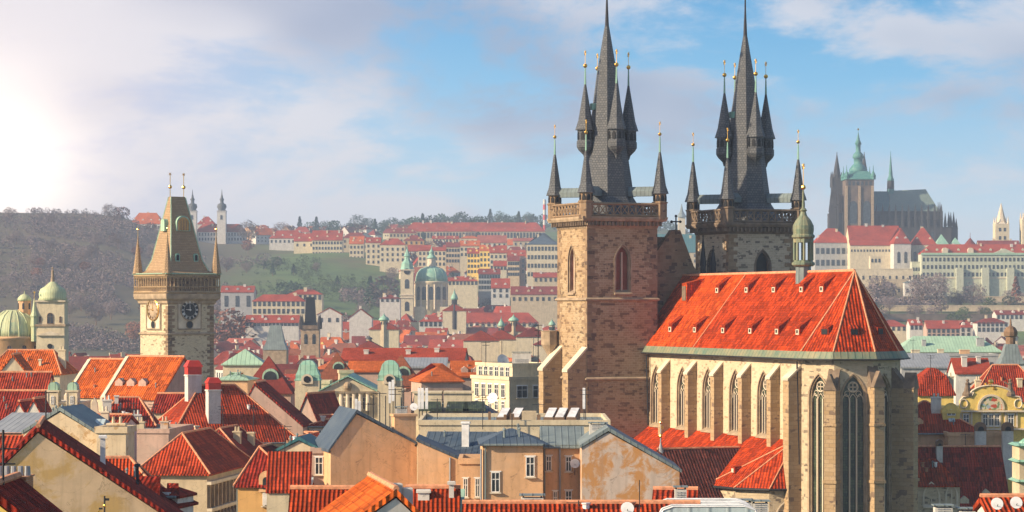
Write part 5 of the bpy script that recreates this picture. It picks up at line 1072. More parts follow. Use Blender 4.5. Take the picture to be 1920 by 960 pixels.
H('ribbed_roof_piece', 'piece of ribbed red roof at the bottom right of the orange cottage', 'house', 765, 985, 160, 0, 856, ('m', 4), 924, ty='gable', ridge='x', wall='cream', roof='tstripe2', near=1, chim=((.9, 1.4, .7, .4, .6), (2.6, 1.5, .3, .3, 1.0)))
H('copper_edge_wall', 'pale green copper-capped wall end right of the bottom ribbed roof', 'wall', 857, 960, 161, 0, 868, ('m', 3), 926, ty='shed', ridge='x', wall='sand', roof='copperl', near=1, ov=.1)
o = H('bottom_row_house', 'long low ribbed red roof along the bottom edge under the peach houses', 'house', 872, 985, 150, 0, 1312, ('m', 5), 954, ty='gable', ridge='x', wall='cream', roof='tstripe2', near=1)
vents(PX(998, 153), 153, PZ(957, 153), 1.3, .8, .75, 'big white roof box at the bottom edge before the peach house'); vents(PX(1276, 160), 160, PZ(945, 160), .7, .6, .9, 'narrow white box at the foot of the flaking gable')
dish(PX(1176, 150), 150, PZ(962, 150)-.5, 'round white dish at the bottom edge below the flaking gable', .38); mast(PX(1199, 151), 151, PZ(960, 151), PZ(900, 151), 'thin dark aerial pole in front of the flaking gable', 0, r=.03)
mast(PX(1085, 152), 152, PZ(958, 152), PZ(938, 152), 'short frame aerial on the bottom edge roof', 1, r=.04)
H('small_red_wedge', 'small bright red roof wedge between flaking gable and the glass vault', 'house', 1226, 965, 175, -6, 1300, ('m', 6), 926, ty='gable', ridge='x', wall='peach', roof='tred', near=1)
gv = thing('glass_barrel_vault', (PX(1330, 150), 150, 0), 'milky glazed barrel vault at the bottom edge before the church', 'glass roof')
w_ = PX(1425, 150)-PX(1238, 150); zt = PZ(951, 150)
MB().extr([(-w_/2, zt-2.5), (-w_/2, zt-.6), (-w_/2+.25, zt-.2), (-w_/2+.8, zt), (w_/2-.8, zt), (w_/2-.25, zt-.2), (w_/2, zt-.6), (w_/2, zt-2.5)], 0, 6).build('glazing', M['poly'], gv)
m = MB()
for k in range(6): y_ = k*1.2; m.wire([(-w_/2-.03, y_, zt-.6), (-w_/2+.22, y_, zt-.17), (-w_/2+.8, y_, zt+.03), (w_/2-.8, y_, zt+.03), (w_/2-.22, y_, zt-.17), (w_/2+.03, y_, zt-.6)], .05)
m.build('glazing_bars', M['awhite'], gv)
wv = thing('weather_vane', (PX(196, 140), 140, PZ(990, 140)), 'dark forked weather vane with small flags before the beige gable', 'weather vane')
m = MB().tube((0, 0, -3), (0, 0, PZ(930, 140)-PZ(990, 140)), .05); m.tube((-.3, 0, -.3), (-.3, 0, .95), .03); m.tube((-.3, 0, .3), (0, 0, .3), .03); m.build('rod', M['iron'], wv)
m = MB().ball((0, 0, 1.2), .09, 8).ball((0, 0, .7), .13, 8).ball((-.3, 0, .9), .07, 6); m.build('ball_finial', M['gold'], wv)
MB().box(0, .25, -.01, .01, 1.45, 1.58).box(-.3, -.1, -.01, .01, .98, 1.08).build('flag', M['iron'], wv)

for px, py, Y, h, arms, lab in ((86, 778, 172, 1.6, 1, 'short aerial on the ridge of the big beige gable house'), (418, 806, 345, 3.2, 2, 'aerial before the very large ribbed roof, right of the chimneys'), (475, 800, 330, 2.8, 3, 'aerial rising over the long dark hipped roof'),
    (534, 846, 262, 2.6, 2, 'aerial on the turquoise gable roof'), (250, 806, 325, 3.4, 3, 'reddish lattice-like aerial on the grey felt-roofed annex'), (288, 802, 325, 3.0, 2, 'right-hand aerial on the grey felt-roofed annex'), (820, 800, 300, 3.2, 1, 'thin pole over the low cream terrace'), (905, 800, 286, 3.5, 2, 'aerial at the left part of the long flat parapet building'),
    (1010, 800, 292, 2.6, 1, 'short pole in the middle of the long flat parapet building'), (1098, 800, 292, 4.2, 2, 'aerial before the tower on the long flat parapet building'), (960, 806, 245, 1.5, 0, 'little rod on the windowed peach house roof'), (1810, 846, 362, 2.4, 1, 'thin aerial above the very broad dark red roof'), (1745, 700, 430, 3.0, 2, 'aerial on the red mansard roof by the choir'), (1712, 672, 560, 4, 1, 'pole on the pale grey sheet roof')):
    mast(PX(px, Y), Y, PZ(py, Y), PZ(py, Y)+h, lab, arms, r=.05)
# ------------------------------------------------------------------ far landmarks
def onion(parent, x, y, z, r, mat='copper', name='dome', seg_=14, tall=1.0):
    """baroque cap: bulb, little lantern, second bulb and needle"""
    d = MB().lathe(x, y, [(r*1.12, z), (r*1.05, z+.12*r), (r*.92, z+.35*r), (r*.98, z+.7*r), (r*.8, z+1.1*r), (r*.42, z+1.45*r), (r*.4, z+1.6*r*tall)], seg_).build(name, M[mat], parent, True)
    MB().lathe(x, y, [(r*.3, z+1.5*r*tall), (r*.3, z+2.3*r*tall)], 8).build('cap_lantern', M['cut'], d)
    MB().lathe(x, y, [(r*.42, z+2.3*r*tall), (r*.36, z+2.6*r*tall), (r*.12, z+2.95*r*tall), (r*.05, z+4.1*r*tall)], 10).build('cap_tip', M[mat], d)
    return d
def fwins(o, x0, x1, y, z, n, rows, dz, w_, h_, rz=0, top='sq', near=0):
    for r in range(rows):
        for k in range(n): hwin(o, x0+(x1-x0)*(k+.5)/n, y, z-r*dz, rz, w_, h_, near, 'frame', top)
# cathedral on the castle hill
VY = 2000; g0 = 40
vc = thing('hilltop_cathedral', (PX(1637, VY), VY, g0), 'dark gothic cathedral with blue-green roof and green helmeted tower on the castle hill', 'cathedral')
vx = lambda px: PX(px, VY)-PX(1637, VY); vz = lambda py: PZ(py, VY)-g0
MB().box(vx(1612), vx(1768), 0, 34, 0, vz(396)).build('wall', M['cut_far'], vc)
MB().box(vx(1612), vx(1780), -9, 0, 0, vz(428)).build('chapel_ring', M['cut_far'], vc)
MB().prism([(vx(1768), 0), (vx(1790), 6), (vx(1803), 17), (vx(1790), 28), (vx(1768), 34)], 0, vz(425)).build('choir_chapels', M['cut_far'], vc)
MB().loft([[(vx(1620), 1, vz(397)), (vx(1668), 1, vz(397)), (vx(1668), 33, vz(397)), (vx(1620), 33, vz(397))], [(vx(1623), 16.5, vz(357)), (vx(1672), 16.5, vz(357)), (vx(1672), 17.5, vz(357)), (vx(1623), 17.5, vz(357))]]).build('nave_roof', M['copperb'], vc)
M['diaper'] = slate('patterned_green_roof', (.16, .24, .22), (.26, .33, .28))
MB().loft([[(vx(1668.5), 1, vz(397)), (vx(1763), 1, vz(397)), (vx(1763), 33, vz(397)), (vx(1668.5), 33, vz(397))], [(vx(1673), 16.5, vz(356)), (vx(1742), 16.5, vz(353)), (vx(1742), 17.5, vz(353)), (vx(1673), 17.5, vz(356))]]).build('choir_roof', M['diaper'], vc)
MB().loft([[(vx(1610), -9, vz(397)), (vx(1632), -9, vz(397)), (vx(1632), 2, vz(397)), (vx(1610), 2, vz(397))], [(vx(1621)-.2, -8, vz(362)), (vx(1621)+.2, -8, vz(362)), (vx(1621)+.2, 12, vz(358)), (vx(1621)-.2, 12, vz(358))]]).build('transept_roof', M['diaper'], vc)
def pin(px, y, pyb, pyt, r=.9, mat='cut_far'):
    o = MB().lathe(vx(px), y, [(r, vz(pyb)), (r*.95, vz(pyt)+(vz(pyb)-vz(pyt))*.45), (r*1.25, vz(pyt)+(vz(pyb)-vz(pyt))*.43), (.12, vz(pyt))], 4, PI/4).build('pinnacle', M[mat], vc); return o
for k in range(12): pin(1628+k*12.2, -8.5, 450, 386-(k % 2)*3, 1.1); pin(1630+k*12.2, -.8, 420, 382+(k % 2)*3, .7)
for px, y, t in ((1759, 0, 379), (1764, 4, 378), (1773, 2, 398), (1781, 5, 396), (1786, 8, 397), (1793, 12, 396), (1800, 17, 408), (1790, 24, 402)): pin(px, y, 455, t, 1.3)
for k in range(9): hwin(vc, vx(1640+k*15), -.1, vz(424), 0, 3.0, 8.5, 0, 'frame', 'round')
for k in range(9): hwin(vc, vx(1640+k*15), -9.1, vz(455), 0, 2.4, 8, 0, 'frame', 'round')
for k in range(9):
    m = MB(); x = vx(1633+k*15); m.loft([[(x-.3, -8.6, vz(428)), (x+.3, -8.6, vz(428)), (x+.3, -.2, vz(408)), (x-.3, -.2, vz(408))], [(x-.3, -8.6, vz(425)), (x+.3, -8.6, vz(425)), (x+.3, -.2, vz(405)), (x-.3, -.2, vz(405))]])
    m.build('flying_buttress', M['cut_far'], vc)
tx0, tx1 = vx(1582), vx(1634)
MB().box(tx0, tx1, -14, 7, 0, vz(338)).build('tower_wall', M['far_stone'], vc)
for k in range(3): MB().box(tx0-.6+k*(tx1-tx0)/2-.7*k+.6*0, tx0+1.2+k*(tx1-tx0)/2-.7*k, -15, -14, 0, vz(350)).build('tower_pier', M['cut'], vc)
hwin(vc, (tx0+tx1)/2-5, -14.15, vz(420), 0, 5.5, 17, 0, 'frame', 'round'); hwin(vc, (tx0+tx1)/2+5, -14.15, vz(420), 0, 5.5, 17, 0, 'frame', 'round')
fwins(vc, tx0+1, tx1-1, -14.1, vz(349), 6, 1, 1, 1.9, 3)
cx = (tx0+tx1)/2; cy = -3.5; R = (tx1-tx0)/2
h = MB().loft([[(cx-r, cy-r, vz(p)), (cx+r, cy-r, vz(p)), (cx+r, cy+r, vz(p)), (cx-r, cy+r, vz(p))] for r, p in ((R*1.08, 338), (R*1.05, 335), (R*.95, 333), (R*.8, 329), (R*.62, 322))]).build('tower_roof', M['cteal'], vc)
MB().lathe(cx, cy, [(R*.62, vz(327)), (R*.66, vz(318)), (R*.42, vz(310)), (R*.32, vz(308)), (R*.32, vz(298)), (R*.42, vz(297)), (R*.36, vz(290)), (R*.18, vz(285)), (R*.17, vz(272)), (R*.25, vz(271)), (R*.12, vz(262)), (.25, vz(250)), (.15, vz(243))], 12).build('helmet', M['cteal'], h, True)
MB().ball((cx, cy, vz(243)), .8, 6).build('finial', M['gold'], h)
for sx_ in (-1, 1):
    for sy_ in (-1, 1): MB().lathe(cx+sx_*R*.95, cy+sy_*R*.95, [(1.9, vz(338)), (1.9, vz(334)), (2.1, vz(331)), (1.0, vz(325)), (.4, vz(322)), (.12, vz(311))], 8).build('corner_cap', M['cteal'], h)
for px in (1573.5, 1625):
    y = 14; x = vx(px); w_ = 4.2
    MB().box(x-w_, x+w_, y-4, y+4, 0, vz(332)).build('west_tower', M['cut_far'], vc)
    sp = MB().lathe(x, y, [(3.6, vz(332)), (2.9, vz(326)), (.3, vz(288)), (.2, vz(283))], 8).build('west_spire', M['cut_far'], vc)
    for sx_ in (-1, 1):
        for sy_ in (-1, 1): MB().lathe(x+sx_*4, y+sy_*3.8, [(.9, vz(350)), (.8, vz(332)), (.1, vz(320))], 4).build('spire_pinnacle', M['cut_far'], sp)
for px, t in ((1558, 352), (1561, 345), (1565, 356), (1570, 348), (1556, 372)): pin(px, -2, 430, t, 1.3)
MB().box(vx(1555), vx(1580), -2, 12, 0, vz(400)).build('west_buttress_block', M['cut_far'], vc); MB().box(vx(1560), vx(1580), 0, 12, 0, vz(365)).build('west_buttress_block', M['far_stone'], vc)
x = vx(1676); rt_ = MB().lathe(x, 17, [(3.2, vz(362)), (2.6, vz(350)), (2.3, vz(338)), (2.6, vz(335)), (1.6, vz(328)), (.25, vz(290)), (.15, vz(281))], 8).build('ridge_spire', M['cteal'], vc)
MB().lathe(x, 17, [(2.75, vz(356)), (2.6, vz(337))], 8).build('ridge_spire_base', M['cut_far'], rt_)
# castle wings and palaces: (name,label, x0, x1, eave, ridge, Y, wall, roof, type, windows)
def fb(name, label, x0, x1, pe, pr, Y, dep=14, ty='hip', wall='cream', roof='fred', win=None, yaw=0, base=None, cat='building', **k):
    x = PX((x0+x1)/2, Y); z0 = (gz(x, Y)-6) if base is None else PZ(base, Y)
    z0 = min(z0, gz(PX(x0, Y), Y)-3, gz(PX(x1, Y), Y)-3)
    z0 = min(z0, PZ(pe, Y)-4) if cat != 'wall' else PZ(base, Y)-2
    Wm = PX(x1, Y)-PX(x0, Y)
    if 'chim' not in k and ty in ('hip', 'gable') and cat in ('building', 'house') and k.get('ridge', 'x') == 'x':
        k['chim'] = [(Wm*random.uniform(.12, .88), dep*random.uniform(.3, .6), random.uniform(1.0, 2.0), .9, random.uniform(1.2, 2.4), random.choice(('white', 'cream'))) for _ in range(max(1, int(Wm/13)))]
        if 'dorm' not in k and name != 'old_palace' and random.random() < .6: nn_ = max(2, int(Wm/7)); k['dorm'] = [(Wm*(i_+.5)/nn_, dep*.15, 0, 1.7) for i_ in range(nn_)]
    o = hs(name, label, cat, x0, pe, Y, yaw, x1, ('m', dep), pr, z0=z0, ty=ty, wall=wall, roof=roof, near=0, **k)
    if win:
        n, rows, py, dpy, w_, h_ = win; L_ = loc_front(o, x1)
        for r in range(rows):
            for c in range(n): hwin(o, L_*(c+.5)/n, -.12, PZ(py+r*dpy, Y)-z0, 0, w_, h_, 0)
    return o
fb('old_palace', 'long pale castle hall under a large red roof below the cathedral', 1594, 1690, 459, 424, 1890, 20, 'gable', 'cream', 'fred', (6, 1, 498, 0, 3.6, 6.5), 4, 560)
fb('palace_roof_strip', 'low arcaded gallery strip with red lean-to roof along the castle hall', 1594, 1676, 460, 452, 1880, 6, 'shed', 'cream', 'fred', (14, 1, 472, 0, 1.0, 1.6), base=520)
fb('palace_west_wing', 'grey-walled castle wing with red hipped roof left of the castle hall', 1528, 1596, 455, 428, 1900, 22, 'hip', 'grey', 'fred', (7, 2, 476, 22, 2.4, 4.2), 0, 560)
o = fb('palace_chapel', 'white castle chapel with tall arched windows under a red hipped roof', 1676, 1708, 457, 427, 1870, 16, 'hip', 'white', 'fred', None, 6, 560); fwins(o, 1, 11, -.12, PZ(493, 1870)-o.location.z, 2, 1, 1, 2.0, 8, 0, 'round')
o = fb('chapel_choir', 'buttressed chapel choir with a red roof right of the white castle chapel', 1708, 1756, 459, 427, 1880, 18, 'hip', 'cream', 'fred', None, -4, 560); fwins(o, 1, 16, -.12, PZ(493, 1880)-o.location.z, 4, 1, 1, 1.7, 8, 0, 'round')
for k in range(5): MB().box(.4+k*4.2, 1.1+k*4.2, -1.4, 0, 0, PZ(468, 1880)-o.location.z).build('buttress', M['cutl'], o)
o = fb('long_palace', 'very long pale green palace front with three window rows and green cornice', 1728, 1990, 476, 458, 1850, 16, 'hip', 'green', 'fred', (34, 3, 490, 14, 1.5, 2.6), 0, 600)
L_ = loc_front(o, 1990)
MB().box(-.4, L_, -.7, 0, PZ(478, 1850)-o.location.z, PZ(474, 1850)-o.location.z).build('cornice', M['copperl'], o)
MB().box(0, L_, -.4, 0, PZ(522, 1850)-o.location.z, PZ(520, 1850)-o.location.z).build('string_course', M['cutl'], o)
for px in (1792, 1840, 1887): MB().box(loc_front(o, px), loc_front(o, px)+5, -3, 0, 0, PZ(502, 1850)-o.location.z).build('buttress', M['green'], o)
MB().extr([(loc_front(o, 1858), PZ(476, 1850)-o.location.z), (loc_front(o, 1908), PZ(476, 1850)-o.location.z), (loc_front(o, 1883), PZ(466, 1850)-o.location.z)], -.6, 6).build('pediment', M['green'], o)
for px in (1772, 1820): MB().extr(arch(4, 4.4, 'round', 6, loc_front(o, px), PZ(476, 1850)-o.location.z), -.5, 3).build('dormer', M['cutl'], o)
fb('palace_annex', 'pale green annex just left of the very long palace front', 1710, 1732, 492, 488, 1858, 10, 'flat', 'green', 'metalt', (4, 2, 508, 14, 1.4, 2.4), 0, 600)
fb('terrace_house', 'cream terrace building with a small arcaded tower below the castle hall', 1600, 1712, 505, 505, 1840, 10, 'flat', 'cream', 'metalt', (9, 2, 524, 16, 1.3, 2.6), 0, 600)
fb('arcaded_tower', 'small cream arcaded tower rising beside the cream terrace building', 1632, 1652, 482, 482, 1842, 8, 'flat', 'cream', 'metalt', (3, 1, 492, 0, 1.4, 2.6), 0, 600, cat='tower')
fb('white_garden_house', 'low white garden house behind bare trees right below the castle terrace', 1696, 1768, 530, 526, 1815, 8, 'hip', 'white', 'metalt', (7, 1, 548, 0, 1.6, 2.6), 0, 600)
fb('brown_terrace_wing', 'brown stone basement wing below the cream terrace building', 1652, 1700, 525, 525, 1828, 8, 'flat', 'sand', 'metalt', (5, 1, 548, 0, 1.3, 2.4), 0, 600)
for i, (px, e, t, x0, x1) in enumerate(((1877, 420, 381, 1864, 1890), (1927, 412, 378, 1915, 1940))):
    Y = 1960; o = thing('twin_white_tower', (PX(px, Y), Y, 44), ('pale square tower with a pointed stone spire behind the very long palace', 'pale square tower with pointed spire cut by the right border')[i], 'tower'); R = PX(x1, Y)-PX(px, Y)
    MB().box(-R, R, -R, R, 0, PZ(e, Y)-44).build('wall', M['cream'], o); sp = MB().lathe(0, 0, [(R*1.1, PZ(e, Y)-44), (R*.75, PZ(e-4, Y)-44), (.2, PZ(t, Y)-44)], 8, PI/8).build('spire', M['cutl'], o)
    for sx_ in (-1, 1):
        for sy_ in (-1, 1): MB().lathe(sx_*R*.85, sy_*R*.85, [(.9, PZ(e, Y)-44), (.08, PZ(e-14, Y)-44)], 6).build('spirelet', M['cutl'], sp)
    fwins(o, -R*.7, R*.7, -R-.1, PZ(e+14, Y)-44, 2, 2, 6.2, 1.7, 2.6)
o = thing('red_cone_tower', (PX(1819, 1930), 1930, 44), 'squat round tower with dark red conical roof behind the palace', 'tower'); MB().lathe(0, 0, [(4, 0), (4, PZ(462, 1930)-44)], 12).build('wall', M['cream'], o); MB().lathe(0, 0, [(5.6, PZ(462, 1930)-44), (.2, PZ(446, 1930)-44), (.1, PZ(436, 1930)-44)], 12).build('roof', M['fdark'], o)
fb('dark_roof_wing', 'dark red roofed wing between the pale towers behind the palace', 1835, 1912, 460, 452, 1925, 10, 'gable', 'cream', 'fdark', base=480)
fb('green_roof_lodge', 'turquoise roofed lodge tucked right of the cathedral choir', 1756, 1778, 458, 439, 1940, 10, 'pyr', 'cream', 'copper', base=480); fb('green_roof_lodge', 'smaller turquoise roofed lodge nearest the dark red cone tower', 1786, 1800, 458, 445, 1940, 10, 'pyr', 'cream', 'copper', base=480)
fb('terrace_wall', 'long brown retaining wall across the castle slope', 1640, 1960, 574, 574, 1745, 3, 'flat', 'sand', 'sand', base=578, cat='wall')
fb('upper_terrace_wall', 'pale upper retaining wall under the castle trees', 1650, 1960, 557, 557, 1800, 3, 'flat', 'sand', 'sand', base=562, cat='wall')
fb('lower_terrace_wall', 'lower brown retaining wall just above the red roofed houses', 1640, 1960, 590, 590, 1690, 3, 'flat', 'brick' if 0 else 'far_stone', 'sand', base=596, cat='wall')
# monastery and hill top left
fb('monastery_wing', 'long white monastery wing with red roof and two window rows on the left hill', 366, 460, 435, 420, 2480, 14, 'hip', 'white', 'fred', (17, 2, 442, 9, 1.5, 2.6), base=462)
fb('monastery_church', 'red roofed monastery church between its two white towers', 370, 402, 420, 406, 2500, 14, 'hip', 'white', 'fred', base=462)
fb('monastery_west_wing', 'white monastery block with wide orange roof left of the clock tower top', 244, 306, 420, 399, 2470, 16, 'hip', 'white', 'forange', (11, 3, 429, 9, 1.5, 2.6), base=462)
fb('monastery_gatehouse', 'low white arched building left of the orange roofed monastery block', 222, 246, 432, 420, 2465, 12, 'hip', 'white', 'forange', (3, 1, 444, 0, 2.4, 3), base=462)
for px in (361, 416):
    Y = 2475; o = thing('monastery_tower', (PX(px, Y), Y, PZ(462, Y)), ('white monastery tower with dark bulb just right of the clock tower', 'white monastery tower with dark bulb, right one of the pair')[px > 400], 'tower'); z_ = lambda p: PZ(p, Y)-PZ(462, Y)
    MB().box(-4, 4, -4, 4, 0, z_(397)).box(-4.4, 4.4, -4.4, 4.4, z_(397), z_(395.5)).build('wall', M['white'], o); hwin(o, 0, -4.1, z_(412), 0, 2.2, 4.4, 0, 'frame', 'round')
    MB().lathe(0, 0, [(4.4, z_(395.5)), (3.2, z_(393)), (4.6, z_(388)), (3.8, z_(383)), (1.7, z_(381)), (1.6, z_(376)), (2.3, z_(374)), (1.2, z_(371)), (1.0, z_(368)), (.5, z_(364)), (.12, z_(355))], 12).build('bulb_cap', M['slate'], o, True)
# domed church and bell tower across the river
NY = 1720; gn = 8; nc = thing('green_dome_church', (PX(808, NY), NY, gn), 'baroque church with a great green dome and slim green-topped bell tower', 'church'); nx = lambda p: PX(p, NY)-PX(808, NY); nz = lambda p: PZ(p, NY)-gn
MB().lathe(0, 14, [(nx(839), 0), (nx(839), nz(532)), (nx(841), nz(530)), (nx(841), nz(527))], 20).build('drum', M['cream'], nc, True)
for k in range(7):
    a = PI+PI*(k+.5)/7; r = nx(839); hwin(nc, r*math.cos(a), 14+r*math.sin(a), nz(562), a+PI/2, 2.9, 8.6, 0, 'frame', 'round')
    a = PI+PI*k/7; MB().tube((r*math.cos(a), 14+r*math.sin(a), nz(580)), (r*math.cos(a), 14+r*math.sin(a), nz(533)), .8).build('pilaster', M['cutl'], nc)
dm = MB().lathe(0, 14, [(nx(838), nz(527)), (nx(838)*.985, nz(519)), (nx(838)*.9, nz(511)), (nx(838)*.7, nz(504)), (nx(838)*.4, nz(500)), (3.2, nz(499))], 20).build('dome', M['copper'], nc, True)
m = MB()
for k in range(10): a = PI*2*k/10; m.wire([(r*math.cos(a), 14+r*math.sin(a), z) for r, z in ((nx(838), nz(527)), (nx(838)*.985, nz(519)), (nx(838)*.9, nz(511)), (nx(838)*.7, nz(504)), (3, nz(500)))], .22)
m.build('dome_rib', M['copperl'], dm); MB().lathe(0, 14, [(2.9, nz(500)), (2.7, nz(484))], 8).build('lantern', M['cutl'], nc)
MB().lathe(0, 14, [(3.4, nz(484)), (2.9, nz(481)), (1.7, nz(477)), (1.6, nz(473)), (2.0, nz(472)), (.9, nz(469)), (.3, nz(465)), (.1, nz(459))], 10).build('lantern_cap', M['copper'], nc, True)
x0_, x1_ = nx(751), nx(775); c_ = (x0_+x1_)/2; R = (x1_-x0_)/2
MB().box(x0_, x1_, 0, 2*R, 0, nz(507)).build('bell_tower', M['cream'], nc)
for p in (507, 554, 559, 597): MB().box(x0_-.5, x1_+.5, -.5, 2*R+.5, nz(p), nz(p-2)).build('tower_cornice', M['cutl'], nc)
for p in (541, 583): hwin(nc, c_, -.1, nz(p), 0, 2.8, 6.2, 0, 'frame', 'round')
MB().lathe(0, 0, [(2.0, 0), (2.0, .2)], 14).xf(Matrix.Translation((c_, -.1, nz(509.5)+.2)) @ Matrix.Rotation(PI/2, 4, 'X')).build('tower_clock', M['blk'], nc)
MB().lathe(c_, R, [(R*1.15, nz(505)), (R*1.0, nz(500)), (R*.95, nz(494)), (R*.5, nz(487)), (R*.42, nz(481)), (R*.6, nz(480)), (R*.3, nz(473)), (.3, nz(466)), (.1, nz(458))], 8, PI/8).build('tower_cap', M['copper'], nc)
MB().box(nx(776), nx(850), 4, 30, 0, nz(575)).build('church_body', M['cream'], nc)
fb('college_building', 'very long cream building with an even red roof right of the green dome church', 812, 1010, 606, 586, 1620, 14, 'hip', 'cream', 'fred', (18, 2, 612, 14, 1.8, 2.6), base=640, chim=())
fb('college_west_part', 'red roofed white wing directly below the great green dome', 786, 838, 603, 592, 1615, 12, 'hip', 'white', 'fred', (6, 1, 612, 0, 1.8, 2.8), base=640)
for px, pt, pm, pb, Y, lab in ((720, 586, 601, 612, 1250, 'small green domed turret on a pale balustraded building'), (852, 540, 562, 578, 1580, 'slim dark green turret rising from the long red roof below the dome'), (940, 592, 612, 630, 1120, 'slender blue-green turret left of the bulbous green one'), (963, 588, 602, 615, 1130, 'bulbous pale green dome on a small cream tower'), (902, 618, 624, 632, 1050, 'tiny dark lantern cap on the red roofs left of the slender turret'), (1035, 596, 610, 640, 1040, 'narrow green-grey turret left of the brown church tower'), (999, 604, 613, 625, 1100, 'small dark capped turret right of the bulbous green dome'), (692, 628, 636, 652, 1000, 'small round turret with dark cap on yellow drum below the green dome church')):
    o = thing('roof_turret', (PX(px, Y), Y, PZ(pb+14, Y)), lab, 'turret'); R = (PX(px+(9 if px in (720, 963) else 6), Y)-PX(px, Y)); zb = PZ(pb, Y)-PZ(pb+14, Y); zm = PZ(pm, Y)-PZ(pb+14, Y); zt = PZ(pt, Y)-PZ(pb+14, Y)
    rz_b = zb+1.5; MB().box(-7, 7, -1, 9, -26, rz_b-3).build('wall', M['cream'], o); MB().loft([[(-7.4, y, rz_b-3), (7.4, y, rz_b-3), (7.4, y+.01, rz_b-2.8), (0, y, rz_b+1.2), (-7.4, y+.01, rz_b-2.8)] for y in (-1.4, 9.4)]).build('roof', M[('fred', 'fdark')[int(px) % 2]], o)
    MB().lathe(0, 0, [(R*.85, -8), (R*.85, zm)], 8).build('drum', M['sand' if px != 852 else 'cut_far'], o)
    MB().lathe(0, 0, [(R*1.1, zm), (R*1.12, zm+(zt-zm)*.15), (R*.8, zm+(zt-zm)*.4), (R*.3, zm+(zt-zm)*.58), (R*.28, zm+(zt-zm)*.68), (R*.12, zm+(zt-zm)*.75), (.05, zt)], 12).build('cap', M['copper' if px not in (902, 999, 692) else 'slate'], o, True)
    for k in range(5): a = PI+PI*(k+.5)/5; hwin(o, R*.86*math.cos(a), R*.86*math.sin(a), zm-1.9, a+PI/2, .5, 1.4, 0, 'frame', 'round')
# dark bridge tower and slate wedge roof
BY = 1050; o = thing('bridge_tower', (PX(581, BY), BY, 0), 'sooty stone bridge tower with a tall black wedge roof and corner spikes', 'tower'); R = PX(598, BY)-PX(581, BY); zz = lambda p: PZ(p, BY)
MB().box(-R, R, 0, 2*R, 0, zz(615)).build('wall', M['cut'], o); MB().box(-R-.5, R+.5, -.5, 2*R+.5, zz(617), zz(610)).build('parapet', M['cutd'], o); hwin(o, -1.6, -.05, zz(645), 0, 1.3, 4, 0, 'frame', 'round'); hwin(o, 1.6, -.05, zz(645), 0, 1.3, 4, 0, 'frame', 'round')
MB().loft([[(-a, R-b, z), (a, R-b, z), (a, R+b, z), (-a, R+b, z)] for a, b, z in ((R*.72, R*.8, zz(610)), (R*.60, R*.6, zz(602)), (R*.46, R*.2, zz(557)))]).build('roof', M['blk'], o)
for sx_ in (-1, 1):
    for y_ in (0, 2*R): MB().lathe(sx_*R, y_, [(.8, zz(617)), (.75, zz(606)), (.06, zz(589))], 6).build('corner_spike', M['cut_far'], o)
BY = 900; o = thing('slate_wedge_tower', (PX(515, BY), BY, 0), 'bare grey slate wedge roof tower left of the black bridge tower', 'tower')
MB().box(-4, 4, 0, 8, 0, PZ(655, BY)).build('wall', M['cut'], o); MB().loft([[(-a, 4-b, z), (a, 4-b, z), (a, 4+b, z), (-a, 4+b, z)] for a, b, z in ((4.2, 4.2, PZ(656, BY)), (3.0, 3, PZ(640, BY)), (1.9, .8, PZ(610, BY)))]).build('roof', M['metalt'], o)
# domed church at the left edge
LY = 620; lc = thing('left_edge_domed_church', (PX(96, LY), LY, 0), 'cream baroque church with ribbed green dome and statue topped tower at left edge', 'church'); q_ = lambda p: PX(p, LY)-PX(96, LY); z_ = lambda p: PZ(p, LY)
MB().lathe(q_(20), 4, [(5.6, 0), (5.6, z_(637)), (6.2, z_(635)), (6.2, z_(631))], 16).build('drum', M['peach'], lc, True)
dd = MB().lathe(q_(20), 4, [(5.9, z_(631)), (5.8, z_(620)), (5.2, z_(604)), (4.0, z_(592)), (2.2, z_(583)), (1.6, z_(581))], 20).build('dome', M['cyel'], lc, True)
m = MB()
for k in range(16): a = PI*2*k/16; m.wire([(q_(20)+r*math.cos(a), 4+r*math.sin(a), z) for r, z in ((5.95, z_(631)), (5.85, z_(620)), (5.25, z_(604)), (4.05, z_(592)), (2.2, z_(583)))], .13)
m.build('dome_rib', M['cyel'], dd); MB().lathe(q_(40), 4, [(1.5, z_(590)), (1.5, z_(563))], 8).build('lantern', M['peach'], lc); MB().lathe(q_(40), 4, [(1.7, z_(564)), (1.6, z_(559)), (.9, z_(553)), (.2, z_(551)), (.05, z_(545))], 12).build('lantern_cap', M['cyel'], lc, True)
for k in range(5): a = PI+PI*(k+.5)/5; hwin(lc, q_(20)+5.62*math.cos(a), 4+5.62*math.sin(a), z_(668), a+PI/2, 1.1, 2.6, 1, 'framed', 'round')
for k in range(3): a = PI+PI*(k+.5)/3; hwin(lc, q_(40)+1.52*math.cos(a), 4+1.52*math.sin(a), z_(580), a+PI/2, .5, 1.5, 0, 'frame', 'round')
a0, a1 = q_(69), q_(122); MB().box(a0, a1, -1, 5, 0, z_(612)).build('tower_base', M['cream'], lc); MB().box(a0-.3, a1+.3, -1.3, 5.3, z_(612)+.01, z_(608)).build('balcony', M['cut'], lc)
MB().box(q_(69.5), q_(121.5), -.6, 4.6, z_(608), z_(566)).build('tower_top', M['cream'], lc); MB().box(q_(67), q_(124), -1, 5, z_(566), z_(563)).build('cornice', M['cutl'], lc)
MB().extr([(q_(70), z_(629)), (q_(121), z_(629)), (q_(108), z_(624)), (q_(96), z_(621)), (q_(84), z_(624))], -1.5, -1).build('tower_pediment', M['cutl'], lc)
hwin(lc, q_(95), -.65, z_(607), 0, 1.5, 2.6, 1, 'framed', 'round'); hwin(lc, q_(76), -.65, z_(605), 0, .5, 1.5, 1, 'framed', 'round'); hwin(lc, q_(114), -.65, z_(605), 0, .5, 1.5, 1, 'framed', 'round')
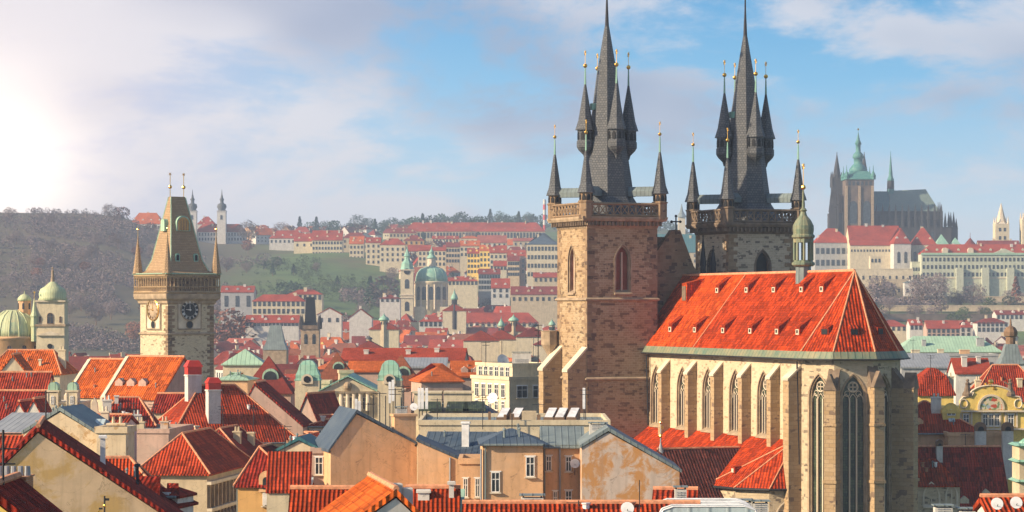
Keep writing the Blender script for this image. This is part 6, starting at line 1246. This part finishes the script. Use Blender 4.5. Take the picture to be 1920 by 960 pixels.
MB().lathe(0, 0, [(.6, 0), (.6, .1)], 14).xf(Matrix.Translation((q_(95), -1.08, z_(649))) @ Matrix.Rotation(PI/2, 4, 'X')).build('round_window', M['blk'], lc)
MB().lathe(q_(96), 2, [(3.5, z_(563)), (3.15, z_(557)), (3.3, z_(550)), (2.9, z_(542)), (1.9, z_(537)), (1.6, z_(535)), (.9, z_(530)), (.5, z_(528))], 14).build('tower_dome', M['cyel'], lc, True)
sg = MB().lathe(q_(96), 2, [(.5, z_(528)), (.42, z_(522)), (.28, z_(514)), (.33, z_(508)), (.12, z_(505))], 8); sg.ball((q_(96), 2, z_(502.5)), .25, 6); sg.build('statue', M['cut'], lc)
sg = MB().lathe(q_(65), -.5, [(.75, z_(640)), (.75, z_(614)), (.9, z_(611)), (.8, z_(596)), (.95, z_(592)), (.6, z_(584)), (.3, z_(572)), (.1, z_(560))], 8); sg.build('side_turret', M['cyel'], lc); g = MB().ball((q_(65), -.5, z_(548)), .25, 6).tube((q_(65), -.5, z_(561)), (q_(65), -.5, z_(546)), .05); g.build('finial', M['gold'], lc)
fb('hill_villa', 'small white arcaded villa low on the hazy left hill', 56, 80, 538, 530, 1850, 10, 'flat', 'white', 'fred', (2, 1, 552, 0, 4, 6), base=565)
fb('lower_church', 'grey-green walled church with a long red roof right of the clock tower gallery', 414, 476, 548, 537, 1700, 14, 'gable', 'grey', 'fred', (3, 1, 575, 0, 2.4, 7), base=640)
fb('yellow_palace', 'pale yellow palace with mansard roof and seven windows below the green slope', 473, 572, 565, 552, 1660, 14, 'hip', 'cream', 'fred', (11, 2, 574, 14, 1.8, 3), base=620)
fb('upper_yellow_house', 'pale red roofed building behind the yellow palace below the slope', 540, 604, 552, 543, 1700, 14, 'hip', 'cream', 'fred', (7, 1, 562, 0, 1.8, 3), base=620)
fb('white_gable_palace', 'long red roof with white dormer arcade in front of the yellow palace', 460, 560, 605, 592, 1480, 12, 'gable', 'white', 'fred', (14, 1, 611, 0, 1.6, 2), base=650)
fb('small_white_gable', 'plain white gable house left of the pale church-side houses, below the slope', 595, 640, 590, 578, 1500, 12, 'gable', 'white', 'fred', (3, 1, 604, 0, 1.6, 2.4), base=640, ridge='y')
fb('large_white_gable', 'big plain white gable with chimney in the middle of the lower red roofs', 655, 697, 596, 580, 1490, 14, 'gable', 'white', 'fred', None, base=640, ridge='y', chim=((6, 4, 1.4, 1.4, 2),))
# hillside buildings
HB = [(505, 570, 447, 432, 2380, 'white', 'fred', 'white building with a gable and dark red roof beside the bare hilltop tree', (8, 1, 455)),
 (551, 590, 452, 438, 2300, 'cream', 'fred', 'cream wing with one round window at the top of the green slope', (3, 1, 462)),
 (585, 642, 450, 433, 2290, 'cream', 'fred', 'cream palace with a broad brown-red mansard at the top of the slope', (10, 3, 458)),
 (642, 688, 446, 436, 2340, 'sand', 'fdark', 'sand coloured house between the hilltop palace and cream block', (5, 2, 455)),
 (655, 682, 457, 444, 2240, 'cream', 'forange', 'narrow cream house with orange roof left of the tall cream block', (4, 3, 466)),
 (686, 714, 455, 446, 2200, 'cream', 'fred', 'narrow tall cream house touching the blank cream block', (3, 4, 464)),
 (712, 760, 459, 447, 2170, 'cream', 'fred', 'tall cream block with a blank wall at the top of the old steps', (5, 3, 470)),
 (730, 782, 437, 428, 2400, 'sand', 'fdark', 'wide pale house with gabled ends left below the long barrack roof', (8, 2, 444)),
 (757, 795, 451, 441, 2260, 'ochre', 'fdark', 'ochre gabled house below the left end of the long barrack roof', (4, 2, 458)),
 (784, 836, 470, 464, 2080, 'cream', 'fred', 'cream house row with orange gables just above the bell tower', (7, 3, 478)),
 (836, 862, 463, 455, 2120, 'sand', 'fdark', 'sand house with dark roof above the great green dome', (5, 3, 472)),
 (862, 900, 461, 452, 2150, 'cream', 'forange', 'cream house with bright orange roof right above the dome', (5, 2, 470)),
 (876, 900, 475, 466, 2060, 'yellow', 'fred', 'bright yellow tall house with dark orange roof, left of its paler twin', (4, 4, 482)),
 (899, 920, 470, 460, 2050, 'yellow', 'forange', 'bright yellow tall house with an orange roof, the right of two', (3, 4, 480)),
 (918, 950, 474, 461, 2040, 'cream', 'fred', 'pale house with several dormers right of the bright yellow houses', (4, 3, 484)),
 (952, 985, 480, 470, 2000, 'pink', 'fred', 'pinkish house with dark mansard right of the dormered pale house', (4, 3, 492)),
 (895, 950, 455, 442, 2280, 'cream', 'fpink', 'building with a wide pinkish-red hipped roof below the barrack', (6, 1, 462)),
 (810, 860, 448, 443, 2350, 'cream', 'fred', 'low red roof strip in the centre below the barrack windows', (8, 1, 454)),
 (862, 900, 447, 442, 2340, 'cream', 'forange', 'cream house with orange gable centre below the barrack', (4, 1, 455)),
 (962, 1000, 452, 447, 2300, 'sand', 'fpink', 'pale pinkish roof at the right end below the barrack', (4, 1, 460)),
 (840, 896, 527, 518, 1840, 'cream', 'fred', 'long low red roof touching the dome on its right side', (8, 1, 534)),
 (897, 938, 514, 505, 1860, 'grey', 'fdark', 'grey-blue fronted palace with dormers and rows of windows', (8, 3, 522)),
 (921, 956, 540, 523, 1800, 'white', 'fred', 'bright white gable house right of the grey-blue palace', (3, 2, 548)),
 (925, 950, 499, 490, 1950, 'cream', 'fred', 'cream house with low red roof above the grey-blue palace', (4, 1, 506)),
 (952, 974, 489, 480, 1990, 'sand', 'fdark', 'tall sand-coloured house with a dark roof left of the grey palace block', (5, 3, 497)),
 (958, 1046, 552, 538, 1700, 'sand', 'fdark', 'very wide brown-red roof before the brown church tower on the left', (8, 1, 564)),
 (1000, 1046, 520, 512, 1850, 'sand', 'fred', 'low terrace building under the grey palace block', (5, 1, 528)),
 (712, 750, 560, 552, 1640, 'white', 'fdark', 'house with dark red roof just left of the bell tower', (4, 1, 566)),
 (1225, 1310, 472, 440, 2150, 'sand', 'copperb', 'blue-green roofed palace seen between the two church towers', (6, 2, 482)),
 (1536, 1600, 560, 560, 1830, 'sand', 'fred', 'pale retaining wing behind the choir roof on the castle slope', (8, 1, 566)),
 (1640, 1700, 612, 600, 1560, 'cream', 'fred', 'cream gabled row at the foot of the castle slope', (6, 1, 620)),
 (1706, 1730, 610, 600, 1540, 'white', 'fred', 'white house with a stepped gable at the foot of the slope', (3, 1, 618)),
 (1738, 1800, 616, 602, 1500, 'pink', 'fred', 'reddish-brown house with a hipped red roof above the copper roof', (7, 2, 624)),
 (1800, 1832, 614, 600, 1520, 'white', 'fred', 'white gabled house above the middle of the copper roof', (3, 2, 622)),
 (1832, 1890, 606, 596, 1500, 'white', 'fdark', 'white modern house with a flat band of windows at right', (7, 2, 612)),
 (1868, 1935, 590, 583, 1640, 'white', 'fdark', 'blue-white house row at the right border under the castle slope', (8, 1, 598)),
]
for x0, x1, pe, pr, Y, wl_, rf_, lab, (n, rows, py) in HB:
    fb('hillside_house', lab, x0, x1, pe, pr, Y, 14, random.choice(['hip', 'gable']) if x1-x0 > 28 else 'gable', wl_, rf_, (n, rows, py, 10 if rows > 1 else 0, 1.6, 2.4), 0, None, 'house', group='houses on the far hillside')
o = fb('long_barrack', 'very long palace with a huge even red roof along the skyline', 758, 1022, 434, 417, 2480, 18, 'hip', 'far_stone' if 0 else 'sand', 'fred', (44, 1, 446, 0, 2.0, 5), base=470)
for k in range(13): MB().extr(arch(3.2, 1.4, 'round', 5, 12+k*9.2, 0), -.4, 2.5).build('dormer', M['metall'], o, loc=(0, 3.2, PZ(430, 2480)-o.location.z))
o = fb('grey_palace_block', 'massive pale palace block with a dark blue hipped roof left of the church tower', 988, 1046, 458, 437, 1950, 30, 'hip', 'cream', 'metal', (9, 4, 470, 16, 1.6, 3), 0, 560)
for px, pt, lab in ((1278, 382, 'grey pointed church spire on the horizon between the two big towers'), (1021, 374, 'pink and white striped chimney mast on the horizon left of the church tower')):
    Y = 3000; t_ = thing('horizon_spire' if px > 1200 else 'striped_mast', (PX(px, Y), Y, gz(PX(px, Y), Y)), lab, 'spire' if px > 1200 else 'mast'); h = PZ(pt, Y)-t_.location.z
    if px > 1200: MB().box(-4, 4, -4, 4, 0, h*.62).build('wall', M['cream'], t_); MB().lathe(0, 0, [(6, h*.62), (2, h*.78), (.2, h)], 8).build('spire', M['metalt'], t_)
    else:
        for k in range(6): MB().lathe(0, 0, [(1.8, h*k/6+.02), (1.7, h*(k+1)/6)], 8).build('mast_band', M['white' if k % 2 else 'redsheet'], t_)
# ------------------------------------------------------------------ the rest of the town, house by house
LMK = [('the clock tower', 335, 600), ('the black bridge tower', 581, 610), ('the slate wedge tower', 515, 640), ('the great green dome', 808, 540), ('the slim bell tower', 763, 560), ('the yellow palace', 522, 575),
 ('the two green theatre domes', 650, 700), ('the white modern block', 950, 710), ('the brown church tower', 1060, 600), ('the bulbous green dome', 963, 602), ('the green slope', 640, 520), ('the grey palace block', 1015, 490),
 ('the left edge church dome', 95, 590), ('the big white gable', 676, 590), ('the long college roof', 910, 595), ('the copper roof', 1785, 645), ('the castle slope', 1790, 575), ('the yellow ornate facade', 1855, 750), ('the balustraded turret', 720, 600)]
WN = {'white': 'white', 'cream': 'cream', 'sand': 'sand-coloured', 'peach': 'peach', 'pink': 'pinkish', 'grey': 'grey', 'yellow': 'yellow'}
RN = {'fred': 'red', 'forange': 'orange', 'fdark': 'dark red', 'fbrown': 'brown', 'fpink': 'faded pink-red'}
TAKEN = []
for o in list(bpy.data.objects):       # footprints already standing
    if o.parent is None and o.type == 'EMPTY':
        mn = [1e9, 1e9]; mx = [-1e9, -1e9]; st_ = [c for c in bpy.data.objects if c.parent == o and c.type == 'MESH' and c.name.split('.')[0] in ('wall', 'drum', 'tower_wall', 'roof', 'tower_base')]
        for c in st_:
            for b in c.bound_box:
                p = Matrix.Rotation(o.rotation_euler.z, 4, 'Z') @ Vector(b); mn = [min(mn[0], p.x+o.location.x), min(mn[1], p.y+o.location.y)]; mx = [max(mx[0], p.x+o.location.x), max(mx[1], p.y+o.location.y)]
        if st_: TAKEN.append((mn[0], mx[0], mn[1], mx[1]))
def free(x, y, r):
    return not any(a-r < x < b+r and c-r < y < d+r for a, b, c, d in TAKEN)
random.seed(11)
RECS = []
OCC = []        # (nearest distance, first column, last column, top row) of what already stands
for o in list(bpy.data.objects):
    if o.parent is not None and o.type == 'MESH' and o.name.split('.')[0] in ('wall', 'drum', 'tower_wall', 'roof', 'tower_base', 'tower', 'aisle_wall', 'apse_wall'):
        r_ = o.parent
        if r_.parent is None:
            ps = [Matrix.Translation(r_.location) @ Matrix.Rotation(r_.rotation_euler.z, 4, 'Z') @ Vector(b) for b in o.bound_box]
            if min(p.y for p in ps) > 90 and len(ps): xs = [960+F*p.x/p.y for p in ps]; pz = max(p.z for p in ps); zb = pz if o.name.startswith(('wall', 'tower')) else (pz*.6+min(p.z for p in ps)*.4); yy = sum(p.y for p in ps)/8; OCC.append((yy, min(xs)+2, max(xs)-2, HZ-(zb-CZ)*F/yy))
def seen(px0, px1, top, y):
    n = 0; m_ = 0; p = px0
    while p <= px1:
        m_ += 1; n += all(not (q[0] < y-2 and q[1] <= p <= q[2] and q[3] < top+3) for q in OCC); p += 5
    return n/max(m_, 1)
def auto(x, y, zone):
    L = random.uniform(13, 22) if zone == 'old' else random.uniform(13, 24); W = random.uniform(10, 14)
    yaw = random.choice((-28, -15, -8, 0, 6, 14, 25, 62)) + random.uniform(-5, 5)
    if not free(x+L*.4, y+W*.5, min(L, W)*.45+1): return
    g = gz(x, y)-1; px = 960+F*(x+L/2)/y
    he = random.uniform(13, 17.5) if zone == 'old' else random.uniform(7.5, 11); hr = he+random.uniform(4.2, 6.5)
    pyt = HZ-(g+hr-CZ)*F/y
    if zone == 'old' and y < 640: he -= 2; hr -= 2
    p0_, p1_ = 960+F*x/y, 960+F*(x+L*math.cos(math.radians(yaw)))/y; pyt = HZ-(g+hr-CZ)*F/(y+6)
    if zone != 'old' and y < 2480 and p1_ > 735 and pyt < 447: return
    if zone != 'old' and y > 2500 and p1_ > 740 and pyt < 419: return
    if seen(p0_, p1_, pyt, y) < .12: return
    OCC.append((y, p0_, p1_, HZ-(g+he*.5+hr*.5-CZ)*F/(y+5)))
    ty = random.choices(('gable', 'hip', 'mansard'), (6, 4, 1))[0]; rd = random.choices('xy', (3, 1.4))[0]
    wl_ = random.choices(('white', 'cream', 'sand', 'peach', 'pink', 'grey', 'yellow'), (6, 7, 3, 1.6, 1.6, 1.4, 1))[0]
    rf_ = random.choices(('fred', 'forange', 'fdark', 'fbrown', 'fpink'), (6, 2 if px < 1200 else 1, 5, 2.5, 2.5))[0]
    n = max(2, int(L/3.6)) if rd == 'x' else max(2, int(W/3.6)); n2 = 3
    near = 0
    wv, wh_ = random.choice(((1.0, 1.7), (1.2, 2.0), (1.3, 1.5), (.9, 1.5))); n += random.choice((-1, 0, 0, 1)); n = max(1, n)
    wn = [('f', n, random.choice((1, 2, 2)), wv, wh_, he-random.uniform(2.6, 3.6), random.uniform(3.0, 3.8), random.uniform(.6, 2.0))]
    if yaw > 18: wn.append(('l', n2, 1, 1.15, 1.9, he-3.2, 3.6, .8))
    nc = random.choice((1, 2, 2, 3)); chs = []
    LL, WW = (L, W) if rd == 'x' else (W, L)
    for c in range(nc): chs.append((random.uniform(1.5, LL-1.5), random.uniform(WW*.25, WW*.75), random.uniform(.8, 1.7), random.uniform(.6, 1.0), random.uniform(.9, 2.4), random.choice(('white', 'cream', 'sand', 'white'))))
    if zone != 'old': chs += [(random.uniform(1.5, LL-1.5), random.uniform(WW*.3, WW*.7), 1.1, .8, random.uniform(1, 2), 'white')]
    dm_ = []
    if rd == 'x' and ty != 'mansard' and random.random() < .55:
        k = random.randint(1, 3); dm_ = [(LL*(i+.5)/k*.8+LL*.1, WW*.16, 0, 1.5) for i in range(k)]
    kw = dict(ty=ty, ridge=rd, wall=wl_, roof=rf_, near=0, wins=wn, chim=chs, dorm=dm_)
    o = house('town_house' if zone == 'old' else 'hillside_house', 'x', 'house', x, y, g, math.radians(yaw), LL if rd == 'x' else L*.75, WW if rd == 'x' else W, he, hr, **kw)
    c, s = math.cos(math.radians(yaw)), math.sin(math.radians(yaw)); RECS.append((o, px, pyt, y, wl_, rf_, ty, rd, len(dm_), nc, L))
    xs = [x, x+L*c, x-W*s, x+L*c-W*s]; ys_ = [y, y+L*s, y+W*c, y+L*s+W*c]; 
    TAKEN.append((min(xs)+3, max(xs)-3, min(ys_)+3, max(ys_)-3))
def hidden(px, y):
    if 1045 < px < 1700 and y > 345: return not (1500 < px < 1600 and y > 1600)
    if 262 < px < 400 and y > 530: return True
    return px < -15 or px > 1935
y = 372
while y < 1120:
    k = 0; hw = y*.2+12; x = -hw+random.uniform(0, 8)
    while x < hw:
        xx = x+random.uniform(-2, 2); yy = y+random.uniform(-4, 4); px = 960+F*(xx+8)/yy
        if not hidden(px, yy) and not (y < 520 and (px < 420 or px < 1700)): auto(xx, yy, 'old')
        x += random.uniform(15, 21) if y < 700 else random.uniform(17, 24)
    y += 17 if y < 700 else 21
y = 1330
while y < 1790:
    hw = y*.2+12; x = -hw
    while x < hw:
        xx = x+random.uniform(-3, 3); yy = y+random.uniform(-5, 5); px = 960+F*(xx+8)/yy
        ok = not hidden(px, yy) and px > 400
        if px < 760 and yy > 1640: ok = False
        if px > 1600 and yy > 1560: ok = False
        if ok: auto(xx, yy, 'lesser')
        x += random.uniform(17, 25)
    y += 21
y = 1830
while y < 2400:      # the hillside quarter
    hw = y*.2; x = PX(770, y)
    while x < PX(1050, y):
        xx = x+random.uniform(-3, 3); yy = y+random.uniform(-6, 6)
        if not hidden(960+F*(xx+8)/yy, yy) and free(xx+8, yy+6, 9): auto(xx, yy, 'lesser')
        x += random.uniform(20, 30)
    y += 34
y = 2560
while y < 3300:
    x = PX(480, y)
    while x < PX(1040, y):
        xx = x+random.uniform(-6, 6); yy = y+random.uniform(-20, 20)
        if free(xx+8, yy+6, 9): auto(xx, yy, 'lesser')
        x += random.uniform(34, 60)
    y += 130
# keep a label for each that nobody else has
def describe():
    used = {}
    for r in sorted(RECS, key=lambda r: (r[3], r[1])):
        o, px, py, yy, wl_, rf_, ty, rd, nd, nc, L = r
        best = min(LMK, key=lambda m: abs(m[1]-px)+1.6*abs(m[2]-py)); dx = px-best[1]; dy = py-best[2]
        side = ('right of ' if dx > 0 else 'left of ') if abs(dx) > abs(dy)*.8 else ('above ' if dy < 0 else 'below ')
        far = 'close ' if abs(dx)+abs(dy) < 45 else ('' if abs(dx)+abs(dy) < 110 else 'well ')
        shape = {'gable': 'gabled' if rd == 'x' else 'front-gabled', 'hip': 'hipped', 'mansard': 'mansard'}[ty]
        size = 'wide ' if L > 19 else ('narrow ' if L < 15.5 else '')
        ext = (' with %s dormer%s' % (('one', 'two', 'three')[nd-1], 's' if nd > 1 else '')) if nd else (' with %s chimney%s' % (('one', 'two', 'three')[nc-1], 's' if nc > 1 else ''))
        l = '%s%s house under a %s %s roof%s, %s%s%s' % (size, WN[wl_], RN[rf_], shape, ext, far, side, best[0])
        used.setdefault(l, []).append((px, o))
    for l, lst in used.items():
        lst.sort(key=lambda t: t[0]); n = len(lst)
        for i, (px, o) in enumerate(lst):
            if n > 1:
                p = {2: ('left one of two', 'right one of two')}.get(n, ('leftmost of several', 'second from left', 'third from left', 'fourth from left', 'fifth from left', 'sixth from left', 'seventh from left', 'eighth from left', 'ninth from left'))[min(i, 8 if n > 2 else 1)]
                if n > 2 and i == n-1: p = 'rightmost of several'
                w_ = l.split(); lab = ' '.join(w_)
                lab = p+': '+lab
                for a_, b_ in (('well ', ''), ('close ', ''), (' under a', ','), (' of several', ''), (' of two', '')):
                    if len(lab.split()) > 16: lab = lab.replace(a_, b_)
                if len(lab.split()) > 16 and ' with ' in lab: a, b = lab.split(' with ', 1); lab = a+','+b.split(',', 1)[1]
                for a_, b_ in ((' under a', ','), (' theatre', ''), (' roof,', ','), ('the ', ''), (' from left', ''), (' house', '')):
                    if len(lab.split()) > 16: lab = lab.replace(a_, b_)
                o['label'] = lab
            else:
                if len(l.split()) > 16: l = l.replace('well ', '').replace('close ', '')
                if len(l.split()) > 16: l = l.replace(' under a', ',')
                if len(l.split()) > 16: l = l.replace(' theatre', '')
                o['label'] = l
            o['group'] = 'houses of the old town and the quarters beyond'
describe()
print('AUTO', len(RECS))
# ------------------------------------------------------------------ trees
def bark(): return M['framed']
M['leafbare'] = plain('bare_twig_mass', (.20, .15, .145), .95, 0, .25, .4); M['leafever'] = plain('dark_evergreen_needles', (.03, .06, .035), .95, 0, .45, .6)
M['leafrus'] = plain('russet_twigs', (.20, .085, .055), .95, 0, .4, .4); M['leafgreen'] = plain('dull_green_shrubs', (.06, .09, .03), .95, 0, .4, .4)
def crown_mesh(kind, seed_):
    r = random.Random(seed_); m = MB(); n = 420 if kind != 'bare' else 520
    for k in range(n):
        if kind == 'cone':
            t = r.random()**.7; z = .12+t*.88; R = .24*(1-t)+.02; a = r.uniform(0, 2*PI); q = R*(r.random()**.4); x, y = q*math.cos(a), q*math.sin(a)
        else:
            while True:
                x, y, z = r.uniform(-1, 1), r.uniform(-1, 1), r.uniform(-1, 1); d = x*x+y*y+z*z
                if .15 < d < 1 and math.sin(x*5+seed_)+math.sin(y*5+2)+math.sin(z*6+seed_) > -1.3: break
            x *= .42; y *= .42; z = .62+z*.38
        s = r.uniform(.018, .05); u = Vector((r.uniform(-1, 1), r.uniform(-1, 1), r.uniform(-1, 1))).normalized(); v = u.orthogonal().normalized(); p = Vector((x, y, z))
        if kind == 'bare':
            q0 = Vector((x*.55, y*.55, z-.18*(1-abs(x)))); s *= .35; m.poly([q0-v*s*.25, q0+v*s*.25, p+u*.02]); s *= 2.2
            w_ = u.cross(v); m.poly([p, p+u*s*3+v*s*.6, p+u*s*3.4-v*s*.3]); m.poly([p, p+w_*s*3, p+w_*s*3+v*s*.5])
        else: m.poly([p-u*s, p+v*s*1.2, p+u*s, p-v*s])
    return m
def trunk_mesh(kind):
    m = MB().tube((0, 0, -.05), (0, 0, .45), .028, .018, 6); r = random.Random(5)
    if kind == 'cone': m.tube((0, 0, .45), (0, 0, .95), .018, .004, 5)
    else:
        for k in range(9):
            a = k*.7; m.tube((0, 0, .30+.015*k), (.30*math.cos(a), .30*math.sin(a), .62+.03*k), .012, .003, 4)
    return m
TREEM = {}
def tree(x, y, h, kind, mat, label, group, wide=1.0):
    key = (kind, mat, random.randint(0, 3))
    if key not in TREEM: TREEM[key] = (crown_mesh(kind, key[2]*7+3).mesh('crown', M[mat]), trunk_mesh(kind).mesh('trunk', bark()))
    cm_, tm = TREEM[key]; o = thing({'cone': 'conifer_tree', 'bare': 'bare_tree', 'round': 'leafy_tree'}[kind], (x, y, gz(x, y)-.3), label, 'tree', group, random.uniform(0, 6))
    for nme, me in (('crown', cm_), ('trunk', tm)): c = lk(nme, me, o); c.scale = (h*wide, h*wide, h)
    return o
TL = [(679, 568, 14, 'cone', 'leafever', 1690, 'tall dark conifer, the left of two on the light green slope'), (718, 566, 13, 'cone', 'leafever', 1700, 'dark conifer standing left of the bell tower on the slope'), (541, 540, 20, 'round', 'leafever', 1850, 'single dark round evergreen in the middle of the slope'),
 (694, 528, 22, 'cone', 'leafever', 1900, 'narrow dark evergreen left of the dark hillside shed'), (722, 528, 24, 'round', 'leafbare', 1900, 'big purple-brown bare tree below the old steps'), (595, 545, 9, 'cone', 'leafever', 1800, 'small dark conifer near the pale red building'), (849, 488, 12, 'cone', 'leafever', 2050, 'small conifer above the great green dome'),
 (1041, 515, 22, 'cone', 'leafever', 1900, 'tall dark conifer left against the brown church tower'), (466, 452, 22, 'bare', 'leafbare', 2450, 'bare tree right of the long white monastery wing'), (530, 444, 22, 'bare', 'leafbare', 2500, 'bare rounded tree on the skyline above the slope'), (160, 655, 16, 'round', 'leafrus', 760, 'russet bare tree between the left edge church and clock tower'),
 (145, 660, 14, 'round', 'leafrus', 740, 'smaller russet tree touching the left edge church tower'), (185, 660, 13, 'round', 'leafrus', 780, 'russet tree nearest the clock tower'), (420, 600, 30, 'round', 'leafrus', 1500, 'dull red-brown tree mass right of the clock tower'), (440, 610, 26, 'round', 'leafrus', 1480, 'second red-brown tree right of the clock tower, before the yellow palace'),
 (615, 582, 16, 'round', 'leafbare', 1650, 'low bare tree at the foot of the slope'), (640, 582, 18, 'round', 'leafbare', 1660, 'wider bare tree at the slope foot near the white gable'), (655, 575, 15, 'round', 'leafbare', 1670, 'bare tree beside the left conifer'),
 (1728, 552, 22, 'bare', 'leafbare', 1790, 'large spreading bare tree before the white garden house'), (1755, 556, 24, 'bare', 'leafbare', 1785, 'tall bare tree right of the white garden house'), (1826, 560, 18, 'bare', 'leafbare', 1785, 'bare tree before the middle of the long palace'), (1793, 550, 12, 'bare', 'leafbare', 1790, 'small bare tree between white garden house and palace'),
 (1905, 560, 22, 'cone', 'leafrus', 1780, 'reddish pointed tree by the right border below the palace'), (1660, 540, 16, 'round', 'leafbare', 1800, 'purple bare thicket tree below the brown terrace wing'), (1640, 545, 14, 'round', 'leafbare', 1800, 'purple-brown bare tree right of the choir roof'), (1645, 520, 18, 'bare', 'leafbare', 1820, 'bare tree before the cream terrace building'), (1855, 572, 10, 'round', 'leafgreen', 1760, 'dull green shrub tree on the castle terrace'), (1765, 585, 10, 'round', 'leafbare', 1730, 'small bare shrub tree between the retaining walls'),
 (1300, 505, 14, 'bare', 'leafbare', 2000, 'bare tree seen between the two church towers'), (1640, 597, 9, 'round', 'leafgreen', 1680, 'green shrub tree at the foot of the castle slope'), (1808, 590, 9, 'round', 'leafgreen', 1700, 'dark green shrub tree above the white modern house'), (205, 425, 15, 'bare', 'leafbare', 2420, 'tall bare tree left of the monastery on the hazy hill'), (228, 430, 15, 'round', 'leafrus', 2420, 'russet tree beside the monastery gatehouse')]
for px, py, h, kind, mat, Y, lab in TL:
    tree(PX(px, Y), Y, h, kind, mat, lab, 'trees on the far slopes', 1.25 if kind == 'round' else (1.15 if kind == 'bare' else 1.0))
for k in range(26):
    Y = 2560+random.uniform(0, 700); px = 560+k*18+random.uniform(-5, 5); tree(PX(px, Y), Y, random.uniform(16, 26), random.choice(('round', 'cone', 'bare')), 'leafever', 'distant dark tree in the row along the skyline above the hillside houses', 'trees along the skyline')
for k in range(150):
    for _ in range(40):
        if k < 60: Y = random.uniform(1500, 2400); px = random.uniform(-20, 470); kd, mt = random.choice((('bare', 'leafbare'), ('bare', 'leafbare'), ('round', 'leafrus'))); h = random.uniform(8, 14); lab, grp = 'bare winter tree standing in the woodland of the hazy left hill', 'bare trees on the left hill'
        elif k < 85: Y = random.uniform(1700, 2150); px = random.uniform(430, 740); kd, mt = random.choice((('bare', 'leafbare'), ('round', 'leafgreen'), ('cone', 'leafever'))); h = random.uniform(6, 12); lab, grp = 'small tree on the open green slope', 'small trees on the green slope'
        elif k < 125: Y = random.uniform(1650, 2450); px = random.uniform(770, 1040); kd, mt = random.choice((('bare', 'leafbare'), ('round', 'leafgreen'), ('cone', 'leafever'))); h = random.uniform(9, 16); lab, grp = 'tree between the houses of the far hillside quarter', 'trees among the hillside houses'
        else: Y = random.uniform(1640, 1820); px = random.uniform(1590, 1925); kd, mt = random.choice((('bare', 'leafbare'), ('round', 'leafgreen'), ('round', 'leafbare'))); h = random.uniform(6, 12); lab, grp = 'small tree on the terraces below the castle palaces', 'small trees on the castle terraces'
        if free(PX(px, Y), Y, 3): break
    tree(PX(px, Y), Y, h, kd, mt, lab, grp, 1.2)
def woodland(name, label, cells, mat, n, seed_, smin=1.6, smax=4.2):
    r = random.Random(seed_); m = MB()
    for _ in range(n):
        x0, x1, y0, y1 = r.choice(cells); Y = r.uniform(y0, y1); px = r.uniform(x0, x1); x = PX(px, Y); z = gz(x, Y); s = r.uniform(smin, smax)
        if math.sin(x*.021+seed_)+math.sin(Y*.017)+math.sin(x*.05+Y*.04) < -.6: continue
        for _ in range(30):
            u = Vector((r.gauss(0, 1), r.gauss(0, 1), r.gauss(0, 1))).normalized(); v = u.orthogonal().normalized()
            p = Vector((x+u.x*s, Y+u.y*s, z+s*1.3+u.z*s*1.1)); q = s*r.uniform(.10, .26); w_ = Vector((r.uniform(-1, 1), r.uniform(-1, 1), r.uniform(-1, 1))).normalized(); v = w_.orthogonal()
            m.poly([p-w_*q, p+v*q, p+w_*q, p-v*q])
    o = m.build(name, M[mat]); tag(o, label, 'woodland', kind='stuff'); return o
woodland('hill_woodland', 'bare purple-brown woodland covering the hazy hill at left', [(-60, 260, 1560, 2480), (60, 330, 1560, 2400), (330, 430, 1600, 2000)], 'leafbare', 9500, 3, .9, 2.3)
woodland('slope_scrub', 'dull green and brown scrub in bands on the open slope', [(420, 760, 1720, 1800), (420, 700, 1900, 2020), (450, 600, 2060, 2200), (560, 740, 1960, 2060)], 'leafgreen', 650, 5, 1.0, 2.2)
woodland('slope_thicket', 'brown leafless thicket below the hilltop palaces', [(380, 600, 2120, 2230), (640, 740, 1900, 1980), (400, 500, 1560, 1640), (600, 680, 1620, 1690), (1600, 1760, 1760, 1800)], 'leafbare', 900, 8, 1.2, 2.8)
woodland('skyline_woodland', 'thin dark tree line on the far ridge', [(560, 1330, 3100, 3500)], 'leafever', 900, 9, 2.5, 5)
